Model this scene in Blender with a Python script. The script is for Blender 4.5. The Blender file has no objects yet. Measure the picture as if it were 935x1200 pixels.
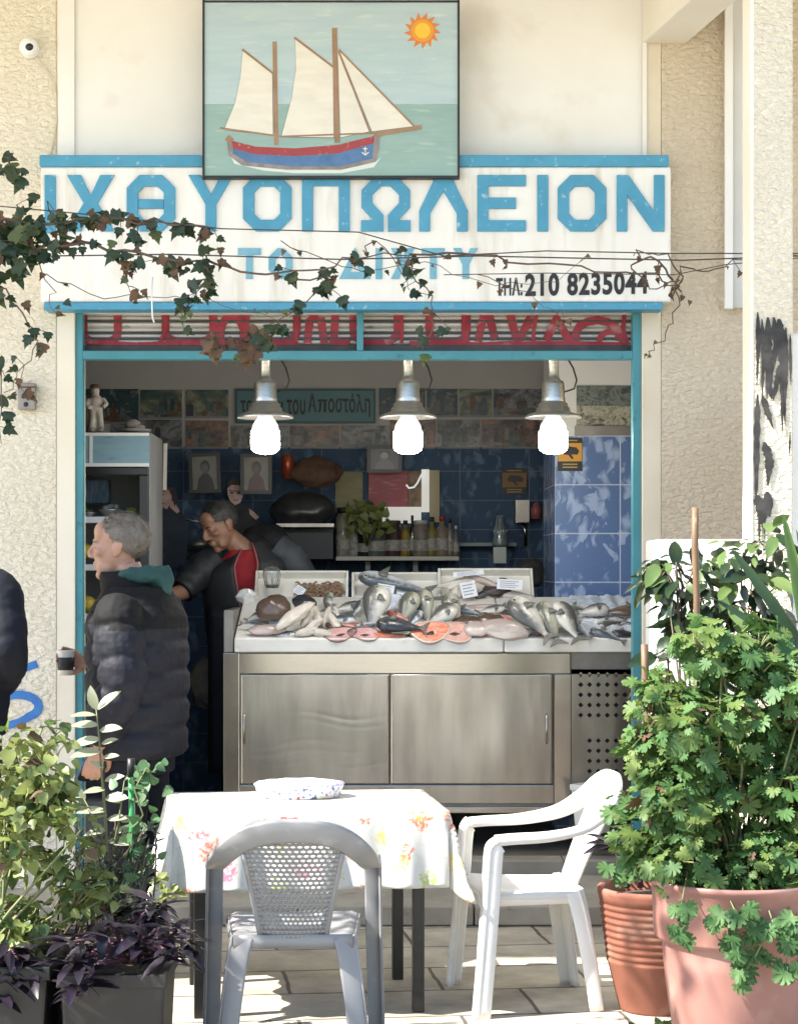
import bpy, bmesh, math, random
from mathutils import Vector, Matrix, Euler, Quaternion, noise as mnoise
random.seed(7)
R = math.radians
SC = bpy.context.scene
COL = SC.collection
# ------------------------------------------------------------------ camera, world, sun, exposure
CAMY, CAMH, F, VX, HY = -9.4, 1.65, 2300.0, 440.0, 660.0
cd = bpy.data.cameras.new('camera'); cam = bpy.data.objects.new('camera', cd); COL.objects.link(cam)
cam.location = (0, CAMY, CAMH); cam.rotation_euler = (R(90), 0, 0)
cd.sensor_fit = 'VERTICAL'; cd.sensor_height = 24.0; cd.lens = F/1200*24
cd.shift_x = (467.5-VX)/1200; cd.shift_y = (HY-600)/1200
cd.clip_start = .1; cd.clip_end = 400
SC.camera = cam
SUN = Vector((-.66, -.20, .73)).normalized()
w = bpy.data.worlds.new('World'); SC.world = w; w.use_nodes = True
nt = w.node_tree; bg = nt.nodes['Background']
sky = nt.nodes.new('ShaderNodeTexSky'); sky.sky_type = 'NISHITA'; sky.sun_disc = False
sky.sun_elevation = math.asin(SUN.z); sky.sun_rotation = math.atan2(SUN.x, SUN.y)
nt.links.new(sky.outputs[0], bg.inputs[0]); bg.inputs[1].default_value = .12
sd = bpy.data.lights.new('sun', 'SUN'); sd.energy = 4.8; sd.angle = R(.5); sd.color = (1, .95, .87)
sun = bpy.data.objects.new('sun', sd); COL.objects.link(sun); sun.location = (-6, -4, 9)
sun.rotation_euler = SUN.to_track_quat('Z', 'Y').to_euler()
SC.view_settings.view_transform = 'Standard'; SC.view_settings.look = 'None'
SC.view_settings.gamma = 1; SC.view_settings.use_curve_mapping = False
SC.view_settings.exposure = 1.85
SC.render.engine = 'CYCLES'
SC.cycles.max_bounces = 8; SC.cycles.diffuse_bounces = 5; SC.cycles.use_denoising = True
SC.cycles.sample_clamp_indirect = 6

# ------------------------------------------------------------------ helpers
def W(px, py, y):
    "a point of the place from where it shows in the photo and how far away (world y) it is"
    d = y-CAMY
    return Vector(((px-VX)*d/F, y, CAMH-(py-HY)*d/F))
def S(n, y): return n*(y-CAMY)/F          # n photo pixels as metres at depth y

_nodes = {}
def mat(name, c=(.5,.5,.5), rough=.6, metal=0., c2=None, nscale=6., nlo=.35, nhi=.65, detail=6., bump=0., bscale=60., bdist=.01,
        spec=.5, stretch=None, trans=0., emit=None, estr=0., sss=0., coat=0., alpha=None, distort=0., c3=None, c3scale=30., c3lo=.6, c3hi=.7, sheen=0.):
    m = bpy.data.materials.new(name); m.use_nodes = True
    t = m.node_tree; b = t.nodes['Principled BSDF']; L = t.links.new
    b.inputs['Base Color'].default_value = (*c, 1); b.inputs['Roughness'].default_value = rough
    b.inputs['Metallic'].default_value = metal; b.inputs['Specular IOR Level'].default_value = spec
    if trans: b.inputs['Transmission Weight'].default_value = trans
    if coat: b.inputs['Coat Weight'].default_value = coat
    if sheen: b.inputs['Sheen Weight'].default_value = sheen
    if sss: b.inputs['Subsurface Weight'].default_value = sss; b.inputs['Subsurface Radius'].default_value = (.01,.005,.003)
    if emit: b.inputs['Emission Color'].default_value = (*emit,1); b.inputs['Emission Strength'].default_value = estr
    if alpha is not None: b.inputs['Alpha'].default_value = alpha
    tc = t.nodes.new('ShaderNodeTexCoord'); src = tc.outputs['Object']
    if stretch:
        mp = t.nodes.new('ShaderNodeMapping'); mp.inputs['Scale'].default_value = stretch; L(src, mp.inputs[0]); src = mp.outputs[0]
    def nz(sc, det, dis=0):
        n = t.nodes.new('ShaderNodeTexNoise'); n.inputs['Scale'].default_value = sc; n.inputs['Detail'].default_value = det
        n.inputs['Distortion'].default_value = dis; L(src, n.inputs['Vector']); return n.outputs[0]
    def ramp(x, lo, hi):
        r = t.nodes.new('ShaderNodeMapRange'); r.inputs[1].default_value = lo; r.inputs[2].default_value = hi; L(x, r.inputs[0]); return r.outputs[0]
    def mix(f, a, bb):
        mx = t.nodes.new('ShaderNodeMix'); mx.data_type = 'RGBA'; L(f, mx.inputs[0])
        for v, i in ((a,6),(bb,7)):
            if hasattr(v, 'links'): L(v, mx.inputs[i])
            else: mx.inputs[i].default_value = (*v,1)
        return mx.outputs[2]
    col = None
    if c2:
        col = mix(ramp(nz(nscale, detail, distort), nlo, nhi), c, c2)
    if c3:
        col = mix(ramp(nz(c3scale, 5), c3lo, c3hi), col if col is not None else c, c3)
    if col is not None: L(col, b.inputs['Base Color'])
    if bump:
        bp = t.nodes.new('ShaderNodeBump'); bp.inputs['Strength'].default_value = bump; bp.inputs['Distance'].default_value = bdist
        L(nz(bscale, 4, distort), bp.inputs['Height']); L(bp.outputs[0], b.inputs['Normal'])
    return m

def leafmat(name, c, c2, trans=.35, rough=.45, nscale=9.):
    "leaf: diffuse plus light through it, patchy green"
    m = mat(name, c, rough, c2=c2, nscale=nscale, nlo=.38, nhi=.62, c3=tuple(x*1.25+.01 for x in c), c3scale=60)
    t = m.node_tree; b = t.nodes['Principled BSDF']; out = t.nodes['Material Output']
    tr = t.nodes.new('ShaderNodeBsdfTranslucent'); mx = t.nodes.new('ShaderNodeMixShader'); mx.inputs[0].default_value = trans
    link = b.inputs['Base Color'].links[0].from_socket
    t.links.new(link, tr.inputs[0]); t.links.new(b.outputs[0], mx.inputs[1]); t.links.new(tr.outputs[0], mx.inputs[2]); t.links.new(mx.outputs[0], out.inputs[0])
    return m

class MB:
    def __init__(s): s.v, s.f, s.mi, s.sm = [], [], [], []; s.M = None
    def add(s, vs, fs, mi=0, smooth=False):
        o = len(s.v)
        s.v += [tuple(s.M @ Vector(p)) if s.M is not None else tuple(p) for p in vs]
        for f in fs: s.f.append([o+i for i in f]); s.mi.append(mi); s.sm.append(smooth)
        return s
    def box(s, x0, x1, y0, y1, z0, z1, mi=0):
        vs = [(x0,y0,z0),(x1,y0,z0),(x1,y1,z0),(x0,y1,z0),(x0,y0,z1),(x1,y0,z1),(x1,y1,z1),(x0,y1,z1)]
        return s.add(vs, [(0,3,2,1),(4,5,6,7),(0,1,5,4),(1,2,6,5),(2,3,7,6),(3,0,4,7)], mi)
    def tube(s, pts, rad, n=10, mi=0, cap=True, smooth=True, flat=1.):
        pts = [Vector(p) for p in pts]; k = len(pts)
        if not hasattr(rad, '__len__'): rad = [rad]*k
        vs, fs = [], []; prev = None
        for i, p in enumerate(pts):
            d = (pts[min(i+1,k-1)]-pts[max(i-1,0)]).normalized()
            if prev is None:
                a = Vector((0,0,1)) if abs(d.z) < .9 else Vector((1,0,0))
                u = d.cross(a).normalized()
            else:
                u = (prev-d*prev.dot(d)).normalized()
            prev = u; v = d.cross(u)
            for j in range(n):
                an = 2*math.pi*j/n; vs.append(p+(u*math.cos(an)+v*math.sin(an)*flat)*rad[i])
        for i in range(k-1):
            for j in range(n): fs.append((i*n+j, i*n+(j+1)%n, (i+1)*n+(j+1)%n, (i+1)*n+j))
        s.add(vs, fs, mi, smooth)
        if cap:
            o = len(s.v)-len(vs)
            s.f += [[o+j for j in range(n)][::-1], [o+(k-1)*n+j for j in range(n)]]; s.mi += [mi]*2; s.sm += [False]*2
        return s
    def lathe(s, prof, c=(0,0,0), n=32, mi=0, smooth=True, sx=1., sy=1.):
        vs, fs = [], []
        for r, z in prof:
            for j in range(n):
                a = 2*math.pi*j/n; vs.append((c[0]+r*sx*math.cos(a), c[1]+r*sy*math.sin(a), c[2]+z))
        for i in range(len(prof)-1):
            for j in range(n): fs.append((i*n+j, i*n+(j+1)%n, (i+1)*n+(j+1)%n, (i+1)*n+j))
        return s.add(vs, fs, mi, smooth)
    def ball(s, c, r, n=16, mi=0):
        r = (r,r,r) if not hasattr(r,'__len__') else r
        vs, fs = [], []; m = n//2+1
        for i in range(m):
            th = math.pi*i/(m-1)
            for j in range(n):
                a = 2*math.pi*j/n
                vs.append((c[0]+r[0]*math.sin(th)*math.cos(a), c[1]+r[1]*math.sin(th)*math.sin(a), c[2]+r[2]*math.cos(th)))
        for i in range(m-1):
            for j in range(n): fs.append((i*n+j, (i+1)*n+j, (i+1)*n+(j+1)%n, i*n+(j+1)%n))
        return s.add(vs, fs, mi, True)
    def prism(s, poly, y0, y1, mi=0):
        "poly in (x,z), between depths y0 (front) and y1"
        k = len(poly); vs = [(x,y0,z) for x,z in poly]+[(x,y1,z) for x,z in poly]
        fs = [tuple(range(k)), tuple(range(2*k-1,k-1,-1))]+[(i,k+i,k+(i+1)%k,(i+1)%k) for i in range(k)]
        return s.add(vs, fs, mi)
    def stroke(s, pts, wd, y0, y1, closed=False, mi=0):
        "mitred band of width wd along pts in (x,z)"
        P = [Vector(p) for p in pts]; k = len(P); A, B = [], []
        for i in range(k):
            if closed: a, b = P[i-1], P[(i+1)%k]
            else: a, b = P[max(i-1,0)], P[min(i+1,k-1)]
            d1 = (P[i]-a).normalized() if (P[i]-a).length > 1e-9 else (b-P[i]).normalized()
            d2 = (b-P[i]).normalized() if (b-P[i]).length > 1e-9 else d1
            n1, n2 = Vector((-d1.y,d1.x)), Vector((-d2.y,d2.x)); n = (n1+n2)
            n = n1 if n.length < .3 else n.normalized(); q = wd/2/max(.45, n.dot(n1))
            A.append(P[i]+n*q); B.append(P[i]-n*q)
        vs = [(p.x,y0,p.y) for p in A]+[(p.x,y0,p.y) for p in B]+[(p.x,y1,p.y) for p in A]+[(p.x,y1,p.y) for p in B]
        fs = []
        for i in range(k if closed else k-1):
            j = (i+1)%k
            fs += [(i,j,k+j,k+i),(2*k+i,3*k+i,3*k+j,2*k+j),(i,2*k+i,2*k+j,j),(k+i,k+j,3*k+j,3*k+i)]
        if not closed: fs += [(0,k,3*k,2*k),(k-1,3*k-1,4*k-1,2*k-1)]
        return s.add(vs, fs, mi)
    def grid(s, fn, nu, nv, mi=0, smooth=True, closed_u=False):
        vs = [fn(i/(nu if closed_u else nu-1), j/(nv-1)) for j in range(nv) for i in range(nu)]; fs = []
        for j in range(nv-1):
            for i in range(nu if closed_u else nu-1):
                i2 = (i+1) % nu; fs.append((j*nu+i, j*nu+i2, (j+1)*nu+i2, (j+1)*nu+i))
        return s.add(vs, fs, mi, smooth)
    def build(s, name, mats, parent=None, bevel=0., seg=2, solid=0., sub=0, loc=None):
        me = bpy.data.meshes.new(name); me.from_pydata(s.v, [], s.f)
        for m in (mats if isinstance(mats,(list,tuple)) else [mats]): me.materials.append(m)
        me.polygons.foreach_set('material_index', s.mi); me.polygons.foreach_set('use_smooth', s.sm); me.update()
        o = bpy.data.objects.new(name, me); COL.objects.link(o)
        if parent: o.parent = parent
        if loc: o.location = loc
        if solid:
            md = o.modifiers.new('solid','SOLIDIFY'); md.thickness = solid; md.offset = 0
        if bevel:
            md = o.modifiers.new('bevel','BEVEL'); md.width = bevel; md.segments = seg; md.limit_method = 'ANGLE'; md.angle_limit = R(40)
        if sub:
            md = o.modifiers.new('sub','SUBSURF'); md.levels = md.render_levels = sub
        return o

def tag(o, label, cat, group=None, kind=None):
    o['label'] = label; o['category'] = cat
    if group: o['group'] = group
    if kind: o['kind'] = kind
    return o
def thing(name, label, cat, loc=(0,0,0), rz=0, group=None):
    o = bpy.data.objects.new(name, None); COL.objects.link(o); o.empty_display_size = .05
    o.location = loc; o.rotation_euler = (0,0,rz); return tag(o, label, cat, group)
def struct(o): o['kind'] = 'structure'; return o
def dup(root, label, loc=None, rot=None):
    def cp(o, parent):
        c = o.copy(); COL.objects.link(c)
        if parent: c.parent = parent
        for ch in list(o.children): cp(ch, c)
        return c
    r = cp(root, None); r['label'] = label
    if loc is not None: r.location = loc
    if rot is not None: r.rotation_euler = rot
    return r
def remeshed(mb, name, mats, voxel, smooth=6, parent=None, fac=.5):
    "one continuous skin grown over overlapping closed pieces"
    o = mb.build('tmp', [])
    md = o.modifiers.new('r','REMESH'); md.mode = 'VOXEL'; md.voxel_size = voxel
    if smooth:
        m2 = o.modifiers.new('s','SMOOTH'); m2.iterations = smooth; m2.factor = fac
    dg = bpy.context.evaluated_depsgraph_get(); dg.update()
    me = bpy.data.meshes.new_from_object(o.evaluated_get(dg))
    bpy.data.objects.remove(o)
    me.name = name; me.materials.clear()
    for m in (mats if isinstance(mats,(list,tuple)) else [mats]): me.materials.append(m)
    me.polygons.foreach_set('use_smooth', [True]*len(me.polygons)); me.update()
    r = bpy.data.objects.new(name, me); COL.objects.link(r)
    if parent: r.parent = parent
    return r
def text(body, m, parent, name, x0, x1, z0, z1, y, depth=.002, bold=.0, tilt=0., shear=0.):
    "lettering fitted into the rectangle x0..x1, z0..z1 on a wall facing the street at depth y"
    c = bpy.data.curves.new('t','FONT'); c.body = body; c.extrude = .02; c.offset = bold; c.shear = shear; c.space_character = 1+bold*3
    o = bpy.data.objects.new('t', c); COL.objects.link(o)
    dg = bpy.context.evaluated_depsgraph_get(); me = bpy.data.meshes.new_from_object(o.evaluated_get(dg)); bpy.data.objects.remove(o)
    xs = [v.co.x for v in me.vertices]; ys = [v.co.y for v in me.vertices]
    a, b, p, q = min(xs), max(xs), min(ys), max(ys)
    for v in me.vertices:
        X = x0+(v.co.x-a)/(b-a)*(x1-x0); Z = z0+(v.co.y-p)/(q-p)*(z1-z0)+tilt*(v.co.x-a)/(b-a)
        v.co = (X, y-depth*(v.co.z/.02+1)/2, Z)
    me.materials.clear(); me.materials.append(m); me.name = name; me.update()
    r = bpy.data.objects.new(name, me); COL.objects.link(r); r.parent = parent
    return r
# ------------------------------------------------------------------ materials of the building
def stucco_mat(name, c, c2):
    m = mat(name, c, .85, c2=c2, nscale=1.3, nlo=.3, nhi=.7, spec=.2)
    t = m.node_tree; b = t.nodes['Principled BSDF']; L = t.links.new
    tc = t.nodes.new('ShaderNodeTexCoord'); mp = t.nodes.new('ShaderNodeMapping'); mp.inputs['Rotation'].default_value = (0, R(-28), 0); mp.inputs['Scale'].default_value = (1, 1, 1.7)
    L(tc.outputs['Object'], mp.inputs[0])
    n1 = t.nodes.new('ShaderNodeTexNoise'); n1.inputs['Scale'].default_value = 30; n1.inputs['Detail'].default_value = 4; n1.inputs['Roughness'].default_value = .5; n1.inputs['Distortion'].default_value = .35
    L(mp.outputs[0], n1.inputs['Vector'])
    r = t.nodes.new('ShaderNodeMapRange'); r.inputs[1].default_value = .38; r.inputs[2].default_value = .66; L(n1.outputs[0], r.inputs[0])
    bp = t.nodes.new('ShaderNodeBump'); bp.inputs['Strength'].default_value = .75; bp.inputs['Distance'].default_value = .014
    L(r.outputs[0], bp.inputs['Height']); L(bp.outputs[0], b.inputs['Normal'])
    return m
M = {}
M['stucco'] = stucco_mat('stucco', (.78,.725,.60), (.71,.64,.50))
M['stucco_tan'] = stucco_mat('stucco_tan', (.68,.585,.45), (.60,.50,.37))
M['stucco_pillar'] = stucco_mat('stucco_pillar', (.74,.68,.54), (.66,.59,.45))
M['smooth'] = mat('smooth_plaster', (.78,.725,.61), .8, c2=(.72,.66,.53), nscale=2.2, bump=.15, bscale=90, bdist=.003)
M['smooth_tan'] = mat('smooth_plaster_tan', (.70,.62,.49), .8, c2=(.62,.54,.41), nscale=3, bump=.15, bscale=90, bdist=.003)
M['plaster'] = mat('white_plaster', (.80,.785,.745), .8, c2=(.745,.725,.675), nscale=1.6, c3=(.63,.58,.50), c3scale=3, c3lo=.55, c3hi=.8, bump=.2, bscale=14, bdist=.006)
M['boardwhite'] = mat('sign_white', (.82,.80,.75), .7, c2=(.77,.74,.68), nscale=2.5, c3=(.60,.56,.47), c3scale=3.5, c3lo=.54, c3hi=.78, stretch=(4,1,.7), bump=.12, bscale=30, bdist=.004)
M['blue'] = mat('sign_blue', (.07,.30,.46), .55, c2=(.055,.26,.40), nscale=8, c3=(.30,.47,.56), c3scale=30, c3lo=.62, c3hi=.72, bump=.3, bscale=40, bdist=.003)
M['blue2'] = mat('sign_blue_faded', (.12,.34,.46), .6, c2=(.2,.42,.52), nscale=12)
M['teal'] = mat('teal_paint', (.045,.21,.25), .4, c2=(.06,.25,.29), nscale=5, c3=(.03,.12,.14), c3scale=14, c3lo=.64, c3hi=.75)
M['black'] = mat('black_paint', (.012,.012,.012), .5)
M['soot'] = mat('black_spray', (.015,.014,.013), .8, c2=(.05,.047,.043), nscale=18)
M['grey_in'] = mat('interior_plaster', (.50,.49,.46), .8, c2=(.44,.43,.41), nscale=2)
M['concrete'] = mat('concrete_soffit', (.76,.72,.62), .85, c2=(.70,.66,.56), nscale=2, bump=.1, bscale=40, bdist=.004)
M['white'] = mat('white_paint', (.80,.79,.76), .6, c2=(.74,.73,.69), nscale=3, bump=.15, bscale=25, bdist=.005)

def tile_mat(name, a, b_, grout, tw, th, ox=0., oz=0., contrast=(.35,.65), rough=.22):
    "marbled ceramic tile with pale angular veins, joints every tw x th metres on a wall"
    m = bpy.data.materials.new(name); m.use_nodes = True; t = m.node_tree; P = t.nodes['Principled BSDF']; L = t.links.new
    tc = t.nodes.new('ShaderNodeTexCoord'); sp = t.nodes.new('ShaderNodeSeparateXYZ'); L(tc.outputs['Object'], sp.inputs[0])
    ad = t.nodes.new('ShaderNodeMath'); ad.operation = 'ADD'; L(sp.outputs[0], ad.inputs[0]); L(sp.outputs[1], ad.inputs[1])
    cb = t.nodes.new('ShaderNodeCombineXYZ'); L(ad.outputs[0], cb.inputs[0]); L(sp.outputs[2], cb.inputs[1])
    mp = t.nodes.new('ShaderNodeMapping'); mp.inputs['Location'].default_value = (ox, oz, 0); L(cb.outputs[0], mp.inputs[0])
    br = t.nodes.new('ShaderNodeTexBrick'); br.offset = 0; br.inputs['Scale'].default_value = 1
    br.inputs['Brick Width'].default_value = tw; br.inputs['Row Height'].default_value = th; br.inputs['Mortar Size'].default_value = .004; br.inputs['Mortar Smooth'].default_value = .3
    L(mp.outputs[0], br.inputs['Vector'])
    nz = t.nodes.new('ShaderNodeTexNoise'); nz.inputs['Scale'].default_value = 5; nz.inputs['Detail'].default_value = 2; L(mp.outputs[0], nz.inputs['Vector'])
    mxv = t.nodes.new('ShaderNodeMix'); mxv.data_type = 'VECTOR'; mxv.inputs[0].default_value = .12; L(mp.outputs[0], mxv.inputs[4]); L(nz.outputs[1], mxv.inputs[5])
    ms = t.nodes.new('ShaderNodeMapping'); ms.inputs['Scale'].default_value = (1.5,.75,1); ms.inputs['Rotation'].default_value = (0,0,R(35)); L(mxv.outputs[1], ms.inputs[0])
    vo = t.nodes.new('ShaderNodeTexVoronoi'); vo.feature = 'F1'; vo.distance = 'MANHATTAN'; vo.inputs['Scale'].default_value = 15; L(ms.outputs[0], vo.inputs['Vector'])
    v2 = t.nodes.new('ShaderNodeTexVoronoi'); v2.feature = 'F1'; v2.inputs['Scale'].default_value = 17; L(mxv.outputs[1], v2.inputs['Vector'])
    s1 = t.nodes.new('ShaderNodeSeparateColor'); L(vo.outputs['Color'], s1.inputs[0]); s2_ = t.nodes.new('ShaderNodeSeparateColor'); L(v2.outputs['Color'], s2_.inputs[0])
    sb = t.nodes.new('ShaderNodeMath'); sb.operation = 'MULTIPLY_ADD'; sb.inputs[1].default_value = -.8; L(vo.outputs['Distance'], sb.inputs[0]); L(s1.outputs[0], sb.inputs[2])
    mu = t.nodes.new('ShaderNodeMath'); mu.operation = 'MULTIPLY_ADD'; mu.inputs[1].default_value = .45; L(s2_.outputs[1], mu.inputs[0]); L(sb.outputs[0], mu.inputs[2])
    rg = t.nodes.new('ShaderNodeMapRange'); rg.inputs[1].default_value = contrast[0]; rg.inputs[2].default_value = contrast[1]; L(mu.outputs[0], rg.inputs[0])
    mx = t.nodes.new('ShaderNodeMix'); mx.data_type = 'RGBA'; mx.inputs[6].default_value = (*a,1); mx.inputs[7].default_value = (*b_,1); L(rg.outputs[0], mx.inputs[0])
    m2 = t.nodes.new('ShaderNodeMix'); m2.data_type = 'RGBA'; m2.inputs[7].default_value = (*grout,1); L(br.outputs['Fac'], m2.inputs[0]); L(mx.outputs[2], m2.inputs[6])
    L(m2.outputs[2], P.inputs['Base Color']); P.inputs['Roughness'].default_value = rough; P.inputs['Specular IOR Level'].default_value = .5 if rough < .4 else .15
    bp = t.nodes.new('ShaderNodeBump'); bp.invert = True; bp.inputs['Strength'].default_value = .5; bp.inputs['Distance'].default_value = .003; L(br.outputs['Fac'], bp.inputs['Height']); L(bp.outputs[0], P.inputs['Normal'])
    return m
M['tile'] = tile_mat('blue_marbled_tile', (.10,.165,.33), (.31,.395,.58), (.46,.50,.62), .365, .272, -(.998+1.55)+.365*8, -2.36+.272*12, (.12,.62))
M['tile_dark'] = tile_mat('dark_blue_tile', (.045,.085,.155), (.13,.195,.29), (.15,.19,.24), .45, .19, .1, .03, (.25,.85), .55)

def paving_mat():
    m = bpy.data.materials.new('stone_paving'); m.use_nodes = True; t = m.node_tree; P = t.nodes['Principled BSDF']; L = t.links.new
    tc = t.nodes.new('ShaderNodeTexCoord'); mp = t.nodes.new('ShaderNodeMapping'); mp.inputs['Rotation'].default_value = (0,0,R(-6.5)); mp.inputs['Location'].default_value = (.23,.11,0); L(tc.outputs['Object'], mp.inputs[0])
    nv = t.nodes.new('ShaderNodeTexNoise'); nv.inputs['Scale'].default_value = 5; L(mp.outputs[0], nv.inputs['Vector'])
    mv = t.nodes.new('ShaderNodeMix'); mv.data_type = 'VECTOR'; mv.inputs[0].default_value = .02; L(mp.outputs[0], mv.inputs[4]); L(nv.outputs[1], mv.inputs[5])
    br = t.nodes.new('ShaderNodeTexBrick'); br.offset = .5; br.inputs['Scale'].default_value = 1; br.inputs['Brick Width'].default_value = .58; br.inputs['Row Height'].default_value = .42
    br.inputs['Mortar Size'].default_value = .009; br.inputs['Mortar Smooth'].default_value = .4; br.inputs['Color1'].default_value = (.46,.41,.325,1); br.inputs['Color2'].default_value = (.36,.32,.25,1); br.inputs['Mortar'].default_value = (.09,.075,.06,1)
    L(mv.outputs[1], br.inputs['Vector'])
    n = t.nodes.new('ShaderNodeTexNoise'); n.inputs['Scale'].default_value = 4; n.inputs['Detail'].default_value = 9; n.inputs['Roughness'].default_value = .65; L(tc.outputs['Object'], n.inputs['Vector'])
    rg = t.nodes.new('ShaderNodeMapRange'); rg.inputs[1].default_value = .3; rg.inputs[2].default_value = .7; rg.inputs[3].default_value = .62; rg.inputs[4].default_value = 1.25; L(n.outputs[0], rg.inputs[0])
    mx = t.nodes.new('ShaderNodeMix'); mx.data_type = 'RGBA'; mx.blend_type = 'MULTIPLY'; mx.inputs[0].default_value = 1; L(br.outputs[0], mx.inputs[6]); L(rg.outputs[0], mx.inputs[7]); L(mx.outputs[2], P.inputs['Base Color'])
    P.inputs['Roughness'].default_value = .7
    s = t.nodes.new('ShaderNodeMath'); s.operation = 'SUBTRACT'; L(n.outputs[0], s.inputs[0]); L(br.outputs['Fac'], s.inputs[1])
    bp = t.nodes.new('ShaderNodeBump'); bp.inputs['Strength'].default_value = .5; bp.inputs['Distance'].default_value = .008; L(s.outputs[0], bp.inputs['Height']); L(bp.outputs[0], P.inputs['Normal'])
    return m
M['paving'] = paving_mat()
M['step'] = mat('step_stone', (.36,.33,.27), .7, c2=(.27,.24,.19), nscale=5, detail=9, c3=(.17,.15,.12), c3scale=12, c3lo=.62, c3hi=.75, bump=.3, bscale=30, bdist=.006)
M['riser'] = mat('step_riser', (.20,.18,.15), .75, c2=(.13,.12,.10), nscale=6, bump=.3, bscale=30, bdist=.006)

# ------------------------------------------------------------------ ground and steps
g = MB(); g.add([(-60,-60,0),(60,-60,0),(60,30,0),(-60,30,0)], [(0,1,2,3)])
struct(g.build('ground', M['paving']))
st = MB(); x = -7.
for wd in [1.15,.95,1.3,.9,1.1,1.25,.8,1.0,1.2,.95,1.1,1.3,1.0]:
    st.box(x, x+wd-.006, -.49, .40, .004, .093); x += wd
struct(st.build('front_step', [M['step']], bevel=.008))
st = MB(); x = -2.3
for wd in [.7,.62,.66,.55,.72,.6,.64,.7,.66]:
    st.box(x, x+wd-.005, .45, .62, .004, .158); x += wd
struct(st.build('door_sill', M['step'], bevel=.006))

# ------------------------------------------------------------------ the shop building
B = thing('shop_building', 'cream stucco shop building with open front and blue edged doorway', 'building')
XL, XR = W(88,0,0).x, W(752,0,0).x
xs_l, xs_r = W(66,0,0).x, W(775,0,0).x
ztop = 4.5; zsign = W(0,366,0).z
m = MB(); m.box(-5.2, xs_l, 0, .35, .0, ztop); m.build('stucco_wall', M['stucco'], B)
m = MB(); m.box(xs_l, XL, .003, .35, .0, ztop); m.build('smooth_border', M['smooth'], B, bevel=.006)
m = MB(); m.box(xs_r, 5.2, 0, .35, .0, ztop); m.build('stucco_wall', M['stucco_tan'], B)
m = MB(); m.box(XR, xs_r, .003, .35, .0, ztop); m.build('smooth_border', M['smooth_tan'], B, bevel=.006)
m = MB(); m.box(XL, XR, .006, .35, zsign+.03, ztop); m.build('upper_wall', M['plaster'], B)
for a_, b_ in ((W(69,0,0).x, XL), (XR, W(757,0,0).x)): m = MB(); m.box(a_, b_, -.012, .002, zsign+.2, ztop-.01); m.build('plaster_strip', M['plaster'], B)
m = MB(); m.box(W(848,0,0).x, W(912,0,0).x, -.05, -.001, W(0,362,0).z, ztop); m.box(W(846,0,0).x, W(855,0,0).x, -.075, -.051, W(0,364,0).z, ztop, 1); m.build('wall_panel', [mat('panel_grey', (.62,.61,.58), .7, c2=(.56,.55,.52), nscale=3), M['white']], B)
m = MB(); sp_ = [(-6,-2.42),(-2.35,-2.42),(-2.35,-2.15),(6,-2.15),(6,4.2),(-6,4.2)]  # unseen slab edge, stepped to shade the customer but not the white wall
m.add([(a,b,ztop) for a,b in sp_]+[(a,b,ztop+.22) for a,b in sp_], [(5,4,3,2,1,0),(6,7,8,9,10,11)]+[(i,(i+1)%6,6+(i+1)%6,6+i) for i in range(6)]); m.build('overhanging_slab', M['concrete'], B)
# beam under the slab
m = MB(); zb = W(0,51,0).z
A0, A1, B0, B1 = W(752,0,0).x, W(804,0,0).x, W(752,0,0).x+.34, W(804,0,0).x+.31
yb = -2.12
m.add([(A0,0,zb),(A1,0,zb),(B1,yb,zb),(B0,yb,zb),(A0,0,ztop),(A1,0,ztop),(B1,yb,ztop),(B0,yb,ztop)], [(0,1,2,3),(4,7,6,5),(0,4,5,1),(1,5,6,2),(2,6,7,3),(3,7,4,0)])
m.build('beam', M['concrete'], B, bevel=.008)
# interior shell
zf, zc, yk = .158, 3.12, 3.4
m = MB(); m.box(-2.3, 2.4, .62, yk, .0, zf); m.build('shop_floor', mat('shop_floor_tile', (.20,.18,.15), .35, c2=(.14,.125,.10), nscale=4), B)
m = MB(); m.box(-2.3, 2.4, .36, yk+.1, zc, zc+.15); m.build('shop_ceiling', M['grey_in'], B)
zt = W(0,524,yk).z
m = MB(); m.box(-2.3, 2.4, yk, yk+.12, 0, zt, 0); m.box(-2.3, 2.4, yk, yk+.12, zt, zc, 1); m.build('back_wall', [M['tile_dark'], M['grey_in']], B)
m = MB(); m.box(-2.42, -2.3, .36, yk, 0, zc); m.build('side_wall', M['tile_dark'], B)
m = MB(); m.box(2.4, 2.52, .36, yk, 0, zc); m.build('side_wall', M['grey_in'], B)
# right tiled pier inside
yn = 1.55; xn = W(650,0,yn).x; znt = W(0,511,yn).z
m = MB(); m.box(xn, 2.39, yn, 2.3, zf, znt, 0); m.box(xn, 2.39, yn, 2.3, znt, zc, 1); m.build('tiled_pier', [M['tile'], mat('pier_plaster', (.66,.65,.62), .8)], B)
# teal frame of the opening
fr = MB(); yf0, yf1 = .02, .09
zbar0, zbar1 = W(0,421,.02).z, W(0,411,.02).z
fr.box(XL, XL+.035, yf0, yf1, .093, zsign); fr.box(XR-.042, XR, yf0, yf1, .093, zsign)
fr.box(XL+.035, XR-.042, yf0-.004, yf1, zbar0, zbar1)
xd = W(422,0,.02).x
fr.box(xd-.016, xd+.016, yf0, yf1, zbar1, zsign)
fr.build('door_frame', M['teal'], B, bevel=.004)
m = MB(); m.box(XL, XR, .005, .35, zsign, zsign+.03); m.build('lintel', M['plaster'], B)

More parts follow.
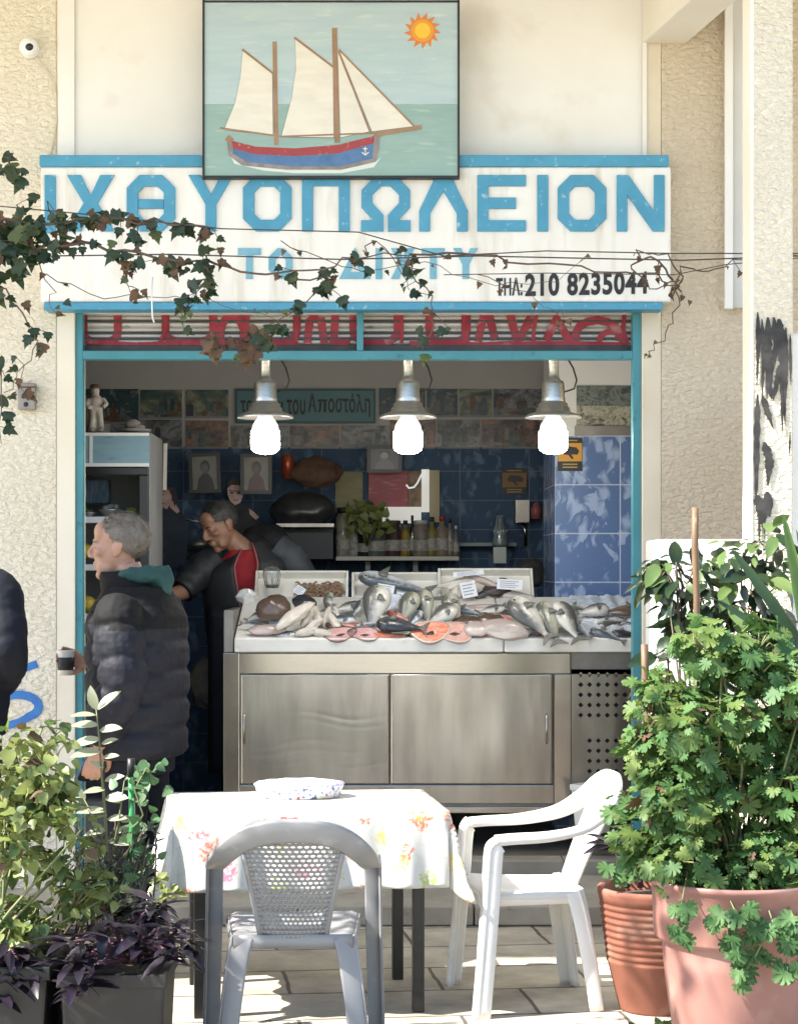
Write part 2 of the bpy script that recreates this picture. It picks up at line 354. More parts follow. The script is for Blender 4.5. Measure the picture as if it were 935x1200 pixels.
# ------------------------------------------------------------------ roller shutter with red graffiti
RS = thing('roller_shutter', 'rolled up metal shutter with red graffiti letters under the shop sign', 'shutter', (0,.13,0))
m = MB(); z0, z1 = W(0,404,.13).z, zsign
n = 5; hh = (z1-z0)/n
for k in range(n):
    a = z0+k*hh
    prof = [(0,a),(-.012,a+hh*.15),(-.016,a+hh*.45),(-.014,a+hh*.75),(-.004,a+hh*.9),(0,a+hh)]
    m.grid(lambda u,v,prof=prof: (XL+.03+u*(XR-XL-.06), *(lambda q: (q[0], q[1]))(prof[round(v*5)])), 2, 6)
m.build('slat_curtain', mat('shutter_metal', (.62,.60,.57), .45, metal=.25, c2=(.48,.46,.44), nscale=7, c3=(.25,.23,.22), c3scale=18, c3lo=.62, c3hi=.75), RS)
m = MB(); m.box(XL+.03, XR-.03, -.03, .03, z0-.05, z0-.004); m.build('bottom_bar', mat('shutter_bar', (.03,.03,.03), .5, c2=(.06,.055,.05), nscale=12), RS, bevel=.004)
rg0 = random.Random(2)
m = MB()
def gs(pts, wpx, mi=0):
    wpx *= 1.15
    P = [((px-VX)*(.1-CAMY)/F, CAMH-(py-HY)*(.1-CAMY)/F) for px, py in pts]
    m.stroke(P, S(wpx,.1), -.021-.0006*len(m.f)/40, -.0165, mi=mi)
def arc(cx, cy, rx, ry, a0, a1, n=9): return [(cx+rx*math.cos(R(a0+(a1-a0)*i/(n-1))), cy-ry*math.sin(R(a0+(a1-a0)*i/(n-1)))) for i in range(n)]
for (cx, wd) in ((118,20),(222,28),(318,30),(440,26),(525,22)):
    gs([(cx-wd,367),(cx-wd,390)], 8); gs(arc(cx,390,wd,12,180,360), 8); gs([(cx+wd,390),(cx+wd,367)], 8)
gs(arc(272,392,14,22,200,-20), 8)
gs([(360,403),(363,376),(372,369)], 8); gs([(376,372),(380,402)], 8); gs([(393,368),(391,400),(410,402)], 8)
gs([(560,400),(566,372),(574,372),(580,398)], 8); gs([(598,368),(606,401),(622,372)], 9); gs(arc(700,393,26,18,200,-20), 8); gs([(640,398),(652,374),(668,400)], 8); gs(arc(716,400,14,12,180,0), 6)
for cx in (190,345,470,545,625,735):
    gs([(cx+rg0.uniform(-4,4),367),(cx+rg0.uniform(-5,5),386),(cx+rg0.uniform(-4,4),402)], rg0.uniform(3,6))
gs([(96,400),(160,404),(210,402)],5); gs([(230,403),(300,401),(350,404)],5); gs([(480,402),(560,404),(600,402)],5); gs([(600,403),(660,402),(736,404)],5)
m.build('graffiti', mat('red_spray', (.24,.008,.02), .6, c2=(.33,.03,.045), nscale=12, c3=(.45,.25,.25), c3scale=9, c3lo=.6, c3hi=.75), RS)

for k_ in (1,2,4):
    m = MB(); zz_ = z0+k_*hh; m.box(XL+.03, XR-.03, -.026, -.001, zz_-.004, zz_+.004); m.build('slat_joint', bpy.data.materials['shutter_bar'], RS)
# ------------------------------------------------------------------ shop sign with raised block letters
SG = thing('shop_sign', 'long white shop sign with big raised blue Greek letters and phone number', 'sign', (0,0,0))
ys = -.12
def X(px): return (px-VX)*(ys-CAMY)/F
def Z(py): return CAMH-(py-HY)*(ys-CAMY)/F
m = MB(); m.box(X(48), X(786), ys, .001, Z(354), Z(195)); m.build('board', M['boardwhite'], SG, bevel=.012, seg=3)
m = MB(); m.box(X(47), X(783), ys-.012, .0, Z(195.5), Z(182)); m.build('top_trim', M['blue'], SG, bevel=.005)
m = MB(); m.box(X(52), X(776), ys-.008, .0, Z(363), Z(354.5)); m.build('bottom_trim', M['blue'], SG, bevel=.004)
def P2(pts): return [(X(a), Z(b)) for a, b in pts]
T, Bt = 205.5, 271.5
L1, L0 = ys-.014, ys+.001
def poly(mb, pts): mb.prism(P2(pts), L1, L0)
def octa(mb, a, b, t=T, bo=Bt, wpx=13.5, ch=11):
    h = wpx/2; a+=h; b-=h; t2=t+h; b2=bo-h
    mb.stroke(P2([(a+ch,t2),(b-ch,t2),(b,t2+ch),(b,b2-ch),(b-ch,b2),(a+ch,b2),(a,b2-ch),(a,t2+ch)]), S(wpx,ys), L1, L0, closed=True)
def lI(mb, a, b, t, bo): poly(mb, [(a,t),(b,t),(b,bo),(a,bo)])
def lX(mb, a, b, t, bo, q):
    c=(a+b)/2; cy=(t+bo)/2; k=q*.62
    poly(mb, [(a,t),(a+q*1.25,t),(c,cy-k*1.1),(b-q*1.25,t),(b,t),(c+k,cy),(b,bo),(b-q*1.25,bo),(c,cy+k*1.1),(a+q*1.25,bo),(a,bo),(c-k,cy)])
def lY(mb, a, b, t, bo, q):
    c=(a+b)/2; my=t+(bo-t)*.5
    poly(mb, [(a,t),(a+q*1.15,t),(c,my-q*.75),(b-q*1.15,t),(b,t),(c+q/2,my+q*.1),(c+q/2,bo),(c-q/2,bo),(c-q/2,my+q*.1)])
def lT(mb, a, b, t, bo, q):
    c=(a+b)/2; poly(mb, [(a,t),(b,t),(b,t+q),(c+q/2,t+q),(c+q/2,bo),(c-q/2,bo),(c-q/2,t+q),(a,t+q)])
def lN(mb, a, b, t, bo, q): poly(mb, [(a,t),(a+q*1.1,t),(b-q,bo-q*1.9),(b-q,t),(b,t),(b,bo),(b-q*1.1,bo),(a+q,t+q*1.9),(a+q,bo),(a,bo)])
def lE(mb, a, b, t, bo, q):
    c=(t+bo)/2; poly(mb, [(a,t),(b,t),(b,t+q),(a+q,t+q),(a+q,c-q/2),(b-q*.9,c-q/2),(b-q*.9,c+q/2),(a+q,c+q/2),(a+q,bo-q),(b,bo-q),(b,bo),(a,bo)])
def lPi(mb, a, b, t, bo, q): poly(mb, [(a+3,t),(b-3,t),(b,t+4),(b,bo),(b-q,bo),(b-q,t+q),(a+q,t+q),(a+q,bo),(a,bo),(a,t+4)])
def letter(fn):
    mb = MB(); fn(mb); return mb.build('letter', M['blue'], SG, bevel=.003)
letter(lambda k: lI(k,53,66,T,Bt+2)); letter(lambda k: lX(k,79,135,T,Bt,13.5))
def theta(k): octa(k,149,206); poly(k, [(163,234),(192.3,234),(192.3,245),(163,245)])
letter(theta); letter(lambda k: lY(k,221,274,T,Bt,13)); letter(lambda k: octa(k,285,342)); letter(lambda k: lPi(k,354,410,T,Bt,13))
def omega(k):
    h=6.5; a,b=430,474; c=(a+b)/2; ch=14; t=T+h; bo=Bt-h
    k.stroke(P2([(a-7,bo),(c-9,bo),(c-9,bo-10),(a,bo-24),(a,t+ch),(a+ch,t),(b-ch,t),(b,t+ch),(b,bo-24),(c+9,bo-10),(c+9,bo),(b+7,bo)]), S(13,ys), L1, L0)
letter(omega)
letter(lambda k: poly(k, [(491,Bt),(491,Bt-24),(511,T),(528,T),(548,Bt-24),(548,Bt),(535,Bt),(535,Bt-21),(519.5,T+19),(504,Bt-21),(504,Bt)]))
letter(lambda k: lE(k,559,616,T,Bt,13)); letter(lambda k: lI(k,629,642,T,Bt)); letter(lambda k: octa(k,653,710)); letter(lambda k: lN(k,722,778,T,Bt,12.5))
L1 = ys-.007
def letter2(fn):
    mb = MB(); fn(mb); return mb.build('small_letter', M['blue2'], SG, bevel=.001)
t2, b2 = 291, 327
letter2(lambda k: lT(k,279,306,t2,b2,8)); letter2(lambda k: octa(k,315,343,t2,b2,8,8))
letter2(lambda k: k.stroke(P2([(404,b2-4),(416,t2+8),(428,b2-4)]), S(8,ys), L1, L0, closed=True))
letter2(lambda k: lI(k,440,448,t2,b2)); letter2(lambda k: lX(k,458,486,t2,b2,8)); letter2(lambda k: lT(k,494,521,t2,b2,8)); letter2(lambda k: lY(k,531,560,t2,b2,8))
text('ΤΗΛ:', M['black'], SG, 'phone_prefix', X(581), X(612), Z(347), Z(326), ys-.0005, .003, .03, tilt=.002)
text('210 8235044', M['black'], SG, 'phone_number', X(615), X(759), Z(347.5), Z(321), ys-.0005, .003, .035, tilt=.012)

# ------------------------------------------------------------------ painted ship panel
PP = thing('painted_panel', 'square wooden panel painted with a sailing ship above the sign', 'painting', (0,0,0))
yp = -.165; k_ = (yp-CAMY)/F
def x3(px): return (px-VX)*k_
def z3(py): return CAMH-(py-HY)*k_
def Q(pts): return [(x3(a), z3(b)) for a, b in pts]
m = MB(); m.box(x3(240), x3(536), yp, -.13, z3(122), z3(-1), 0); m.box(x3(240), x3(536), yp, -.13, z3(206), z3(122.2), 1)
m.build('board', [mat('sky_blue_paint', (.42,.53,.55), .6, c2=(.37,.49,.53), nscale=4, bump=.35, bscale=9, bdist=.004, stretch=(1,1,7), c3=(.50,.58,.57), c3scale=6), mat('sea_green_paint', (.27,.40,.37), .6, c2=(.24,.37,.345), nscale=5, bump=.3, bscale=9, bdist=.004, stretch=(1,1,7), c3=(.33,.45,.41), c3scale=7)], PP)
m = MB()
m.box(x3(237.5), x3(240), yp-.006, -.125, z3(209), z3(-4)); m.box(x3(536), x3(538.5), yp-.006, -.125, z3(209), z3(-4)); m.box(x3(240), x3(536), yp-.006, -.125, z3(209), z3(206)); m.box(x3(240), x3(536), yp-.006, -.125, z3(-1), z3(2.0) if False else z3(-4))
m.box(x3(240), x3(536), yp-.006, yp-.001, z3(3), z3(1))
m.build('frame', M['black'], PP)
C = [mat('sail_paint', (.72,.69,.61), .6, c2=(.655,.63,.555), nscale=9, stretch=(1,1,3.5), detail=9, bump=.4, bscale=12, bdist=.004), mat('mast_paint', (.33,.21,.13), .6, c2=(.27,.16,.09), nscale=14), mat('hull_red', (.33,.045,.05), .55, c2=(.30,.04,.045), nscale=20, c3=(.5,.2,.17), c3scale=40), mat('hull_blue', (.05,.14,.27), .55, c2=(.09,.18,.36), nscale=16), mat('hull_grey', (.28,.25,.24), .6, c2=(.2,.17,.16), nscale=22), mat('foam_paint', (.62,.68,.64), .7), mat('sail_edge', (.16,.17,.16), .6)]
m = MB(); e = [0]
def flat(pts, mi, lift): m.prism(Q(pts), yp-lift, yp-.0005, mi)
flat([(268,178),(275,192),(310,200),(345,203),(400,203),(438,196),(447,184),(440,190),(400,198),(330,198),(285,192)], 5, .0012)
flat([(266,162),(272,165),(273,180),(290,190),(340,195),(400,195),(436,186),(441,158),(446,156),(444,176),(440,190),(400,199),(335,199),(284,194),(268,182)], 4, .0022)
flat([(272,165),(300,172),(345,174),(395,170),(440,159),(438,168),(395,180),(345,183),(300,181),(273,174)], 2, .0018)
flat([(273,174),(300,181),(345,183),(395,180),(438,168),(436,186),(400,195),(340,195),(290,190),(273,180)], 3, .0016)
for pts in ([(285,58),(319,85),(320,158),(263,152),(276,120),(282,90)], [(346,45),(390,79),(391,161),(330,160),(342,115),(347,80)], [(396,62),(433,154),(399,161)], [(398,60),(484,148),(436,154)]):
    cx = sum(a for a,b in pts)/len(pts); cy = sum(b for a,b in pts)/len(pts)
    flat([(cx+(a-cx)*1.03, cy+(b-cy)*1.02) for a,b in pts], 6, .0010); flat(pts, 0, .0020)
def pole(a, b, wd, lift=.0028, mi=1): m.stroke(Q([a,b]), wd*k_, yp-lift, yp-.0005, mi=mi)
pole((322,49),(324,170),5); pole((392,33),(395,167),6,.0030); pole((284,58),(320,86),2.6,.0026); pole((345,44),(391,79),2.6,.0027); pole((258,150),(330,160),2,.0024)
pole((330,160),(440,156),2,.0023); pole((397,60),(434,156),2,.0032); pole((397,58),(487,150),2,.0033); pole((438,158),(494,149),5,.0031); pole((266,161),(272,166),7,.0035); pole((441,156),(447,158),5,.0036); pole((428,172),(428,182),1.1,.0038,0); pole((425.5,174.5),(430.5,174.5),1.1,.0040,0); pole((424,178.5),(428,182),1.1,.0042,0); pole((428,182),(432,178.5),1.1,.0044,0)
m.build('ship_picture', C, PP)
m = MB(); cx, cy = 495, 36
def star(r0, r1, n, tw=.0): return [(cx+(r0 if i%2 else r1)*math.cos(math.pi*i/n+(tw if i%2==0 else 0)), cy+(r0 if i%2 else r1)*math.sin(math.pi*i/n+(tw if i%2==0 else 0))) for i in range(2*n)]
m.prism(Q(star(14,22,13,.13)), yp-.0015, yp-.0005, 0)
m.prism(Q([(cx+13*math.cos(2*math.pi*i/28), cy+13*math.sin(2*math.pi*i/28)) for i in range(28)]), yp-.0025, yp-.0005, 1)
m.prism(Q([(cx+9*math.cos(2*math.pi*i/28), cy+9*math.sin(2*math.pi*i/28)) for i in range(28)]), yp-.0033, yp-.0005, 2)
m.build('sun_picture', [mat('sun_orange', (.62,.20,.04), .6), mat('sun_deep', (.70,.30,.03), .6), mat('sun_yellow', (.78,.48,.04), .6)], PP)

# ------------------------------------------------------------------ pillar, block wall, wall fittings
PL = thing('stucco_pillar', 'rough cream pillar smeared with black paint', 'pillar', (0,0,0))
yq = -1.6
xa, xb = W(880,0,yq).x, W(929,0,yq).x
m = MB(); m.box(xa, xb, yq, yq+.17, 0, ztop-.001); m.box(xa-.004, xa+.012, yq-.003, yq+.174, 0, ztop-.002, 1); m.build('shaft', [M['stucco_pillar'], M['smooth']], PL, bevel=.01)
m = MB()
rg_ = random.Random(4); lay = [0]
def ps(pts, wpx):
    "a sprayed stroke: ragged edges, thinning to drips at its ends"
    P = []; n = 9
    for i in range(len(pts)-1):
        for k in range(n): t = k/n; P.append((pts[i][0]*(1-t)+pts[i+1][0]*t, pts[i][1]*(1-t)+pts[i+1][1]*t))
    P.append(pts[-1]); k = len(P); A, B_ = [], []
    for i,(x,y) in enumerate(P):
        t = i/(k-1); h = wpx/2*min(1,.25+t*4,.12+(1-t)*2.2)*(1+rg_.uniform(-.22,.22)); A.append((x-h,y)); B_.append((x+h,y))
    lay[0] += 1; y0 = yq-.0048-.00012*lay[0]
    m.prism([(W(a,0,yq).x, W(0,b,yq).z) for a,b in A+B_[::-1]], y0, yq-.0044)
for pts, wd in (([(887,366),(888,400),(886,452)],5.5),([(892,374),(894,420),(892,470)],5),([(899,372),(900,408),(898,468)],8),([(906,372),(909,404),(904,440)],8),([(912,374),(915,398),(917,425),(914,462)],11),([(920,384),(920,420),(918,470),(919,498)],6),([(925,392),(926,452)],3),([(902,420),(900,455),(904,468)],7),([(912,428),(909,452),(905,470)],6),([(893,464),(898,482),(905,502)],7),([(887,462),(886,520),(885,600)],7),([(895,518),(901,540),(899,570)],10),([(886,580),(892,596),(893,618)],13),([(898,576),(901,606)],10),([(925,506),(924,534)],2.5),([(889,598),(889,640)],3),([(894,600),(895,632)],2.5),([(915,450),(916,508)],3)):
    ps(pts, wd)
m.build('graffiti', M['soot'], PL)
yw = -1.5
BW = MB(); BW.box(W(770,0,yw).x, xa-.006, yw, yw+.35, 0, W(0,632,yw).z); BW.box(xb+.006, 3.2, yw, yw+.35, 0, W(0,390,yw).z)
tag(BW.build('block_wall', M['white'], bevel=.012), 'white painted masonry wall behind the leafy plants beside the pillar', 'wall')
WG = thing('wall_graffiti', 'bright blue spray graffiti stroke on the left stucco wall', 'graffiti')
m = MB()
def bs(pts, wpx): m.stroke([(W(a,0,0).x, W(0,b,0).z) for a,b in pts], S(wpx,0), -.004-.0005*(len(m.f)//8%5), .0)
bs([(44,778),(30,783),(16,785)], 9); bs([(17,780),(18,804)], 9); bs([(12,800),(24,796)], 9); bs(arc(22,828,24,14,160,-60,12), 10); bs([(34,840),(24,846),(10,850)], 9)
m.build('paint_stroke', mat('blue_spray', (.03,.14,.42), .7, c2=(.05,.2,.5), nscale=20), WG)

SCm = thing('security_camera', 'small white round security camera with black lens on upper wall', 'camera')
p = W(34,55,-.05)
m = MB(); m.M = Matrix.Translation((p.x,-.001,p.z)) @ Matrix.Rotation(R(90),4,'X'); m.lathe([(0,0),(.045,0),(.045,.02),(.03,.03),(0,.03)]); m.build('mount', M['white'], SCm)
m = MB(); m.ball(p, .045, 24); m.build('housing', mat('white_plastic', (.8,.8,.79), .35), SCm)
m = MB(); m.ball(p+Vector((.008,-.033,-.008)), (.021,.016,.019), 20); m.build('lens', mat('black_gloss', (.01,.01,.01), .08, c2=(.02,.02,.02)), SCm)
cab = MB(); cab.tube([W(a,b,-.008) for a,b in ((40,62),(52,78),(60,90),(66,110),(67,140),(62,170),(58,185))], .0035, 6)
tag(cab.build('camera_cable', mat('cream_cable', (.6,.54,.42), .6)), 'thin cream cable drooping from the security camera down the wall', 'cable')
MBX = thing('wall_box', 'small grey metal box mounted on the left stucco wall', 'box')
a, b_ = W(21.5,449,-.05), W(41,480,-.05)
m = MB(); m.box(a.x, b_.x, -.06, .0, b_.z, a.z-.02); m.build('body', mat('box_metal', (.30,.28,.25), .45, metal=.6, c2=(.24,.22,.2), nscale=20), MBX, bevel=.004)
m = MB(); m.box(a.x-.003, b_.x+.003, -.066, .0, a.z-.018, a.z); m.build('lid', mat('box_lid', (.24,.21,.18), .45, metal=.5), MBX, bevel=.004)
m = MB(); cx_ = (a.x+b_.x)/2; m.ball((cx_,-.061,b_.z+.024), (.012,.006,.012), 12); m.build('lock', M['black'], MBX)
# ------------------------------------------------------------------ hanging lamps
M['alu'] = mat('spun_aluminium', (.74,.71,.65), .36, metal=1., c2=(.62,.59,.53), nscale=20, stretch=(1,1,6))
M['bulb'] = mat('bulb_glow', (.9,.9,.9), .4, emit=(1,.95,.86), estr=20.)
M['bulbneck'] = mat('bulb_neck', (.62,.60,.55), .4, emit=(1,.86,.62), estr=.42)
M['cord'] = mat('black_cord', (.015,.015,.015), .6)
M['steel'] = mat('stainless_steel', (.46,.44,.405), .24, metal=1., c2=(.375,.36,.335), nscale=3, stretch=(4,1,.8), detail=8, c3=(.34,.325,.30), c3scale=3, c3lo=.52, c3hi=.8, bump=.05, bscale=2.5, bdist=.02)
M['steelband'] = mat('polished_steel', (.50,.475,.43), .18, metal=1., c2=(.46,.44,.40), nscale=3, stretch=(.6,1,4), bump=.05, bscale=3, bdist=.02)
M['steeldark'] = mat('dull_steel', (.30,.28,.26), .4, metal=.9, c2=(.24,.22,.2), nscale=9)
M['dark'] = mat('dark_void', (.008,.008,.009), .8)
M['poly'] = mat('white_slab', (.74,.72,.66), .5, c2=(.66,.63,.57), nscale=7, c3=(.58,.54,.47), c3scale=13, c3lo=.62, c3hi=.8)
M['foam'] = mat('foam_tray', (.78,.76,.70), .7, c2=(.70,.67,.60), nscale=9, bump=.25, bscale=160, bdist=.002)
yl = .3
lamps = [(311,'brushed metal pendant lamp hanging in front of the indoor Greek banner'),(478,'middle brushed metal pendant lamp over the fish counter'),(648,'brushed metal pendant lamp nearest the bright blue tiled pier')]
lr = None
for px, lb in lamps:
    base = W(px, 489, yl)
    if lr is None:
        lr = thing('pendant_lamp', lb, 'lamp', base, 0, 'pendant lamps in the doorway')
        u = S(1, yl)
        m = MB(); m.lathe([(33*u,-1*u),(33.5*u,0),(31*u,2.5*u),(23*u,5.5*u),(20*u,7*u),(19.5*u,11*u),(17.5*u,12*u),(17*u,16*u),(14.5*u,17.5*u),(14*u,19*u),(14.4*u,21*u),(13.6*u,23*u),(13.2*u,39*u),(12*u,42*u),(8*u,44*u),(7*u,47*u),(6.6*u,49*u),(6*u,66*u),(7*u,67*u),(7*u,70*u),(0,70*u)], n=40)
        m.lathe([(33*u,-1*u),(28*u,1*u),(19*u,5*u),(12*u,10*u),(0,11*u)], n=40)
        m.build('lamp_shade', M['alu'], lr)
        m = MB(); m.lathe([(8*u,6*u),(8.5*u,0),(11.5*u,-4*u),(14.6*u,-9*u),(16.2*u,-16*u)], n=28); m.build('bulb_neck', M['bulbneck'], lr)
        m = MB(); m.lathe([(16.3*u,-16*u),(16.9*u,-19*u),(17*u,-33*u),(16*u,-38*u),(11*u,-42*u),(0,-43.5*u)], n=28); m.build('bulb', M['bulb'], lr)
        m = MB(); m.tube([(13.4*u,.02,30*u),(25*u,.02,34*u),(28*u,.02,44*u),(24*u,.02,58*u),(17*u,.02,70*u),(14*u,.02,80*u)], .0045, 6); m.build('lamp_cord', M['cord'], lr)
        m = MB(); m.tube([(0,0,69*u),(0,0,96*u)], .008, 8); m.build('hanging_rod', M['steeldark'], lr)
        L0 = lr
    else:
        lr = dup(L0, lb, base)

# ------------------------------------------------------------------ fish counter
yc = .75
CT = thing('fish_counter', 'long stainless steel fish counter with two sliding doors and a white sloping slab', 'counter')
cx0, cx1 = W(262,0,yc).x, 1.52
def cz(py): return W(0,py,yc).z
st0, st1 = W(281,0,yc).x, W(649,0,yc).x; st2 = W(669,0,yc).x; dm = W(457,0,yc).x
zb0, zb1, zd0, zd1, zl = cz(765), cz(790), cz(790), cz(920), cz(950)
m = MB(); m.box(cx0, cx1, yc+.02, yc+.72, zl+.01, zb0-.002); m.build('body', M['steeldark'], CT)
m = MB(); m.box(st0+.001, st2-.001, yc-.006, yc+.019, zb1, zb0); m.build('front_band', M['steelband'], CT, bevel=.006)
m = MB(); m.box(cx0, st0, yc-.006, yc+.019, zl, zb0); m.build('stile', M['steelband'], CT, bevel=.004)
m = MB(); m.box(st1, st2, yc-.005, yc+.019, zl, zb1-.001); m.build('stile', M['steelband'], CT, bevel=.004)
for a, b, hx in ((st0+.003, dm-.002, W(286.5,0,yc).x),(dm+.002, st1-.003, W(640,0,yc).x)):
    m = MB()
    lefty = hx < 0 and a < -.6
    def sh(u, v, a=a, b=b, lefty=lefty):
        x = a+u*(b-a); z = zd1+.004+v*(zd0-zd1-.006)
        y = yc-.0005+.003*mnoise.noise((x*2.2, z*3, 3.1))
        if lefty:
            for zz, am in ((.865,.0004),(.815,.0004),(.72,.0003),(.68,.0005),(.615,.0005)):
                q = zz+.012*math.sin(x*5+zz*20)+.015*math.sin(x*13)
                y += am*math.exp(-((z-q)/.009)**2)*(math.sin(math.pi*u)**.5)*max(0,.4+1.6*mnoise.noise((x*3,zz*9,0)))
        else: y += .0005*math.sin(x*26)*math.sin(math.pi*v)
        return (x, y, z)
    m.grid(sh, 60, 80); d = m.build('sliding_door', M['steel'], CT, solid=.003)
    h = MB(); z0, z1 = cz(871), cz(837); h.tube([(hx,yc-.002,z0),(hx,yc-.026,z0+.008),(hx,yc-.028,(z0+z1)/2),(hx,yc-.026,z1-.008),(hx,yc-.002,z1)], .0055, 8); h.build('handle', M['steelband'], d)
m = MB(); m.box(st0+.001, st1-.001, yc-.004, yc+.019, cz(942), zd1); m.build('bottom_rail', M['steel'], CT, bevel=.004)
m = MB(); m.box(st0+.001, cx1, yc-.012, yc+.019, zl-.012, cz(945.5)); m.build('bottom_lip', M['steelband'], CT, bevel=.003)
# vent panel with diamond holes
m = MB(); u = S(1, yc); xv0 = st2+.001; zv1 = zb1+.012
def patch(x0, x1, z0, z1): m.add([(x0,yc,z0),(x1,yc,z0),(x1,yc,z1),(x0,yc,z1)], [(0,1,2,3)])
def cell(x0, x1, z0, z1, r):
    c, q = (x0+x1)/2, (z0+z1)/2
    m.add([(x0,yc,z0),(x1,yc,z0),(x1,yc,z1),(x0,yc,z1),(c,yc,q+r),(c+r,yc,q),(c,yc,q-r),(c-r,yc,q)], [(0,1,6),(1,5,6),(1,2,5),(2,4,5),(2,3,4),(3,7,4),(3,0,7),(0,6,7)])
xg0, dx, nx = W(675,0,yc).x, 10.35*u, 11
zg1, dz = cz(784.5), 11.9*u
patch(xv0, cx1, zg1, zb1); patch(xv0, xg0, zl, zg1); patch(xg0+nx*dx, cx1, zl, zg1)
zz = zg1
for r in range(5):
    for c in range(nx): cell(xg0+c*dx, xg0+(c+1)*dx, zz-dz, zz, 3.1*u)
    zz -= dz
z2 = cz(862); patch(xg0, xg0+nx*dx, z2, zz); zz = z2
for r in range(4):
    for c in range(nx):
        if c < 1: patch(xg0, xg0+dx, zz-dz, zz)
        else: cell(xg0+c*dx, xg0+(c+1)*dx, zz-dz, zz, 3.0*u)
    zz -= dz
patch(xg0, xg0+nx*dx, zl, zz)
m.build('vent_panel', M['steel'], CT)
m = MB(); m.box(xv0+.005, cx1-.01, yc+.012, yc+.018, zl+.02, zb1-.01); m.build('vent_dark_sheet', M['dark'], CT)  # near-black sheet stands in for the unlit hollow behind the holes
for x in (cx0+.06, .2, cx1-.1):
    for y in (yc+.08, yc+.62):
        m = MB(); m.tube([(x,y,zf),(x,y,zl+.02)], .022, 12); m.build('leg', M['steeldark'], CT)
# sloping slab in two lengths
sl = .2/.75; ang = math.atan(sl)
def slab_z(y): return cz(748)+(y-yc+.02)*sl
xj = W(590,0,yc).x
sx0 = W(275,0,yc).x
for a, b in ((sx0, xj-.002), (xj+.002, cx1)):
    m = MB()
    y0, y1 = yc-.02, yc+.74
    zt0, zt1 = slab_z(y0), slab_z(y1); zlow = cz(764.5)
    m.add([(a,y0,zlow),(b,y0,zlow),(b,y1,zlow),(a,y1,zlow),(a,y0,zt0),(b,y0,zt0),(b,y1,zt1),(a,y1,zt1)], [(0,3,2,1),(4,5,6,7),(0,1,5,4),(1,2,6,5),(2,3,7,6),(3,0,4,7)])
    m.build('slab', M['poly'], CT, bevel=.008, seg=3)
m = MB(); m.box(cx0-.0, sx0-.006, yc+.02, yc+.72, zb0, W(0,712,yc+.6).z); m.build('side_guard', M['steeldark'], CT, bevel=.004)

# trays leaning behind the slab
yt = yc+.74
def tray(px0, px1, py0, py1, label):
    T_ = thing('foam_tray', label, 'tray', (0,0,0), 0, 'white fish trays propped behind the slab')
    a, b = W(px0,0,yt).x, W(px1,0,yt).x; zt, zb_ = W(0,py0,yt+.13).z, W(0,py1,yt).z
    lo, hi = Vector((0,yt,zb_)), Vector((0,yt+.15,zt)); up = (hi-lo); hlen = up.length; up.normalize(); nn = Vector((0,-up.z,up.y))
    m = MB(); m.M = Matrix(((1,up.x*0,nn.x,(a+b)/2),(0,up.y,nn.y,lo.y),(0,up.z,nn.z,lo.z),(0,0,0,1)))
    w2 = (b-a)/2; t = .014; dp = .055
    m.box(-w2+t,w2-t,t,hlen-t,-dp,-dp+.012)
    T_['frame'] = ''
    del T_['frame']
    m.build('tray_base', M['foam'], T_)
    for (x0,x1,q0,q1) in ((-w2,-w2+t,0,hlen),(w2-t,w2,0,hlen),(-w2+t+.001,w2-t-.001,0,t),(-w2+t+.001,w2-t-.001,hlen-t,hlen)):
        mm = MB(); mm.M = m.M; mm.box(x0,x1,q0,q1,-dp,.012); mm.build('tray_wall', M['foam'], T_, bevel=.004)
    return m.M, w2, hlen
t1 = tray(298,408,670,704,'white tray behind the slab heaped with brown shrimps'); t2_ = tray(412,516,672,702,'white tray behind the slab holding two long silver fish'); t3 = tray(514,626,667,707,'white tray at the end of its row heaped with squid and price cards')
def fishmat(name, back, belly, lo=.35, hi=.7, rough=.22):
    m = mat(name, belly, rough, spec=.6); t = m.node_tree; P = t.nodes['Principled BSDF']; L = t.links.new
    tc = t.nodes.new('ShaderNodeTexCoord'); sp = t.nodes.new('ShaderNodeSeparateXYZ'); L(tc.outputs['Generated'], sp.inputs[0])
    nz = t.nodes.new('ShaderNodeTexNoise'); nz.inputs['Scale'].default_value = 35; nz.inputs['Detail'].default_value = 4; L(tc.outputs['Object'], nz.inputs[0])
    ma = t.nodes.new('ShaderNodeMath'); ma.operation = 'MULTIPLY_ADD'; ma.inputs[1].default_value = .35; L(nz.outputs[0], ma.inputs[0]); L(sp.outputs[2], ma.inputs[2])
    r = t.nodes.new('ShaderNodeMapRange'); r.inputs[1].default_value = lo+.17; r.inputs[2].default_value = hi+.17; L(ma.outputs[0], r.inputs[0])
    mx = t.nodes.new('ShaderNodeMix'); mx.data_type = 'RGBA'; mx.inputs[6].default_value = (*belly,1); mx.inputs[7].default_value = (*back,1); L(r.outputs[0], mx.inputs[0])
    vo = t.nodes.new('ShaderNodeTexVoronoi'); vo.inputs['Scale'].default_value = 170; L(tc.outputs['Object'], vo.inputs[0])
    bp = t.nodes.new('ShaderNodeBump'); bp.inputs['Strength'].default_value = .25; bp.inputs['Distance'].default_value = .002; L(vo.outputs[0], bp.inputs['Height']); L(bp.outputs[0], P.inputs['Normal'])
    L(mx.outputs[2], P.inputs['Base Color']); return m
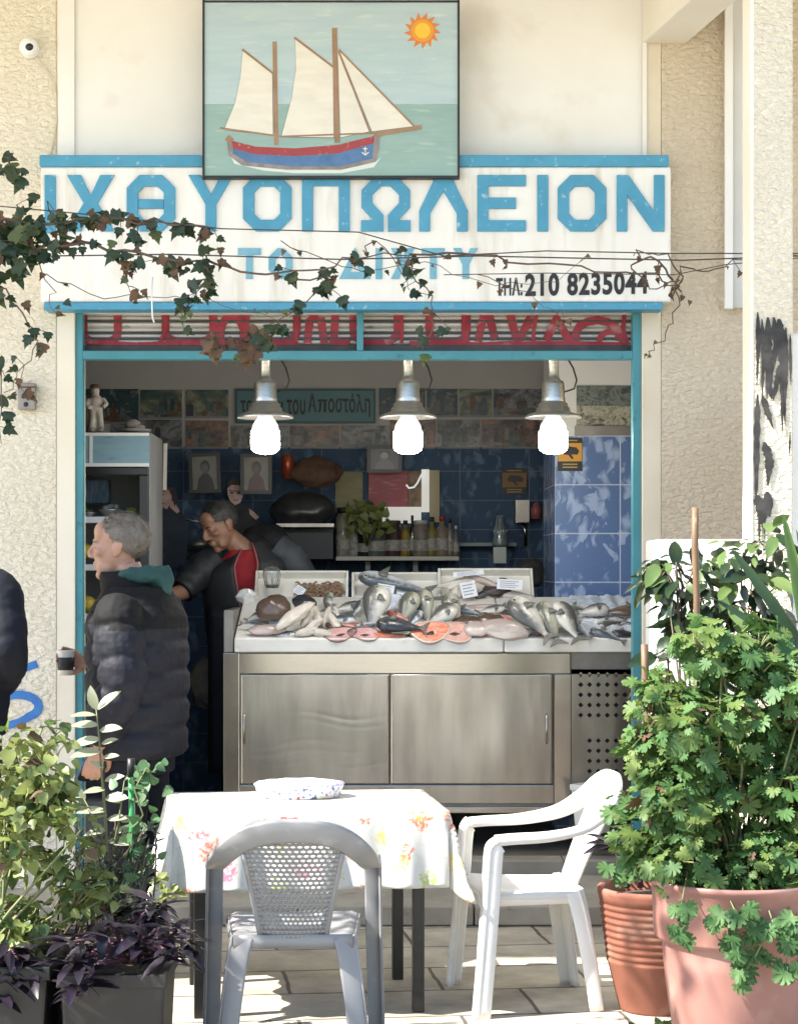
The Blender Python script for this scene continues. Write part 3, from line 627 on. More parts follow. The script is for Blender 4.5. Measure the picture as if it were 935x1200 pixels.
FM = {'bream': fishmat('bream_skin', (.085,.085,.075), (.58,.56,.50)), 'silver': fishmat('silver_skin', (.06,.075,.09), (.55,.57,.58), .3, .6, .22), 'olive': fishmat('olive_skin', (.11,.115,.085), (.40,.39,.31)),
      'dark': fishmat('dark_skin', (.025,.028,.035), (.07,.07,.075)), 'brown': fishmat('brown_skin', (.085,.055,.04), (.16,.11,.085)), 'pale': fishmat('pale_skin', (.38,.31,.28), (.58,.50,.45)), 'pink': fishmat('pink_skin', (.36,.28,.26), (.55,.44,.40))}
FM['eyering'] = mat('fish_eye_ring', (.42,.38,.24), .2); FM['eye'] = mat('fish_eye', (.02,.02,.02), .1); FM['fin'] = mat('fin_grey', (.16,.155,.14), .5, c2=(.09,.09,.08), nscale=60); FM['finpale'] = mat('fin_pale', (.40,.35,.31), .5)
FM['red'] = fishmat('mullet_skin', (.36,.09,.06), (.52,.27,.22)); FM['salmon'] = mat('salmon_flesh', (.60,.13,.05), .35, c2=(.58,.24,.15), nscale=22, nlo=.4, nhi=.6, stretch=(1,1,3), c3=(.62,.36,.27), c3scale=45, c3lo=.58, c3hi=.66); FM['salmonpale'] = mat('pale_salmon', (.55,.26,.20), .35, c2=(.60,.38,.32), nscale=25, c3=(.38,.10,.08), c3scale=40)
FM['tuna'] = mat('pink_steak', (.46,.20,.20), .4, c2=(.52,.32,.31), nscale=30); FM['squid'] = mat('squid_white', (.62,.57,.49), .35, c2=(.52,.46,.40), nscale=25, c3=(.35,.27,.24), c3scale=40, c3lo=.62, c3hi=.75); FM['ink'] = mat('dark_flesh', (.05,.03,.025), .4)
FM['card'] = mat('price_card', (.72,.73,.76), .6); FM['scrib'] = mat('card_ink', (.25,.26,.36), .7)
def ysl(row): return .73+(748-min(746,row))/49*.76
def frame(px, py, y, ang, lean=50, extra=0.):
    o = W(px, py, y); a = R(ang); c, s_ = math.cos(R(lean)), math.sin(R(lean))
    U = Vector((1,0,0)); V = Vector((0,c,s_)); N = Vector((0,-s_,c))
    Xa = U*math.cos(a)+V*math.sin(a); Za = -U*math.sin(a)+V*math.cos(a)
    return Matrix(((Xa.x,-N.x,Za.x,o.x),(Xa.y,-N.y,Za.y,o.y),(Xa.z,-N.z,Za.z,o.z),(0,0,0,1)))
def fish(px, py, ln, ang, km, label, y=1.12, fat=.36, thick=.5, lean=50, name='fish', group='whole fish laid out on the slab', tail=True, bend=0., flip=False):
    "ln in photo pixels; head at +x; the dorsal side is +z"
    if y < 1.4: y = ysl(py+ln*fat*.5*abs(math.cos(R(ang)))+ln*.3*abs(math.sin(R(ang))))
    Lm = S(ln, y); Mx = frame(px, py, y, ang, lean)
    if flip: Mx = Mx @ Matrix.Rotation(math.pi, 4, 'X')
    T_ = thing(name, label, 'fish', Mx.translation, 0, group)
    T_.matrix_world = Mx
    st_ = [(-.42,.085),(-.36,.09),(-.28,.14),(-.15,.24),(0,.34),(.15,.40),(.28,.40),(.38,.34),(.45,.24),(.49,.12),(.505,.01)]
    n = 16; m = MB()
    def f(u, v):
        k = v*(len(st_)-1); i = min(int(k), len(st_)-2); q = k-i
        t = st_[i][0]*(1-q)+st_[i+1][0]*q; r = (st_[i][1]*(1-q)+st_[i+1][1]*q)
        a = 2*math.pi*u; hz = r*fat*1.22; hy = r*fat*thick*(1.1 if t > -.2 else .9)
        return (t*Lm, math.cos(a)*hy*Lm+bend*Lm*(t*t), math.sin(a)*hz*Lm+.015*Lm)
    m.grid(f, n, 31, closed_u=True)
    b = m.build('body', FM[km], T_)
    fm = FM['finpale'] if km in ('pale','pink') else FM['fin']
    if tail:
        m = MB(); h = fat*.42*Lm; yb_ = bend*Lm*.18
        m.prism([(-.40*Lm,-.03*Lm),(-.40*Lm,.05*Lm),(-.52*Lm,h*.9),(-.56*Lm,h),(-.50*Lm,.01*Lm),(-.56*Lm,-h),(-.52*Lm,-h*.85)], yb_-.0025, yb_+.0025); m.build('tail_fin', fm, T_)
    m = MB(); h0 = fat*.46*Lm
    m.prism([(.2*Lm,h0*.9),(.16*Lm,h0*1.25),(.02*Lm,h0*1.22),(-.14*Lm,h0*.85),(-.18*Lm,h0*.55),(.0,h0*.75)], -.002, .002); m.build('dorsal_fin', fm, T_)
    for sy in (-1,1):
        m = MB(); m.ball((.395*Lm, sy*fat*thick*.325*Lm, .05*fat*Lm*2), (.034*Lm,.012*Lm,.034*Lm), 12, 0); m.ball((.395*Lm, sy*fat*thick*.350*Lm, .05*fat*Lm*2), (.020*Lm,.010*Lm,.020*Lm), 10, 1); m.build('eye', [FM['eyering'], FM['eye']], T_)
    m = MB(); sy = -1 if not flip else 1
    m.grid(lambda u,v: ((.24-.13*u)*Lm, sy*(fat*thick*.44*Lm+.004+.01*u*Lm), (-.04+(v-.5)*.11*(.4+u)*1.2-.05*u)*Lm), 4, 4); m.build('pectoral_fin', fm, T_, solid=.0015)
    return T_
def lump(px, py, wpx, hpx, mk, name, label, cat, y=1.08, dpx=None, ang=0., ns=.22, lean=40, group=None, seed=0.):
    if y < 1.4 and group != 'dark corner': y = ysl(py+hpx*.42*abs(math.cos(R(ang)))+wpx*.36*abs(math.sin(R(ang))))
    Mx = frame(px, py, y, ang, lean); a, b = S(wpx,y)/2, S(hpx,y)/2; d = S(dpx or hpx*.7, y)/2
    m = MB(); m.ball((0,0,0), (1,1,1), 28)
    m.v = [tuple(Mx @ Vector((p[0]*a*(1+ns*mnoise.noise((p[0]*1.6+seed,p[1]*1.6,p[2]*1.6))), p[1]*d*(1+ns*mnoise.noise((p[0]*2,p[1]*2+seed,p[2]*2))), p[2]*b*(1+ns*mnoise.noise((p[0]*1.7,p[1]*2,p[2]*1.7+seed*1.3)))))) for p in m.v]
    o = m.build(name, FM[mk] if isinstance(mk,str) else mk); o.data.transform(Matrix.Translation(-Mx.translation)); o.location = Mx.translation
    return tag(o, label, cat, group)
def steak(px, py, wpx, hpx, mk, label, y=1.0, ang=0., skin='pale', hole=True, lean=55):
    y = ysl(py+hpx*.4)
    Mx = frame(px, py, y, ang, lean); a, b = S(wpx,y)/2, S(hpx,y)/2; t = .012
    T_ = thing('fish_steak', label, 'fish steak', Mx.translation, 0, 'fish steaks on the slab'); T_.matrix_world = Mx
    N_ = 28; m = MB(); vs = []
    for yy in (-t, t):
        for i in range(N_):
            q = 2*math.pi*i/N_; rr = 1+.08*math.sin(3*q+wpx)
            vs.append((a*math.cos(q)*rr, yy, b*math.sin(q)*rr))
        for i in range(N_):
            q = 2*math.pi*i/N_; vs.append((.05*a+.25*a*math.cos(q)*(1+.4*math.sin(2*q)), yy, -.2*b+.20*b*math.sin(q)))
    fs = []
    for i in range(N_):
        j = (i+1) % N_
        fs += [(i,j,N_+j,N_+i),(2*N_+i,3*N_+i,3*N_+j,2*N_+j),(N_+i,N_+j,3*N_+j,3*N_+i)]
    m.add(vs, fs); m.build('flesh', FM[mk], T_, bevel=.002)
    m = MB(); m.stroke([(a*1.03*math.cos(2*math.pi*i/N_)*(1+.08*math.sin(6*math.pi*i/N_+wpx)), b*1.03*math.sin(2*math.pi*i/N_)*(1+.08*math.sin(6*math.pi*i/N_+wpx))) for i in range(N_)], .006, -t-.002, t+.002, closed=True); m.build('skin', FM[skin], T_)
    m = MB(); m.ball((.05*a,.004,-.2*b), (.33*a,.008,.28*b), 14); m.build('cavity', FM['ink'], T_)
    return T_
def card(px, py, wpx, hpx, ang, label, y=1.02, lean=65):
    Mx = frame(px, py, y, ang, lean); a, b = S(wpx,y)/2, S(hpx,y)/2
    T_ = thing('price_card', label, 'price card', Mx.translation, 0, 'white price cards'); T_.matrix_world = Mx
    m = MB(); m.box(-a,a,-.001,.001,-b,b); m.build('card_sheet', FM['card'], T_)
    m = MB()
    for k in range(4):
        zz = b*(.6-.4*k); m.box(-a*.75, a*(.7-.25*(k%2)), -.0022, -.0012, zz-b*.06, zz+b*.06)
    m.build('handwriting', FM['scrib'], T_)
# whole fish
G = fish
G(440,713,62,78,'bream','large grey bream standing nose up at the front of the tray of silver fish',1.2,.55,.62,62)
G(478,713,46,68,'olive','olive backed bream leaning nose up beside the white plastic sheet',1.22,.52,.6,62)
G(499,711,46,100,'olive','second olive bream nose up between the tray and the black fish',1.22,.52,.6,62)
G(517,722,44,35,'bream','pale bream with its head raised behind the salmon steak',1.15,.55,.6,58)
G(532,714,44,110,'olive','curved olive bream nearest the tray of squid',1.2,.5,.6,62)
G(470,733,58,172,'dark','black skinned fish lying flat behind the salmon fillet',1.08,.42,.7,45)
G(622,724,72,126,'bream','grey bream lying tail down, furthest from the tiled pier of three alike',1.1,.46,.6,52)
G(645,729,62,104,'olive','bream lying tail down under a white price card',1.08,.44,.6,52)
G(664,728,60,112,'bream','bream lying tail down closest to the ice patch',1.1,.46,.6,52,flip=True)
G(694,716,40,12,'bream','bream whose open head points at the door frame on the ice',1.22,.5,.7,40)
G(728,716,52,4,'brown','brownish fish lying on ice against the blue tiles',1.22,.4,.6,40,flip=True)
G(712,744,44,150,'silver','small silver fish lying at the ice edge near the door frame',1.02,.4,.6,40)
G(734,743,36,172,'dark','dark fish half hidden behind the door frame',1.02,.4,.6,35)
G(463,683,88,166,'silver','long silver fish laid on top across the middle tray',1.46,.26,.7,60,group='long silver fish in the tray')
G(474,697,84,168,'silver','long silver fish laid underneath across the middle tray',1.44,.24,.7,58,group='long silver fish in the tray',flip=True)
for k,(a,b,l,an) in enumerate(((392,716,34,120),(420,713,30,60),(407,712,36,15),(398,727,38,5))):
    G(a,b,l,an,'silver' if k%2 else 'bream',['small grey fish leaning to one side of the stacked pile','small silver fish leaning on the other side of the pile','small grey fish lying on top of the pile','small silver fish lying along the foot of the pile'][k],1.15,.4,.6,50,group='pile of small fish')
# cuts, squid, rays
lump(322,713,42,34,'brown','skate','brown rounded skate humped at the end of the slab','skate',1.15,30,20,.2)
lump(357,707,30,24,'dark','dark_fish','dark rounded fish body behind the white squid','fish',1.25,18,-30,.2,seed=2)
lump(312,738,50,15,'pink','fillet','pinkish fillet lying flat below the brown skate','fillet',1.02,10,3,.3,seed=3,group='fillets on the slab')
lump(345,722,62,17,'squid','cuttlefish','long cream strip of cuttlefish leaning beside the brown skate','cuttlefish',1.1,14,48,.3,seed=4)
sq = [(360,724,34,10,70,'white squid tube standing upright first in the heap'),(371,722,36,10,100,'white squid tube standing upright in the middle of the heap'),(383,723,34,10,82,'white squid tube standing upright last in the heap'),(392,729,34,10,112,'white squid tube slanting against the pile of small fish'),(360,740,30,12,20,'white squid tube lying flat in front of the heap'),(378,742,30,11,-14,'white squid tube lying crosswise in front of the heap'),(368,732,30,10,50,'white squid tube slanting in the middle of the heap')]
for k,(a,b,wd,h,an,lb) in enumerate(sq): lump(a,b,wd,h,'squid','squid',lb,'squid',1.08-.008*k,9,an,.25,seed=5+k,group='heap of white squid')
lump(388,735,18,9,'ink','squid','dark squid head lying at the side of the white heap','squid',1.05,8,-50,.3,seed=14)
steak(398,744,38,19,'tuna','pink fish steak with dark hollow beside the white squid',1.0,8,'brown'); steak(427,744,36,18,'tuna','pink fish steak with dark hollow beside the orange fillet',.99,-6,'brown')
lump(452,745,44,12,'salmon','fillet','bright orange salmon fillet lying flat at the slab edge','fillet',.98,9,-3,.2,seed=20,group='fillets on the slab')
steak(504,741,44,28,'salmon','bright orange salmon steak with a dark hollow',.99,6,'pale'); steak(532,742,42,26,'salmonpale','paler pink salmon steak next to the bright orange one',.985,-8,'pale')
lump(546,729,36,20,'brown','flatfish','dark brown flatfish behind the pale salmon steak','flatfish',1.1,10,6,.2,seed=21); lump(577,727,34,20,'brown','flatfish','dark brown flatfish lying under the pale monkfish','flatfish',1.1,10,-16,.2,seed=23)
lump(559,737,32,24,'pale','fillet','round whitish fillet lying between two brown flatfish','fillet',1.05,12,0,.15,seed=24,group='fillets on the slab')
lump(572,749,40,13,'tuna','fillet','narrow pink fillet lying under the whitish round one','fillet',.98,9,6,.25,seed=25,group='fillets on the slab'); lump(543,752,30,9,'pink','fillet','thin pale pink fillet at the joint of the slab','fillet',.97,8,8,.3,seed=26,group='fillets on the slab')
lump(592,738,64,28,'pale','monkfish','wide pale monkfish body at the front of the squid tray','monkfish',1.04,22,-8,.28,seed=27); lump(600,749,66,12,'pink','monkfish_tail','long pale pink monkfish tail along the slab edge','monkfish',.98,10,4,.3,seed=28)
lump(560,714,74,12,'pink','fillet','long pale fillet lying along the back of the slab','fillet',1.32,10,4,.3,seed=29,group='fillets on the slab')
lump(520,750,20,8,'pale','fillet','scrap of whitish fish between the two salmon steaks','fillet',.96,7,0,.3,seed=30,group='fillets on the slab')
more = [(300,722,26,30,'bream','small grey fish half hidden behind the brown skate',1.2),(296,733,30,-12,'silver','small silver fish lying at the left end of the slab',1.1),(334,744,26,8,'silver','tiny silver fish lying below the squid heap',1.0),(468,722,32,150,'red','red mullet tucked under the two olive breams',1.1),(508,730,34,20,'red','red mullet lying behind the orange salmon steak',1.1),(412,734,32,-15,'red','red mullet lying behind the two pink steaks',1.05),(590,724,34,175,'red','red mullet lying on the back of the pale monkfish',1.12),(632,748,30,12,'red','little red mullet at the slab edge below the breams',.97),(384,705,30,75,'olive','small olive fish leaning on the tray above the squid heap',1.25),
 (430,733,34,200,'silver','small silver fish under the chin of the large bream',1.1),(455,727,34,-35,'bream','small grey fish between the large bream and the black fish',1.1),(486,726,32,60,'silver','small silver fish between the two olive breams',1.15),(548,716,36,160,'silver','small silver fish lying along the foot of the squid tray',1.25),(575,715,34,12,'bream','small grey fish lying below the price card of the squid tray',1.25),(596,713,34,172,'silver','small silver fish touching the three breams',1.25),
 (606,730,34,-60,'olive','small olive fish tucked against the three breams',1.1),(680,736,36,128,'silver','small silver fish tail down at the edge of the ice',1.05),(654,715,30,20,'olive','small olive fish behind the card on the bream',1.25),(678,712,32,170,'bream','small grey fish at the back edge of the ice',1.3),(741,726,34,10,'silver','small silver fish on the ice beside the teal door post',1.1),(716,728,34,188,'bream','small grey fish in the middle of the ice',1.15),(420,744,20,190,'dark','little dark fish between the pink steaks',.98),(478,748,26,6,'silver','little silver fish at the slab edge under the black fish',.97)]
for a,b,l,an,k,lb,y in more: G(a,b,l,an,k,lb,y,.36,.6,48,group='small fish scattered over the slab')
card(452,690,20,11,-10,'white price card on the long silver fish',1.38); card(690,731,20,10,8,'white price card stuck in the ice',.95); card(322,728,14,9,10,'little white card leaning on the brown skate',.98)
ice = MB(); ya, yb2 = yc+.05, yc+.72
ice.grid(lambda u,v: (W(672,0,ya).x+u*.42, ya+v*(yb2-ya), slab_z(ya+v*(yb2-ya))+.012+.018*mnoise.noise((u*9,v*9,1))+.01*mnoise.noise((u*30,v*30,4))-.03*(max(0,.12-u)*8)**2), 40, 40)
io = ice.build('crushed_ice', mat('ice', (.66,.69,.71), .25, c2=(.56,.60,.64), nscale=40, bump=.6, bscale=120, bdist=.006)); io['kind'] = 'stuff'; tag(io, 'crushed ice spread at the tiled end of the slab', 'ice', kind='stuff')
# tray contents
def in_tray(t, n, fn):
    Mx, w2, hl = t
    for k in range(n): fn(k, Mx, w2, hl)
m = MB(); Mx, w2, hl = t1
rs = random.Random(3)
for k in range(230):
    x = rs.uniform(-.03, w2*.88); v = rs.uniform(.02, hl*.68); o_ = Vector((x, v, -.03+rs.uniform(0,.03)*(1.1-v/hl)))
    an = rs.uniform(0,6.28); r = .013
    pts = [Mx @ (o_+Vector((math.cos(an+q*2.6)*r, math.sin(an+q*2.6)*r, .004*math.sin(q*3)))) for q in (0,.25,.5,.75,1)]
    m.tube(pts, [.0055,.0058,.005,.004,.002], 6)
so = m.build('shrimp_heap', mat('shrimp_brown', (.22,.13,.075), .4, c2=(.30,.20,.12), nscale=30, c3=(.10,.05,.03), c3scale=60)); tag(so, 'heap of small brown shrimps in the tray beside the glass jar', 'shrimps', kind='stuff')
jar = thing('glass_jar', 'upturned ribbed glass jar standing on the shrimp tray', 'jar', W(319,689,1.46))
u = S(1,1.46); m = MB(); m.lathe([(7*u,0),(8.5*u,3*u),(10.5*u,14*u),(10*u,21*u),(6*u,25*u),(0,26*u)], n=20); m.build('glass', mat('thin_glass', (.9,.92,.92), .05, trans=.95, spec=.6), jar, solid=.002)
m = MB(); m.lathe([(0,0),(7*u,0),(7*u,4*u),(0,4*u)], n=16); m.build('dark_rim', M['dark'], jar)
for k in range(8):
    a = k*.785; m = MB(); m.tube([(7.2*u*math.cos(a),7.2*u*math.sin(a),2*u),(10.8*u*math.cos(a),10.8*u*math.sin(a),14*u),(10.3*u*math.cos(a),10.3*u*math.sin(a),21*u),(4*u*math.cos(a),4*u*math.sin(a),25.5*u)], .0016, 5); m.build('wire', M['steelband'], jar)
sl3 = [(540,683,50,13,14,'squid','pale squid draped across the top of the squid tray'),(537,690,26,18,70,'squid','pale squid mantle in the corner of the squid tray'),(562,680,44,8,-20,'pink','pinkish squid tentacles trailing over the squid tray'),(583,690,36,18,10,'ink','black octopus lump in the middle of the squid tray'),(574,694,40,10,25,'dark','dark mottled squid under the octopus lump'),(604,698,40,10,-6,'squid','pale squid lying under the price card of the squid tray'),(560,700,44,8,4,'pink','pink squid lying along the front of the squid tray'),(593,683,24,9,-30,'ink','black tentacle curled above the octopus lump')]
for k,(a,b,wd,h,an,mk,lb) in enumerate(sl3): lump(a,b,wd,h,mk,'squid',lb,'squid',1.47,10,an,.4,60,'seafood heaped in the squid tray',31+k)
card(549,691,18,20,12,'white price card standing among the squid',1.40); card(597,685,30,13,-4,'white price card lying on the end of the squid tray',1.42); card(549,672,36,6,6,'white paper strip on the top edge of the squid tray',1.43)
card(638,727,24,11,-6,'white price card laid across the bream',.78); card(362,710,16,8,-15,'small card on the dark rounded fish',1.2); card(351,692,12,11,-35,'crumpled white paper beside the shrimps',1.42)
lump(454,707,36,20,mat('plastic_sheet',(.62,.66,.74),.15,c2=(.48,.52,.60),nscale=25),'plastic_sheet','crumpled bluish plastic sheet between the large bream and the olive one','plastic sheet',1.3,8,28,.45,60,seed=50)
lump(290,700,26,14,mat('clear_bag',(.66,.65,.62),.2,c2=(.55,.54,.52),nscale=30),'plastic_bag','crumpled clear plastic bag at the corner of the slab','plastic bag',1.42,20,0,.5,seed=51)
cr = MB(); p = W(706,0,.62)
wb = thing('styrofoam_box', 'small white styrofoam box on the shop floor by the counter vent', 'box', W(694,955,.55))
u = S(1,.55); m = MB(); m.lathe([(20*u,-20*u),(25*u,28*u),(27*u,30*u),(27*u,36*u),(24*u,36*u),(23*u,30*u),(18*u,-16*u),(0,-16*u)], n=4, smooth=False); m.build('box_body', M['foam'], wb, bevel=.004)
# ------------------------------------------------------------------ inside the shop
yk2 = 3.4
def wallrect(px0, py0, px1, py1, y): a, b = W(px0,py0,y), W(px1,py1,y); return a.x, b.x, b.z, a.z
def printmat(name, cols, sc=9., dark=.5):
    "a dim printed photograph of stalls and people: patches of a few colours"
    m = bpy.data.materials.new(name); m.use_nodes = True; t = m.node_tree; P = t.nodes['Principled BSDF']; L = t.links.new
    tc = t.nodes.new('ShaderNodeTexCoord'); mp = t.nodes.new('ShaderNodeMapping'); mp.inputs['Scale'].default_value = (sc*.75,1,sc*1.1); L(tc.outputs['Object'], mp.inputs[0])
    n = t.nodes.new('ShaderNodeTexNoise'); n.inputs['Scale'].default_value = 2.4; n.inputs['Detail'].default_value = 7; n.inputs['Distortion'].default_value = 1.1; L(mp.outputs[0], n.inputs[0])
    n.inputs['Scale'].default_value = .9; n.inputs['Detail'].default_value = 5; n.inputs['Roughness'].default_value = .62
    n2 = t.nodes.new('ShaderNodeTexNoise'); n2.inputs['Scale'].default_value = 3.2; n2.inputs['Detail'].default_value = 2; L(mp.outputs[0], n2.inputs[0])
    ad = t.nodes.new('ShaderNodeMath'); ad.operation = 'MULTIPLY_ADD'; ad.inputs[1].default_value = .35; L(n2.outputs[0], ad.inputs[0]); L(n.outputs[0], ad.inputs[2])
    r = t.nodes.new('ShaderNodeValToRGB'); L(ad.outputs[0], r.inputs[0]); e = r.color_ramp.elements
    k = len(cols)
    for i, c in enumerate(cols):
        pos = .50+.38*i/max(1,k-1)
        q = e[i] if i < 2 else e.new(pos)
        q.position = pos; q.color = (*c,1)
    L(r.outputs[0], P.inputs['Base Color']); P.inputs['Roughness'].default_value = .3
    return m
PM = [printmat('print_teal', [(0.024,0.037,0.043),(0.037,0.086,0.098),(0.024,0.049,0.061),(0.196,0.233,0.220),(0.061,0.122,0.135)], 8),
      printmat('print_warm', [(0.037,0.031,0.037),(0.086,0.061,0.061),(0.147,0.122,0.122),(0.343,0.159,0.086),(0.245,0.233,0.208)], 9),
      printmat('print_green', [(0.024,0.037,0.037),(0.049,0.098,0.098),(0.098,0.135,0.086),(0.294,0.282,0.196),(0.061,0.098,0.135)], 7),
      printmat('print_grey', [(0.037,0.037,0.043),(0.073,0.080,0.086),(0.147,0.159,0.171),(0.269,0.269,0.269),(0.073,0.098,0.122)], 10)]
prints = [(96,456,163,497,0,'dark printed photo behind the fisherman figurine'),(165,457,214,491,2,'printed photo of an orange starfish shape on dark green'),(218,457,268,490,2,'printed photo with a pale green mound next to the Greek banner'),
 (130,492,214,526,3,'printed photo under the starfish print'),(218,493,268,526,1,'printed photo of a warm lit stall under the pale green mound'),(271,499,338,526,3,'printed photo partly behind the lamp under the Greek banner'),(340,499,398,526,1,'printed photo of stalls under the middle of the Greek banner'),(400,499,455,526,3,'printed photo under the end of the Greek banner'),
 (444,455,498,489,0,'printed photo behind the middle lamp'),(500,456,536,489,0,'printed photo of standing figures right of the middle lamp'),(538,456,576,489,2,'printed photo of blue boats in the upper row'),(578,456,634,489,3,'printed photo of a pale crowd at the end of the upper row'),
 (457,492,510,526,1,'printed photo of a fish stall below the middle lamp'),(512,492,562,526,3,'printed photo of people in grey in the lower row'),(564,492,632,526,1,'printed photo of orange goods at the end of the lower row')]
PF = [mat('print_ink_%d'%i, c, .35, c2=tuple(x*.5 for x in c), nscale=35) for i,c in enumerate(((.035,.05,.06),(.14,.15,.14),(.07,.12,.13),(.15,.085,.045),(.22,.22,.20),(.20,.13,.10),(.03,.025,.022)))]
for k,(a,b,c,d,pm,lb) in enumerate(prints):
    x0,x1,z0,z1 = wallrect(a,b,c,d,yk2)
    T_ = thing('photo_print', lb, 'photo', ((x0+x1)/2, yk2-.001, (z0+z1)/2), 0, 'printed photos covering the back wall')
    hw, hz = (x1-x0)/2, (z1-z0)/2
    m = MB(); m.box(-hw,hw,-.012,0,-hz,hz); o = m.build('print_sheet', PM[pm], T_)
    # shift texture space so every print differs
    for v in o.data.vertices: v.co.x += k*3.7
    o.location.x = -k*3.7
    rk = random.Random(k*7+1); m = MB(); lay = .0125
    def oval(cx, cz, rx, rz, mi, y0):
        m.prism([(cx+rx*math.cos(2*math.pi*i/14), cz+rz*math.sin(2*math.pi*i/14)) for i in range(14)], y0, -.0122, mi)
    for f_ in range(rk.randint(4,7)):
        cx = rk.uniform(-.85,.85)*hw; hh = rk.uniform(.35,.7)*hz; cz = rk.uniform(-.5,.15)*hz; bw = min(hh*rk.uniform(.3,.45), hw*.2); lay += .00015
        cx = max(-hw+bw*1.1, min(hw-bw*1.1, cx)); top_ = min(cz+hh, hz*.8)
        m.prism([(cx-bw,max(-hz*.97,cz-hh)),(cx+bw,max(-hz*.97,cz-hh)),(cx+bw*.9,top_-bw*1.2),(cx+bw*.4,top_-bw*.7),(cx-bw*.4,top_-bw*.7),(cx-bw*.9,top_-bw*1.2)], -lay, -.0122, rk.randint(0,4)); oval(cx, top_-bw*.35, bw*.38, bw*.5, 5 if rk.random() < .6 else 6, -lay-.0001)
    for f_ in range(rk.randint(2,4)):
        cx = rk.uniform(-.6,.6)*hw; lay += .00015; ww = rk.uniform(.15,.4)*hw; oval(max(-hw+ww,min(hw-ww,cx)), -hz*rk.uniform(.5,.75), ww, hz*rk.uniform(.1,.2), rk.randint(1,4), -lay)
    m.build('printed_scene', PF, T_)
    m = MB(); m.box(-hw,hw,-.0145,-.0125,-hz,-hz+.012); m.build('white_edge', mat('print_edge',(.22,.24,.25),.6) if k==0 else bpy.data.materials['print_edge'], T_)
x0,x1,z0,z1 = wallrect(675,452,760,499,yn)
T_ = thing('photo_print', 'larger printed photo of a crowd above pale fish on the tiled pier', 'photo', ((x0+x1)/2, yn-.001, (z0+z1)/2))
hw, hz = (x1-x0)/2, (z1-z0)/2
m = MB(); m.box(-hw,hw,-.008,0,0,hz); m.build('crowd_picture', printmat('print_crowd', [(.04,.05,.045),(.10,.12,.11),(.20,.22,.20),(.06,.08,.07),(.30,.30,.27)], 13), T_)
m = MB(); m.box(-hw,hw,-.008,0,-hz,-.001); m.build('fish_picture', printmat('print_fish', [(.06,.06,.05),(.20,.20,.15),(.42,.40,.32),(.16,.18,.12),(.45,.42,.35)], 16), T_)
m = MB(); m.box(-hw-.01,hw,-.03,0,-hz-.055,-hz-.003); m.build('shelf_edge', M['steeldark'], T_)
# banner
yb_ = 3.36
x0,x1,z0,z1 = wallrect(276,456,440,496,yb_)
T_ = thing('indoor_banner', 'teal banner with black Greek lettering on the back wall', 'sign')
m = MB(); m.box(x0,x1,yb_,yb_+.025,z0,z1); m.build('banner_board', mat('banner_teal', (.10,.235,.25), .55, c2=(.085,.20,.22), nscale=4), T_)
m = MB(); q = .012; m.stroke([(x0+q/2,z0+q/2),(x1-q/2,z0+q/2),(x1-q/2,z1-q/2),(x0+q/2,z1-q/2)], q, yb_-.006, yb_-.0005, closed=True); m.build('banner_edge', mat('banner_edge', (.03,.085,.10), .5), T_)
def bt(s_, a, b, t_, bo, bold=.022):
    p, q_ = W(a,t_,yb_), W(b,bo,yb_); text(s_, M['black'], T_, 'banner_word', p.x, q_.x, q_.z, p.z, yb_-.0008, .002, bold)
bt('το', 282, 296, 469, 483); bt('στέκι', 299, 333, 466, 484); bt('του', 336, 358, 468, 486); bt('Α', 361, 371, 461, 483, .02); bt('οστόλη', 384.5, 434, 461, 489, .02)
m = MB(); pb = lambda q: [(W(a,b,yb_).x, W(a,b,yb_).z) for a,b in q]
m.prism(pb([(372.5,468),(383.5,468),(383.5,470.6),(382.4,470.6),(382.4,483.2),(379.4,483.2),(379.4,470.6),(376.8,470.6),(376.6,479),(375.6,483.2),(372.8,483.2),(374,478),(374.2,470.6),(372.5,470.6)]), yb_-.0028, yb_-.0008); m.build('banner_letter', M['black'], T_)
# framed pictures
def framed(px0, py0, px1, py1, y, tilt, label, bgc, bodyc, headc, fcol=(.02,.018,.016), group='framed portraits'):
    a, b = W(px0,py0,y), W(px1,py1,y); hw, hz = (b.x-a.x)/2, (a.z-b.z)/2
    T_ = thing('framed_portrait', label, 'picture', ((a.x+b.x)/2, y, (a.z+b.z)/2), 0, group); T_.rotation_euler = (0, R(tilt), 0)
    t = .022; m = MB(); m.stroke([(-hw+t/2,-hz+t/2),(hw-t/2,-hz+t/2),(hw-t/2,hz-t/2),(-hw+t/2,hz-t/2)], t, -.02, .02, closed=True); m.build('frame', mat('frame_dark', fcol, .4), T_)
    m = MB(); m.box(-hw+t,hw-t,-.004,.01,-hz+t,hz-t,0); w2 = hw-t
    m.prism([(-w2*.7,-hz+t),(w2*.75,-hz+t),(w2*.6,-hz*.3),(w2*.25,-hz*.02),(-w2*.2,-hz*.02),(-w2*.55,-hz*.3)], -.0052, -.0042, 1)
    m.prism([(w2*.38*math.cos(2*math.pi*i/18)+.02*w2, hz*.3+hz*.34*math.sin(2*math.pi*i/18)) for i in range(18)], -.0064, -.0044, 2)
    m.prism([(.02*w2+w2*.30*math.cos(2*math.pi*i/18)-.03*w2, hz*.24+hz*.26*math.sin(2*math.pi*i/18)) for i in range(18)], -.0076, -.0060, 3)
    m.build('photograph', [mat('photo_ground', bgc, .35, c2=tuple(x*.75 for x in bgc), nscale=14), mat('photo_clothes', bodyc, .35, c2=tuple(x*1.6+.02 for x in bodyc), nscale=30, nlo=.55, nhi=.75), mat('photo_head', tuple(x*.35 for x in headc), .35, c2=tuple(x*.2 for x in headc), nscale=28), mat('photo_face', tuple(x*1.6 for x in headc), .35, c2=headc, nscale=40)], T_)
    return T_
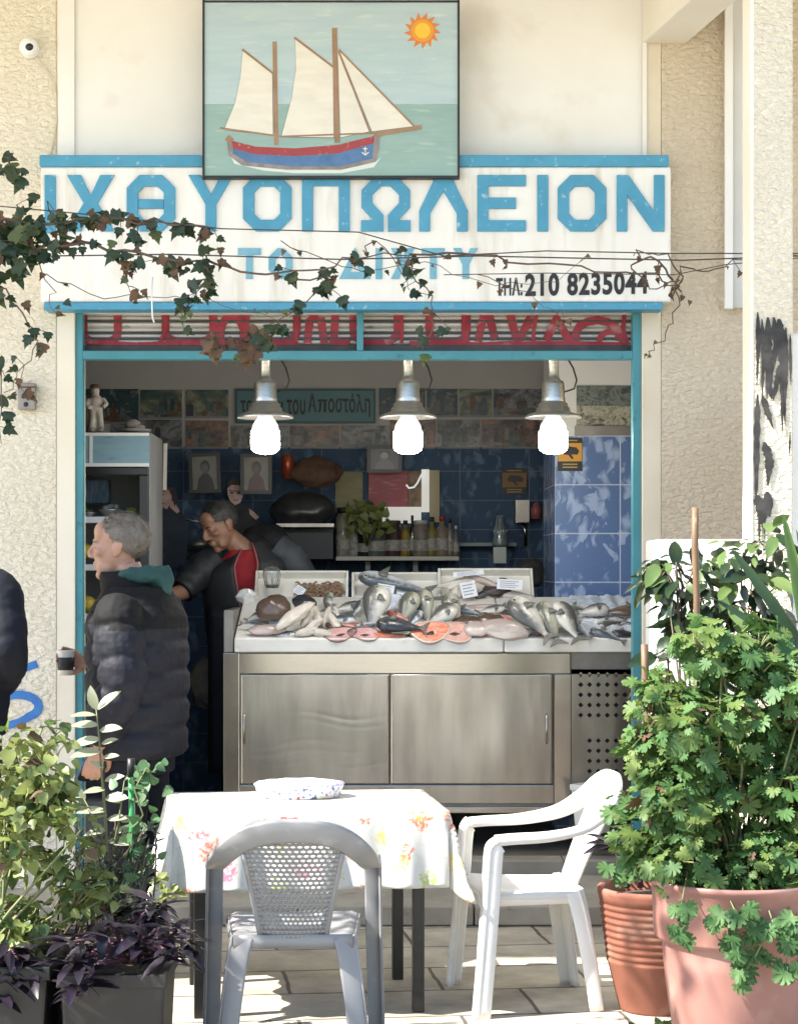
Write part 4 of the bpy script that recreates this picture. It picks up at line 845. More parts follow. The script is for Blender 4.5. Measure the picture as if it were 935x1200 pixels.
framed(222,531,259,578,2.9,-2,'dark framed portrait of a person in dark clothes on pale ground',(.20,.195,.17),(.02,.02,.022),(.09,.075,.065))
framed(282,532,319,579,2.9,0,'dark framed portrait of a person in red hung under the lamp',(.19,.18,.155),(.085,.018,.025),(.07,.045,.04))
framed(430,522,471,554,3.1,0,'dark framed picture of pale figures above the red poster',(.10,.10,.12),(.14,.13,.15),(.22,.20,.20))
a = W(178,522,1.7)
T_ = thing('white_picture', 'small white picture frame turned sideways on the fridge side', 'picture', W(184,547,1.55)); T_.rotation_euler = (0,0,R(-50)); T_.rotation_euler.y = R(2)
m = MB(); hw, hz, t = .075,.12,.018; m.stroke([(-hw,-hz),(hw,-hz),(hw,hz),(-hw,hz)], t, -.012, .012, closed=True); m.build('frame', mat('frame_white',(.42,.40,.36),.6), T_)
m = MB(); m.box(-hw+.009,hw-.009,-.003,.008,-hz+.009,hz-.009); m.build('picture_sheet', mat('sheet_olive',(.14,.13,.10),.5,c2=(.09,.085,.07),nscale=15), T_)
# printed cut-out photographs of two visitors
def visitor(pts_body, pts_face, pts_hair, pts_arm, label, shirt):
    y = 3.0; T_ = thing('visitor_photo', label, 'photo', (0,0,0), 0, 'photo cut-outs of visitors')
    for nm, pts, mm, lift in (('printed_clothes',pts_body,shirt,0),('printed_face',pts_face,'v_skin',.003),('printed_hair',pts_hair,'v_hair',.005),('printed_hand',pts_arm,'v_skin',.004)):
        if not pts: continue
        m = MB(); m.prism([(W(a,b,y).x, W(a,b,y).z) for a,b in pts], y-lift-.006, y-lift+.004); m.build(nm, (bpy.data.materials[mm] if isinstance(mm,str) else mm), T_, bevel=.002)
mat('v_skin', (.62,.44,.40), .6, c2=(.48,.29,.25), nscale=22); mat('v_hair', (.05,.035,.03), .7); mat('v_navy', (.02,.03,.05), .7, c2=(.035,.05,.075), nscale=12); mat('v_black', (.012,.013,.016), .7, c2=(.03,.03,.035), nscale=14)
visitor([(190,600),(204,588),(214,600),(222,620),(218,660),(192,668),(184,640)], [(185,578),(190,572),(198,573),(202,580),(201,589),(196,597),(190,594),(187,588),(184,586)], [(186,575),(194,568),(205,572),(209,586),(205,594),(202,582),(198,574)], [(199,585),(206,590),(211,599),(208,602),(200,595)], 'faded photo of a visitor in dark blue lifting a hand to the face', bpy.data.materials['v_navy'])
visitor([(262,600),(272,590),(288,592),(300,606),(304,630),(262,632)], [(267,571),(273,566),(282,567),(286,579),(282,589),(276,592),(270,588),(267,580)], [(265,574),(268,564),(276,560),(284,563),(288,572),(286,577),(283,569),(272,568)], [(292,596),(298,600),(304,606),(300,609),(293,603)], 'faded photo of a smiling visitor in black below the portrait in red', bpy.data.materials['v_black'])
def features(T_, segs):
    m = MB()
    for pts, wd in segs: m.stroke([(W(a,b,3.0).x, W(a,b,3.0).z) for a,b in pts], S(wd,3.0), 3.0-.0098, 3.0-.0085)
    m.build('printed_features', bpy.data.materials['v_hair'], T_)
vs_ = [o for o in bpy.data.objects if o.name.startswith('visitor_photo')]
features(vs_[0], [([(187,580),(192,580)],1.2),([(188,590),(193,590.5)],1),([(186,577),(193,576)],.8)]); features(vs_[1], [([(268,575),(284,576)],1.0),([(270,577.5),(274,577.5)],2),([(278,577.8),(283,578)],2),([(273,586),(280,586)],.8)])
# fridge
yfr = .8
FR = thing('display_fridge', 'tall glass door display fridge with pale blue header', 'fridge')
fx0, fx1 = -1.95, W(176,0,yfr).x; fz = lambda py: W(0,py,yfr).z
tz = fz(507); t = .03
GR = mat('fridge_grey', (.42,.42,.41), .4, c2=(.36,.36,.35), nscale=5); GB = mat('fridge_black', (.012,.012,.014), .3)
m = MB(); m.box(fx0, fx0+t, yfr, yfr+.6, zf, tz); m.box(fx1-t, fx1, yfr+.001, yfr+.6, zf, tz); m.box(fx0+t+.001, fx1-t-.001, yfr+.57, yfr+.6, zf, tz); m.box(fx0+t+.001,fx1-t-.001,yfr+.05,yfr+.569,tz-t,tz); m.box(fx0+t+.001,fx1-t-.001,yfr+.02,yfr+.569,zf,zf+.25); m.build('cabinet', mat('fridge_liner', (.27,.275,.27), .5, c2=(.22,.225,.22), nscale=4), FR)
m = MB(); m.box(fx0, fx1-.002, yfr-.02, yfr-.001, fz(547), tz-.003); m.build('header', mat('header_blue', (.15,.255,.31), .4, c2=(.19,.30,.36), nscale=3, stretch=(1,1,6), c3=(.10,.19,.25), c3scale=9), FR)
m = MB(); m.box(fx0, fx1-.002, yfr-.024, yfr-.0205, fz(511), tz-.002); m.box(fx0, fx1-.002, yfr-.024, yfr-.0205, fz(547), fz(543)); m.box(W(106,0,yfr).x, W(109.5,0,yfr).x, yfr-.024, yfr-.0205, fz(542.8), fz(511.2)); m.build('header_trim', mat('trim_white', (.62,.62,.6), .4), FR)
for nm, (a,b,c,d) in (('door_frame',(fx0,fx1-.004,fz(557),fz(548))),('door_frame',(W(164,0,yfr).x,fx1-.004,zf+.15,fz(557.2)))):
    m = MB(); m.box(a,b,yfr-.03,yfr-.002,c,d); m.build(nm, GB, FR, bevel=.004)
for k, py in enumerate((608,664,722,790,850)):
    m = MB(); z_ = fz(py); m.box(fx0+t+.002, fx1-t-.002, yfr+.05, yfr+.55, z_-.012, z_); m.box(fx0+t+.002, fx1-t-.002, yfr+.04, yfr+.0495, z_-.02, z_+.012, 1); m.build('fridge_shelf', [GR, mat('shelf_lip', (.64,.66,.67), .3) if k==0 else bpy.data.materials['shelf_lip']], FR)
def fruit(px, py, r, lb, c=(.52,.38,.03)):
    y = yfr+.14; m = MB(); m.ball((0,0,0),(S(r,y)*1.15,S(r,y),S(r,y)),18); m.lathe([(.004,0),(.002,S(r,y)*1.1),(0,S(r,y)*1.15)],n=8); p = W(px,py,y)
    o = m.build('lemon', bpy.data.materials.get('lemon_skin') or mat('lemon_skin', c, .4, c2=(.45,.30,.02), nscale=30, bump=.2, bscale=200, bdist=.002)); o.location = p; tag(o, lb, 'lemon', 'lemons in the fridge')
fruit(102,646,8,'lemon behind the fridge glass on the shelf at the customer\'s face height'); fruit(103,708,9.5,'bigger lemon on the fridge shelf beside the customer\'s collar'); fruit(113,712,7,'small lemon beside the bigger one on the fridge shelf')
def bowl(px, py, wpx, lb, c):
    y = yfr+.15; T_ = thing('fridge_bowl', lb, 'bowl', W(px,py,y), 0, 'bowls in the fridge'); r = S(wpx,y)/2
    m = MB(); m.lathe([(r*.55,0),(r*.95,r*.5),(r,r*.62),(r*.93,r*.6),(r*.5,.01),(0,.01)], n=24); m.build('bowl_body', mat('bowl_tin',(.45,.45,.44),.3,metal=.6) if 'bowl_tin' not in bpy.data.materials else bpy.data.materials['bowl_tin'], T_)
    m = MB()
    for k in range(14): m.ball((random.uniform(-.5,.5)*r, random.uniform(-.5,.5)*r, r*.5+random.uniform(0,.3)*r), r*random.uniform(.2,.36), 8)
    m.build('salad', mat('food_'+str(px), c, .5, c2=tuple(x*.5 for x in c), nscale=30), T_)
bowl(130,606,30,'tin bowl of pale food in front on the upper fridge shelf',(.30,.30,.24)); bowl(155,606,22,'tin bowl of yellow green food behind the fridge door frame',(.30,.30,.06)); bowl(104,606,18,'tin bowl of dark green food at the edge of the upper fridge shelf',(.04,.10,.04))
m = MB(); a, b = W(98,562,yfr+.3), W(128,590,yfr+.3); m.box(a.x,b.x,yfr+.3,yfr+.36,b.z,a.z); tag(m.build('bottle_crate', mat('crate_blue',(.06,.10,.16),.5,c2=(.14,.22,.30),nscale=14,stretch=(6,1,1)), bevel=.006), 'small dark blue crate at the top of the fridge', 'crate')
# figurine and things above the fridge
FG = thing('fisherman_figurine', 'small white plaster fisherman figurine with dark cap standing on the fridge', 'figurine', W(113,506,yfr+.25))
u = S(1, yfr+.25)
m = MB(); m.tube([(-5*u,0,2*u),(-4*u,0,16*u),(-3*u,0,26*u)], [4*u,3.6*u,5*u], 10); m.tube([(6*u,0,2*u),(5*u,0,16*u),(3*u,0,26*u)], [4*u,3.6*u,5*u], 10); m.ball((0,0,33*u),(9*u,7*u,11*u),14); m.tube([(8*u,-1*u,38*u),(13*u,-5*u,32*u),(9*u,-8*u,28*u)],[3.4*u,3*u,2.6*u],8); m.tube([(-8*u,-1*u,38*u),(-11*u,-5*u,30*u),(-6*u,-8*u,27*u)],[3.4*u,3*u,2.6*u],8); m.ball((-1*u,-1*u,48*u),(5.4*u,5.6*u,6.4*u),14); m.tube([(0,0,40*u),(-1*u,0,45*u)],3.2*u,8); m.ball((-4*u,-3*u,1.6*u),(5*u,6*u,2.4*u),10); m.ball((6*u,-3*u,1.6*u),(5*u,6*u,2.4*u),10); m.ball((-1*u,-6.2*u,47.5*u),(1.3*u,1.4*u,1.6*u),8)
remeshed(m, 'figure', mat('plaster_figure', (.50,.47,.42), .6, c2=(.36,.30,.25), nscale=25), .006, 2, FG)
m = MB(); m.lathe([(6.3*u,0),(6.4*u,2*u),(5*u,5*u),(0,5.4*u)], (-1*u,-1*u,50.5*u), 16); m.box(-6*u,4*u,-9*u,-4*u,50.6*u,51.4*u); m.build('cap', mat('cap_brown',(.10,.07,.05),.7), FG)
m = MB(); m.lathe([(0,0),(19*u,0),(20*u,3*u),(0,3*u)], (22*u,0,0), 20); m.ball((20*u,0,8*u),(10*u,8*u,7*u),14); m.ball((26*u,-2*u,5*u),(9*u,7*u,4*u),12)
o = m.build('shell_ornament', mat('shell_grey',(.30,.28,.26),.6,c2=(.16,.15,.14),nscale=18)); o.location = W(136,506,yfr+.25); tag(o, 'grey seashell ornament on a dish beside the fisherman figurine', 'ornament')
m = MB(); m.lathe([(10*u,0),(13*u,20*u),(9*u,38*u),(6*u,42*u),(0,42*u)], n=18); o = m.build('brown_vase', mat('vase_brown',(.10,.055,.04),.5)); o.location = W(96,506,yfr+.35); tag(o, 'dark brown vase half hidden behind the door frame on the fridge', 'vase')
# shelf with bottles
ysb = 3.12
SH = thing('bottle_shelf', 'narrow cream wall shelf carrying sauce bottles', 'shelf')
a, b = W(394,652,ysb), W(537,657,ysb); m = MB(); m.box(a.x,b.x,ysb-.1,yk2-.002,b.z,a.z); m.build('shelf_board', mat('shelf_cream',(.52,.50,.42),.5,c2=(.44,.42,.35),nscale=6), SH, bevel=.004)
for px in (431,487): m = MB(); m.box(W(px-3,0,ysb).x, W(px+3,0,ysb).x, ysb+.05, yk2-.002, a.z-.32, b.z-.001); m.build('bracket', mat('bracket_grey',(.20,.20,.19),.5), SH)
def bottle(px, h, wpx, c, capc, lb, kind=0, glassy=True):
    y = ysb-.02; T_ = thing('sauce_bottle', lb, 'bottle', (W(px,652,y).x, y, a.z+.001), 0, 'bottles and jars on the cream shelf'); u = S(1,y); r = wpx*u/2; hh = h*u
    nm = 'bc_%d_%d_%d'%tuple(int(x*100) for x in c); mt = bpy.data.materials.get(nm) or mat(nm, c, .15, c2=tuple(x*.6 for x in c), nscale=20, coat=.4)
    m = MB()
    if kind == 0: m.lathe([(0,0),(r*.95,0),(r,.01),(r,hh*.58),(r*.75,hh*.68),(r*.36,hh*.78),(r*.34,hh*.92),(0,hh*.92)], n=18)
    else: m.lathe([(0,0),(r*.95,0),(r,.01),(r,hh*.78),(r*.8,hh*.84),(r*.8,hh*.88),(0,hh*.88)], n=18)
    m.build('glass_body', mt, T_)
    rc = r*.42 if kind == 0 else r*.86
    cn = 'cc_%d_%d_%d'%tuple(int(x*100) for x in capc); m = MB(); m.lathe([(0,hh*.885),(rc,hh*.885),(rc,hh*.99),(rc*.8,hh),(0,hh)], n=16); m.build('cap', bpy.data.materials.get(cn) or mat(cn, capc, .4), T_)
    m = MB(); m.grid(lambda p,q: (r*1.02*math.cos(R(200+140*p)), r*1.02*math.sin(R(200+140*p)), hh*(.15+.3*q)), 10, 2); m.build('label', bpy.data.materials.get('bottle_label') or mat('bottle_label', (.36,.34,.29), .6, c2=(.20,.19,.17), nscale=40), T_)
K = (.02,.02,.02)
for args in ((402,57,17,(.34,.31,.24),K,'tall cream bottle with black cap at the near end of the shelf',1),(415,44,12,(.40,.40,.37),(.2,.2,.2),'slim whitish bottle beside the tall cream bottle',0),(427,33,18,(.02,.022,.02),K,'squat black jar under the green sprig',1),(441,40,25,(.12,.14,.15),(.02,.05,.02),'wide grey jar with a dark lid',1),(461,42,20,(.09,.05,.055),(.05,.06,.03),'dark purple jar with a dark lid',1),(475,42,13,(.30,.21,.04),K,'mustard yellow bottle with a black cap',0),(483,48,8,(.03,.03,.03),K,'thin black bottle behind the mustard one',0),(493,42,20,(.24,.20,.17),(.4,.4,.38),'greyish jar with a pale lid',1),(506,46,14,(.23,.20,.07),K,'olive oil coloured bottle in the jar row',0),(518,47,17,(.26,.20,.15),(.28,.03,.03),'cream bottle with a red cap',0),(527,44,10,(.22,.20,.17),K,'slim pale bottle with a black cap',0),(534,36,9,(.16,.16,.15),(.45,.45,.45),'short grey bottle at the far end of the shelf',0)):
    bottle(*args)
# lit niche behind the bottles
NI = thing('lit_window', 'white framed lit window behind the bottles with a red poster in it', 'window')
yw_ = 3.36; u = S(1,yw_); wm = mat('window_glow_white',(.78,.78,.74),.5, emit=(1,.98,.92), estr=.10)  # frame material glows faintly to stand for light falling on it
def wr(px0,py0,px1,py1,y0,y1,mm,nm,par): m = MB(); a,b = W(px0,py0,y0), W(px1,py1,y0); m.box(a.x,b.x,y0,y1,b.z,a.z); return m.build(nm, mm, par)
wr(494,550,503,600,yw_-.03,yw_+.03,wm,'window_frame',NI); wr(448,594,493.5,613,yw_-.035,yw_+.03,wm,'window_frame',NI); wr(432,552,478,606,yw_,yw_+.02,mat('red_poster',(.34,.06,.08),.5,c2=(.45,.20,.20),nscale=8,nlo=.55,nhi=.7,stretch=(1,1,5)),'poster_sheet',NI); wr(478.5,552,493.5,594,yw_+.005,yw_+.02,mat('niche_dark',(.05,.04,.03),.5,c2=(.25,.15,.08),nscale=14),'window_pane',NI)
wr(503.5,551,515,612,yw_,yw_+.03,mat('jamb_yellow',(.42,.36,.22),.6),'window_jamb',NI)
m = MB(); m.tube([W(a,b,yw_-.05) for a,b in ((500,551),(494,556),(489,566),(485,571),(479,572),(476,568))], .007, 6); tag(m.build('white_hose', mat('hose_glow_white',(.7,.7,.66),.5, emit=(1,1,.95), estr=.15)), 'looped white cable hanging over the lit window', 'cable')  # slight glow added so the cable looks brightly lit
wr2 = wr(393,553,425,601,yw_+.01,yw_+.025,mat('yellow_paper',(.30,.27,.14),.6,c2=(.24,.22,.11),nscale=8,stretch=(1,1,5)),'yellow_notice',None); tag(wr2,'yellowed paper notice pinned beside the red poster','notice')
# warning signs
def warn(px0,py0,px1,py1,y,label,tilt,dim):
    a,b = W(px0,py0,y), W(px1,py1,y); hw,hz = (b.x-a.x)/2,(a.z-b.z)/2
    T_ = thing('warning_sign', label, 'sign', ((a.x+b.x)/2,y,(a.z+b.z)/2)); T_.rotation_euler = (0,R(tilt),0)
    m = MB(); m.box(-hw,hw,-.004,0,-hz,hz); m.build('sign_plate', bpy.data.materials.get('sign_black') or mat('sign_black',(.015,.015,.015),.5), T_)
    m = MB(); m.box(-hw*.97,hw*.97,-.0052,-.0042,-hz*.42,hz*.68); m.build('orange_field', mat('sign_orange',(.62*dim,.30*dim,.03*dim),.5), T_)  # orange darkened by dim, the back sign's shade is in its colour
    m = MB(); m.prism([(-.6*hw,.15*hz),(-.35*hw,.5*hz),(.5*hw,.42*hz),(.75*hw,.2*hz),(.6*hw,-.02*hz),(.1*hw,0),(.3*hw,-.25*hz),(.15*hw,-.3*hz),(-.15*hw,-.02*hz),(-.45*hw,-.02*hz)], -.0066, -.0054); m.build('camera_symbol', bpy.data.materials['sign_black'], T_)
    m = MB()
    for zz in (-.6,-.78): m.box(-.6*hw,.6*hw,-.0056,-.0042,(zz-.03)*hz,(zz+.04)*hz)
    m.box(-.6*hw,.6*hw,-.0056,-.0042,.8*hz,.87*hz); m.build('small_print', bpy.data.materials.get('print_yellow') or mat('print_yellow',(.40,.28,.08),.5), T_)
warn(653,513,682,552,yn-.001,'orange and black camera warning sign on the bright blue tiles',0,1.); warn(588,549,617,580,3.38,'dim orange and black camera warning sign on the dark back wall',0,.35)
# odds and ends in the dark
def blob(px,py,wpx,hpx,y,c,c2,name,label,cat,ns=.3,seed=0.,rough=.8):
    lump(px,py,wpx,hpx,mat(name+'_m'+str(int(px)),c,rough,c2=c2,nscale=14),name,label,cat,y,hpx*.7,0,ns,75,seed=seed)
blob(371,553,62,34,2.95,(.11,.06,.035),(.06,.03,.02),'brown_sponge','big brown natural sponge on the back wall shelf','sponge',.35,60)
p = W(337,561,2.95); u = S(1,2.95); m = MB(); m.lathe([(0,0),(6*u,0),(5*u,5*u),(7.5*u,7*u),(7.5*u,26*u),(6*u,28*u),(0,28*u)], n=16); o = m.build('red_jar', mat('copper_red',(.28,.06,.025),.3,metal=.4)); o.location = p; tag(o, 'copper red jar beside the brown sponge', 'jar')
blob(310,640,60,55,2.6,(.012,.012,.014),(.03,.03,.035),'black_bag','black bag hanging behind the bending worker','bag',.3,61)
blob(355,598,76,46,2.8,(.012,.012,.014),(.03,.03,.032),'black_helmet','black glossy helmet on the dark shelf under the sponge','helmet',.2,62,.3)
SHD = thing('dark_shelf', 'dark metal shelf under the black helmet', 'shelf'); a1,b1 = W(325,614,2.85), W(392,618,2.85); m = MB(); m.box(a1.x,b1.x,2.7,yk2-.002,b1.z,a1.z); m.build('shelf_board', M['steeldark'], SHD); m = MB(); m.box(a1.x+.01,b1.x-.01,2.9,yk2-.002,W(0,655,2.85).z,b1.z-.002); m.build('shelf_panel', mat('panel_black',(.012,.014,.02),.5), SHD)
DR = thing('dish_rack', 'steel dish rack with pans on the wall behind the fridge', 'rack'); yd = 3.1
m = MB()
for py in (610,640,654): m.tube([W(188,py-4,yd),W(225,py,yd),W(262,py+6,yd)], .008, 6)
m.build('rail', M['steelband'], DR)
for px,py,r in ((205,650,18),(232,638,14),(250,632,12)): m = MB(); p = W(px,py,yd-.05); m.ball(p,(S(r,yd),.05,S(r*.5,yd)),14); m.build('pan', M['steeldark'], DR)
GBt = thing('glass_bottle', 'clear tapering glass bottle on the back wall ledge', 'bottle', W(586,640,3.1)); u = S(1,3.1); m = MB(); m.lathe([(0,0),(9*u,0),(10*u,3*u),(7*u,18*u),(5*u,32*u),(5*u,36*u),(0,36*u)],n=16); m.build('glass_body', mat('bottle_glass',(.18,.24,.25),.08,spec=.8,coat=.6), GBt)
for k in range(5): m = MB(); q = -1+k*.5; m.tube([(9*u*q,-9*u*math.sqrt(max(0,1-q*q))-.002,2*u),(5*u*q,-5.4*u*math.sqrt(max(0,1-q*q)),34*u)], .0022, 5); m.build('glint_strip', M['steelband'], GBt)  # polished strips stand for highlights on the glass
wr3 = wr(578,641,593,660,3.05,3.15,mat('tin_can',(.30,.30,.28),.4,metal=.3),'tin_can',None); tag(wr3,'small grey tin under the clear glass bottle','tin')
LG = wr(535,636,605,640,3.2,3.39,mat('ledge_grey',(.22,.24,.25),.5),'wall_ledge',None); tag(LG,'thin grey ledge along the dark tiled wall','ledge')
TP = thing('soap_dispenser', 'steel wall dispenser with a pink bottle near the tiled pier', 'dispenser'); wr(604,586,620,612,3.2,3.38,M['steeldark'],'dispenser_body',TP); m = MB(); m.tube([W(612,613,3.25),W(615,622,3.25),W(616,640,3.25)], .012, 8); m.build('pipe', M['steelband'], TP); m = MB(); p = W(628,608,3.2); u = S(1,3.2); m.lathe([(0,0),(6*u,0),(6.5*u,12*u),(3*u,18*u),(0,20*u)],p,14); m.build('pink_bottle', mat('pink_plastic',(.28,.09,.09),.4), TP)
blob(622,672,34,34,2.5,(.05,.045,.04),(.02,.02,.02),'basket','dark basket in the shadows beside the tiled pier','basket',.25,64)
# sprig of herbs near the window is built with the plants
# chair/sack seen between customer and worker
blob(240,800,34,60,2.2,(.20,.17,.12),(.12,.10,.08),'sack','pale brown sack standing in the dark behind the customer','sack',.25,65)
# ------------------------------------------------------------------ plastic chairs
def chair(name, label, m_, loc, rz, lattice=True, fat=1.):
    T_ = thing(name, label, 'chair', loc, R(rz))
    # seat
    def seat(u, v):
        x = (u-.5)*2; y = -.20+.43*v; w_ = .205+.03*v
        e = max(0, abs(x)-.86)/.14; f = max(0, v-.9)/.1
        return (x*w_, y, .435+.012*v-.02*(1-x*x)*(1-(2*v-1)**2)-.03*e*e-.03*f*f)
    m = MB(); m.grid(seat, 29, 25); m.build('seat', m_, T_, solid=.006)
    m = MB()
    for s_ in (-1,1): m.box(min(s_*.232,s_*.20),max(s_*.232,s_*.20),-.19,.215,.385,.428) if False else None
    m.grid(lambda u,v: ((u-.5)*.39, -.205, .395+.045*v), 8, 3); m.grid(lambda u,v: ((u-.5)*.42, .228, .385+.04*v), 8, 3)
    for s_ in (-1,1): m.grid(lambda u,v,s_=s_: (s_*(.2+.028*u), -.205+.433*u, .388+.044*v), 8, 3)
    m.build('seat_skirt', m_, T_, solid=.006)
    # backrest panel with a lattice of holes
    def bk(u, v):   # u -1..1, v 0..1
        hw = .108+.058*v+.012*v*v; z = .425+.375*v; y = -.185-.155*v-.05*v*v*.5-.018*(1-u*u)
        return Vector((u*hw, y, z))
    m = MB()
    NU, NV = 13, 24
    def quad(u0,u1,v0,v1): m.add([bk(u0,v0),bk(u1,v0),bk(u1,v1),bk(u0,v1)], [(0,1,2,3)], 0, True)
    def cell(u0,u1,v0,v1,r=.36):
        c, q = (u0+u1)/2, (v0+v1)/2; a, b = (u1-u0)*r, (v1-v0)*r; k = .72
        hole = [(c-a,q),(c-a*k,q-b*k),(c,q-b),(c+a*k,q-b*k),(c+a,q),(c+a*k,q+b*k),(c,q+b),(c-a*k,q+b*k)]
        ring = [(u0,q),(u0,v0),(c,v0),(u1,v0),(u1,q),(u1,v1),(c,v1),(u0,v1)]
        m.add([bk(*p) for p in hole]+[bk(*p) for p in ring], [(i,8+i,8+(i+1)%8,(i+1)%8) for i in range(8)], 0, True)
    ub = .14
    for j in range(NV):
        v0, v1 = j/NV, (j+1)/NV
        quad(-1,-1+ub,v0,v1); quad(1-ub,1,v0,v1)
        hole = (3 <= j <= 6) or (10 <= j <= 21)
        fine = 7 <= j <= 9
        du = (2-2*ub)/NU
        off = 0
        if j % 2: quad(-1+ub,-1+ub+du/2,v0,v1); quad(1-ub-du/2,1-ub,v0,v1)
        for i in range(NU-(j%2)):
            u0 = -1+ub+i*du+(du/2 if j%2 else 0); u1 = u0+du
            if lattice and hole and (i+j) % 1 == 0: cell(u0,u1,v0,v1,.41)
            elif lattice and fine: cell(u0,u1,v0,v1,.2)
            else: quad(u0,u1,v0,v1)
    bp = m.build('backrest', m_, T_, solid=.007)
    # raised ribs at the sides of the panel
    for s_ in (-1,1): m = MB(); m.tube([bk(s_*.985,v/10)+Vector((0,-.004,0)) for v in range(0,9)], .009, 8); m.build('backrest_rim', m_, T_)
    # one band from the top of the back down over both arms to the front feet
    def band(pts, widths, dirs, th, nm, extra=None):
        mb = MB(); n = len(pts); sec = []
        for i in range(n):
            p = Vector(pts[i]); d = (Vector(pts[min(i+1,n-1)])-Vector(pts[max(i-1,0)])).normalized(); wv = Vector(dirs[i]); wv = (wv-d*wv.dot(d)).normalized(); nv = d.cross(wv)
            a = widths[i]/2*fat; b = th/2*(1+(fat-1)*1.5)
            sec.append([p+wv*q*a+nv*(r*b) for q,r in ((-1,-.6),(-.8,-1),(0,-1.15),(.8,-1),(1,-.6),(1,.6),(.8,1),(0,1.0),(-.8,1),(-1,.6))])
        vs = [q for s_ in sec for q in s_]; fs = []
        for i in range(n-1):
            for j in range(10): fs.append((i*10+j,i*10+(j+1)%10,(i+1)*10+(j+1)%10,(i+1)*10+j))
        fs += [tuple(range(10))[::-1], tuple((n-1)*10+j for j in range(10))]
        mb.add(vs, fs, 0, True); return mb.build(nm, m_, T_)
    def cat(P, k=5):
        out = []
        P = [Vector(p) for p in P]
        for i in range(len(P)-1):
            a, b, c, d = P[max(i-1,0)], P[i], P[i+1], P[min(i+2,len(P)-1)]
            for q in range(k):
                t = q/k; out.append(.5*((2*b)+(c-a)*t+(2*a-5*b+4*c-d)*t*t+(3*b-a-3*c+d)*t**3))
        out.append(P[-1]); return out
    half = [(0,-.375,.800),(.09,-.37,.793),(.165,-.345,.765),(.222,-.295,.715),(.252,-.20,.668),(.262,-.05,.643),(.266,.10,.637),(.268,.175,.632)]
    wd = [.078,.078,.076,.072,.064,.058,.056,.056]
    dr = [(0,-.25,.97),(.1,-.25,.95),(.45,-.25,.85),(.8,-.2,.55),(.98,-.1,.2),(1,0,.05),(1,0,0),(1,0,0)]
    full = [(-x,y,z) for x,y,z in half[:0:-1]]+half
    pts = cat(full); ws = [v.x for v in cat([(a,0,0) for a in wd[:0:-1]+wd])]; ds = cat([(-a,b,c) if False else (-a,b,c) for a,b,c in dr[:0:-1]]+dr)
    # width direction flips sign from one side to the other, keep it continuous over the top
    ds = cat([(-a,b,c) for a,b,c in dr[:0:-1]]+dr)
    band(pts, ws, ds, .022, 'arm_band')
    for s_ in (-1,1):
        lp = cat([(s_*.268,.168,.634),(s_*.270,.202,.612),(s_*.272,.212,.56),(s_*.274,.222,.42),(s_*.280,.242,.2),(s_*.286,.262,0)])
        n = len(lp)
        band(lp, [.056-.004*i/n for i in range(n)], [(1,0,0)]*n, .016, 'front_leg')
        # second flange of the angle-shaped leg
        lp2 = [p+Vector((s_*.026,-.022,0)) for p in lp[3:]]
        band(lp2, [.05-.004*i/n for i in range(len(lp2))], [(0,1,0)]*len(lp2), .010, 'leg_flange')
        rl = cat([(s_*.165,-.195,.43),(s_*.18,-.215,.36),(s_*.20,-.245,.2),(s_*.22,-.275,0)])
        n = len(rl); band(rl, [.075-.02*i/n for i in range(n)], [(1,.25*s_,0)]*n, .012, 'rear_leg')
        rl2 = [p+Vector((s_*.033,.028,0)) for p in rl]; band(rl2, [.06-.02*i/n for i in range(n)], [(0,1,0)]*n, .010, 'leg_flange')
    return T_
M['pgrey'] = mat('grey_plastic', (.235,.235,.235), .42, c2=(.20,.20,.20), nscale=6, c3=(.33,.33,.32), c3scale=18, c3lo=.60, c3hi=.8, bump=.05, bscale=150, bdist=.001)
M['pwhite'] = mat('white_plastic_chair', (.74,.73,.69), .4, c2=(.68,.66,.61), nscale=5, c3=(.48,.44,.38), c3scale=14, c3lo=.66, c3hi=.82)
gc = chair('plastic_chair', 'grey plastic armchair with a lattice back seen from behind at the table', M['pgrey'], (-.275,-2.80,0), 2)
wc = chair('plastic_chair', 'white plastic armchair standing sideways between the table and the ribbed pot', M['pwhite'], (.56,-1.97,0), 98, True, 1.35)
wc.scale = (.96,.90,1.01)

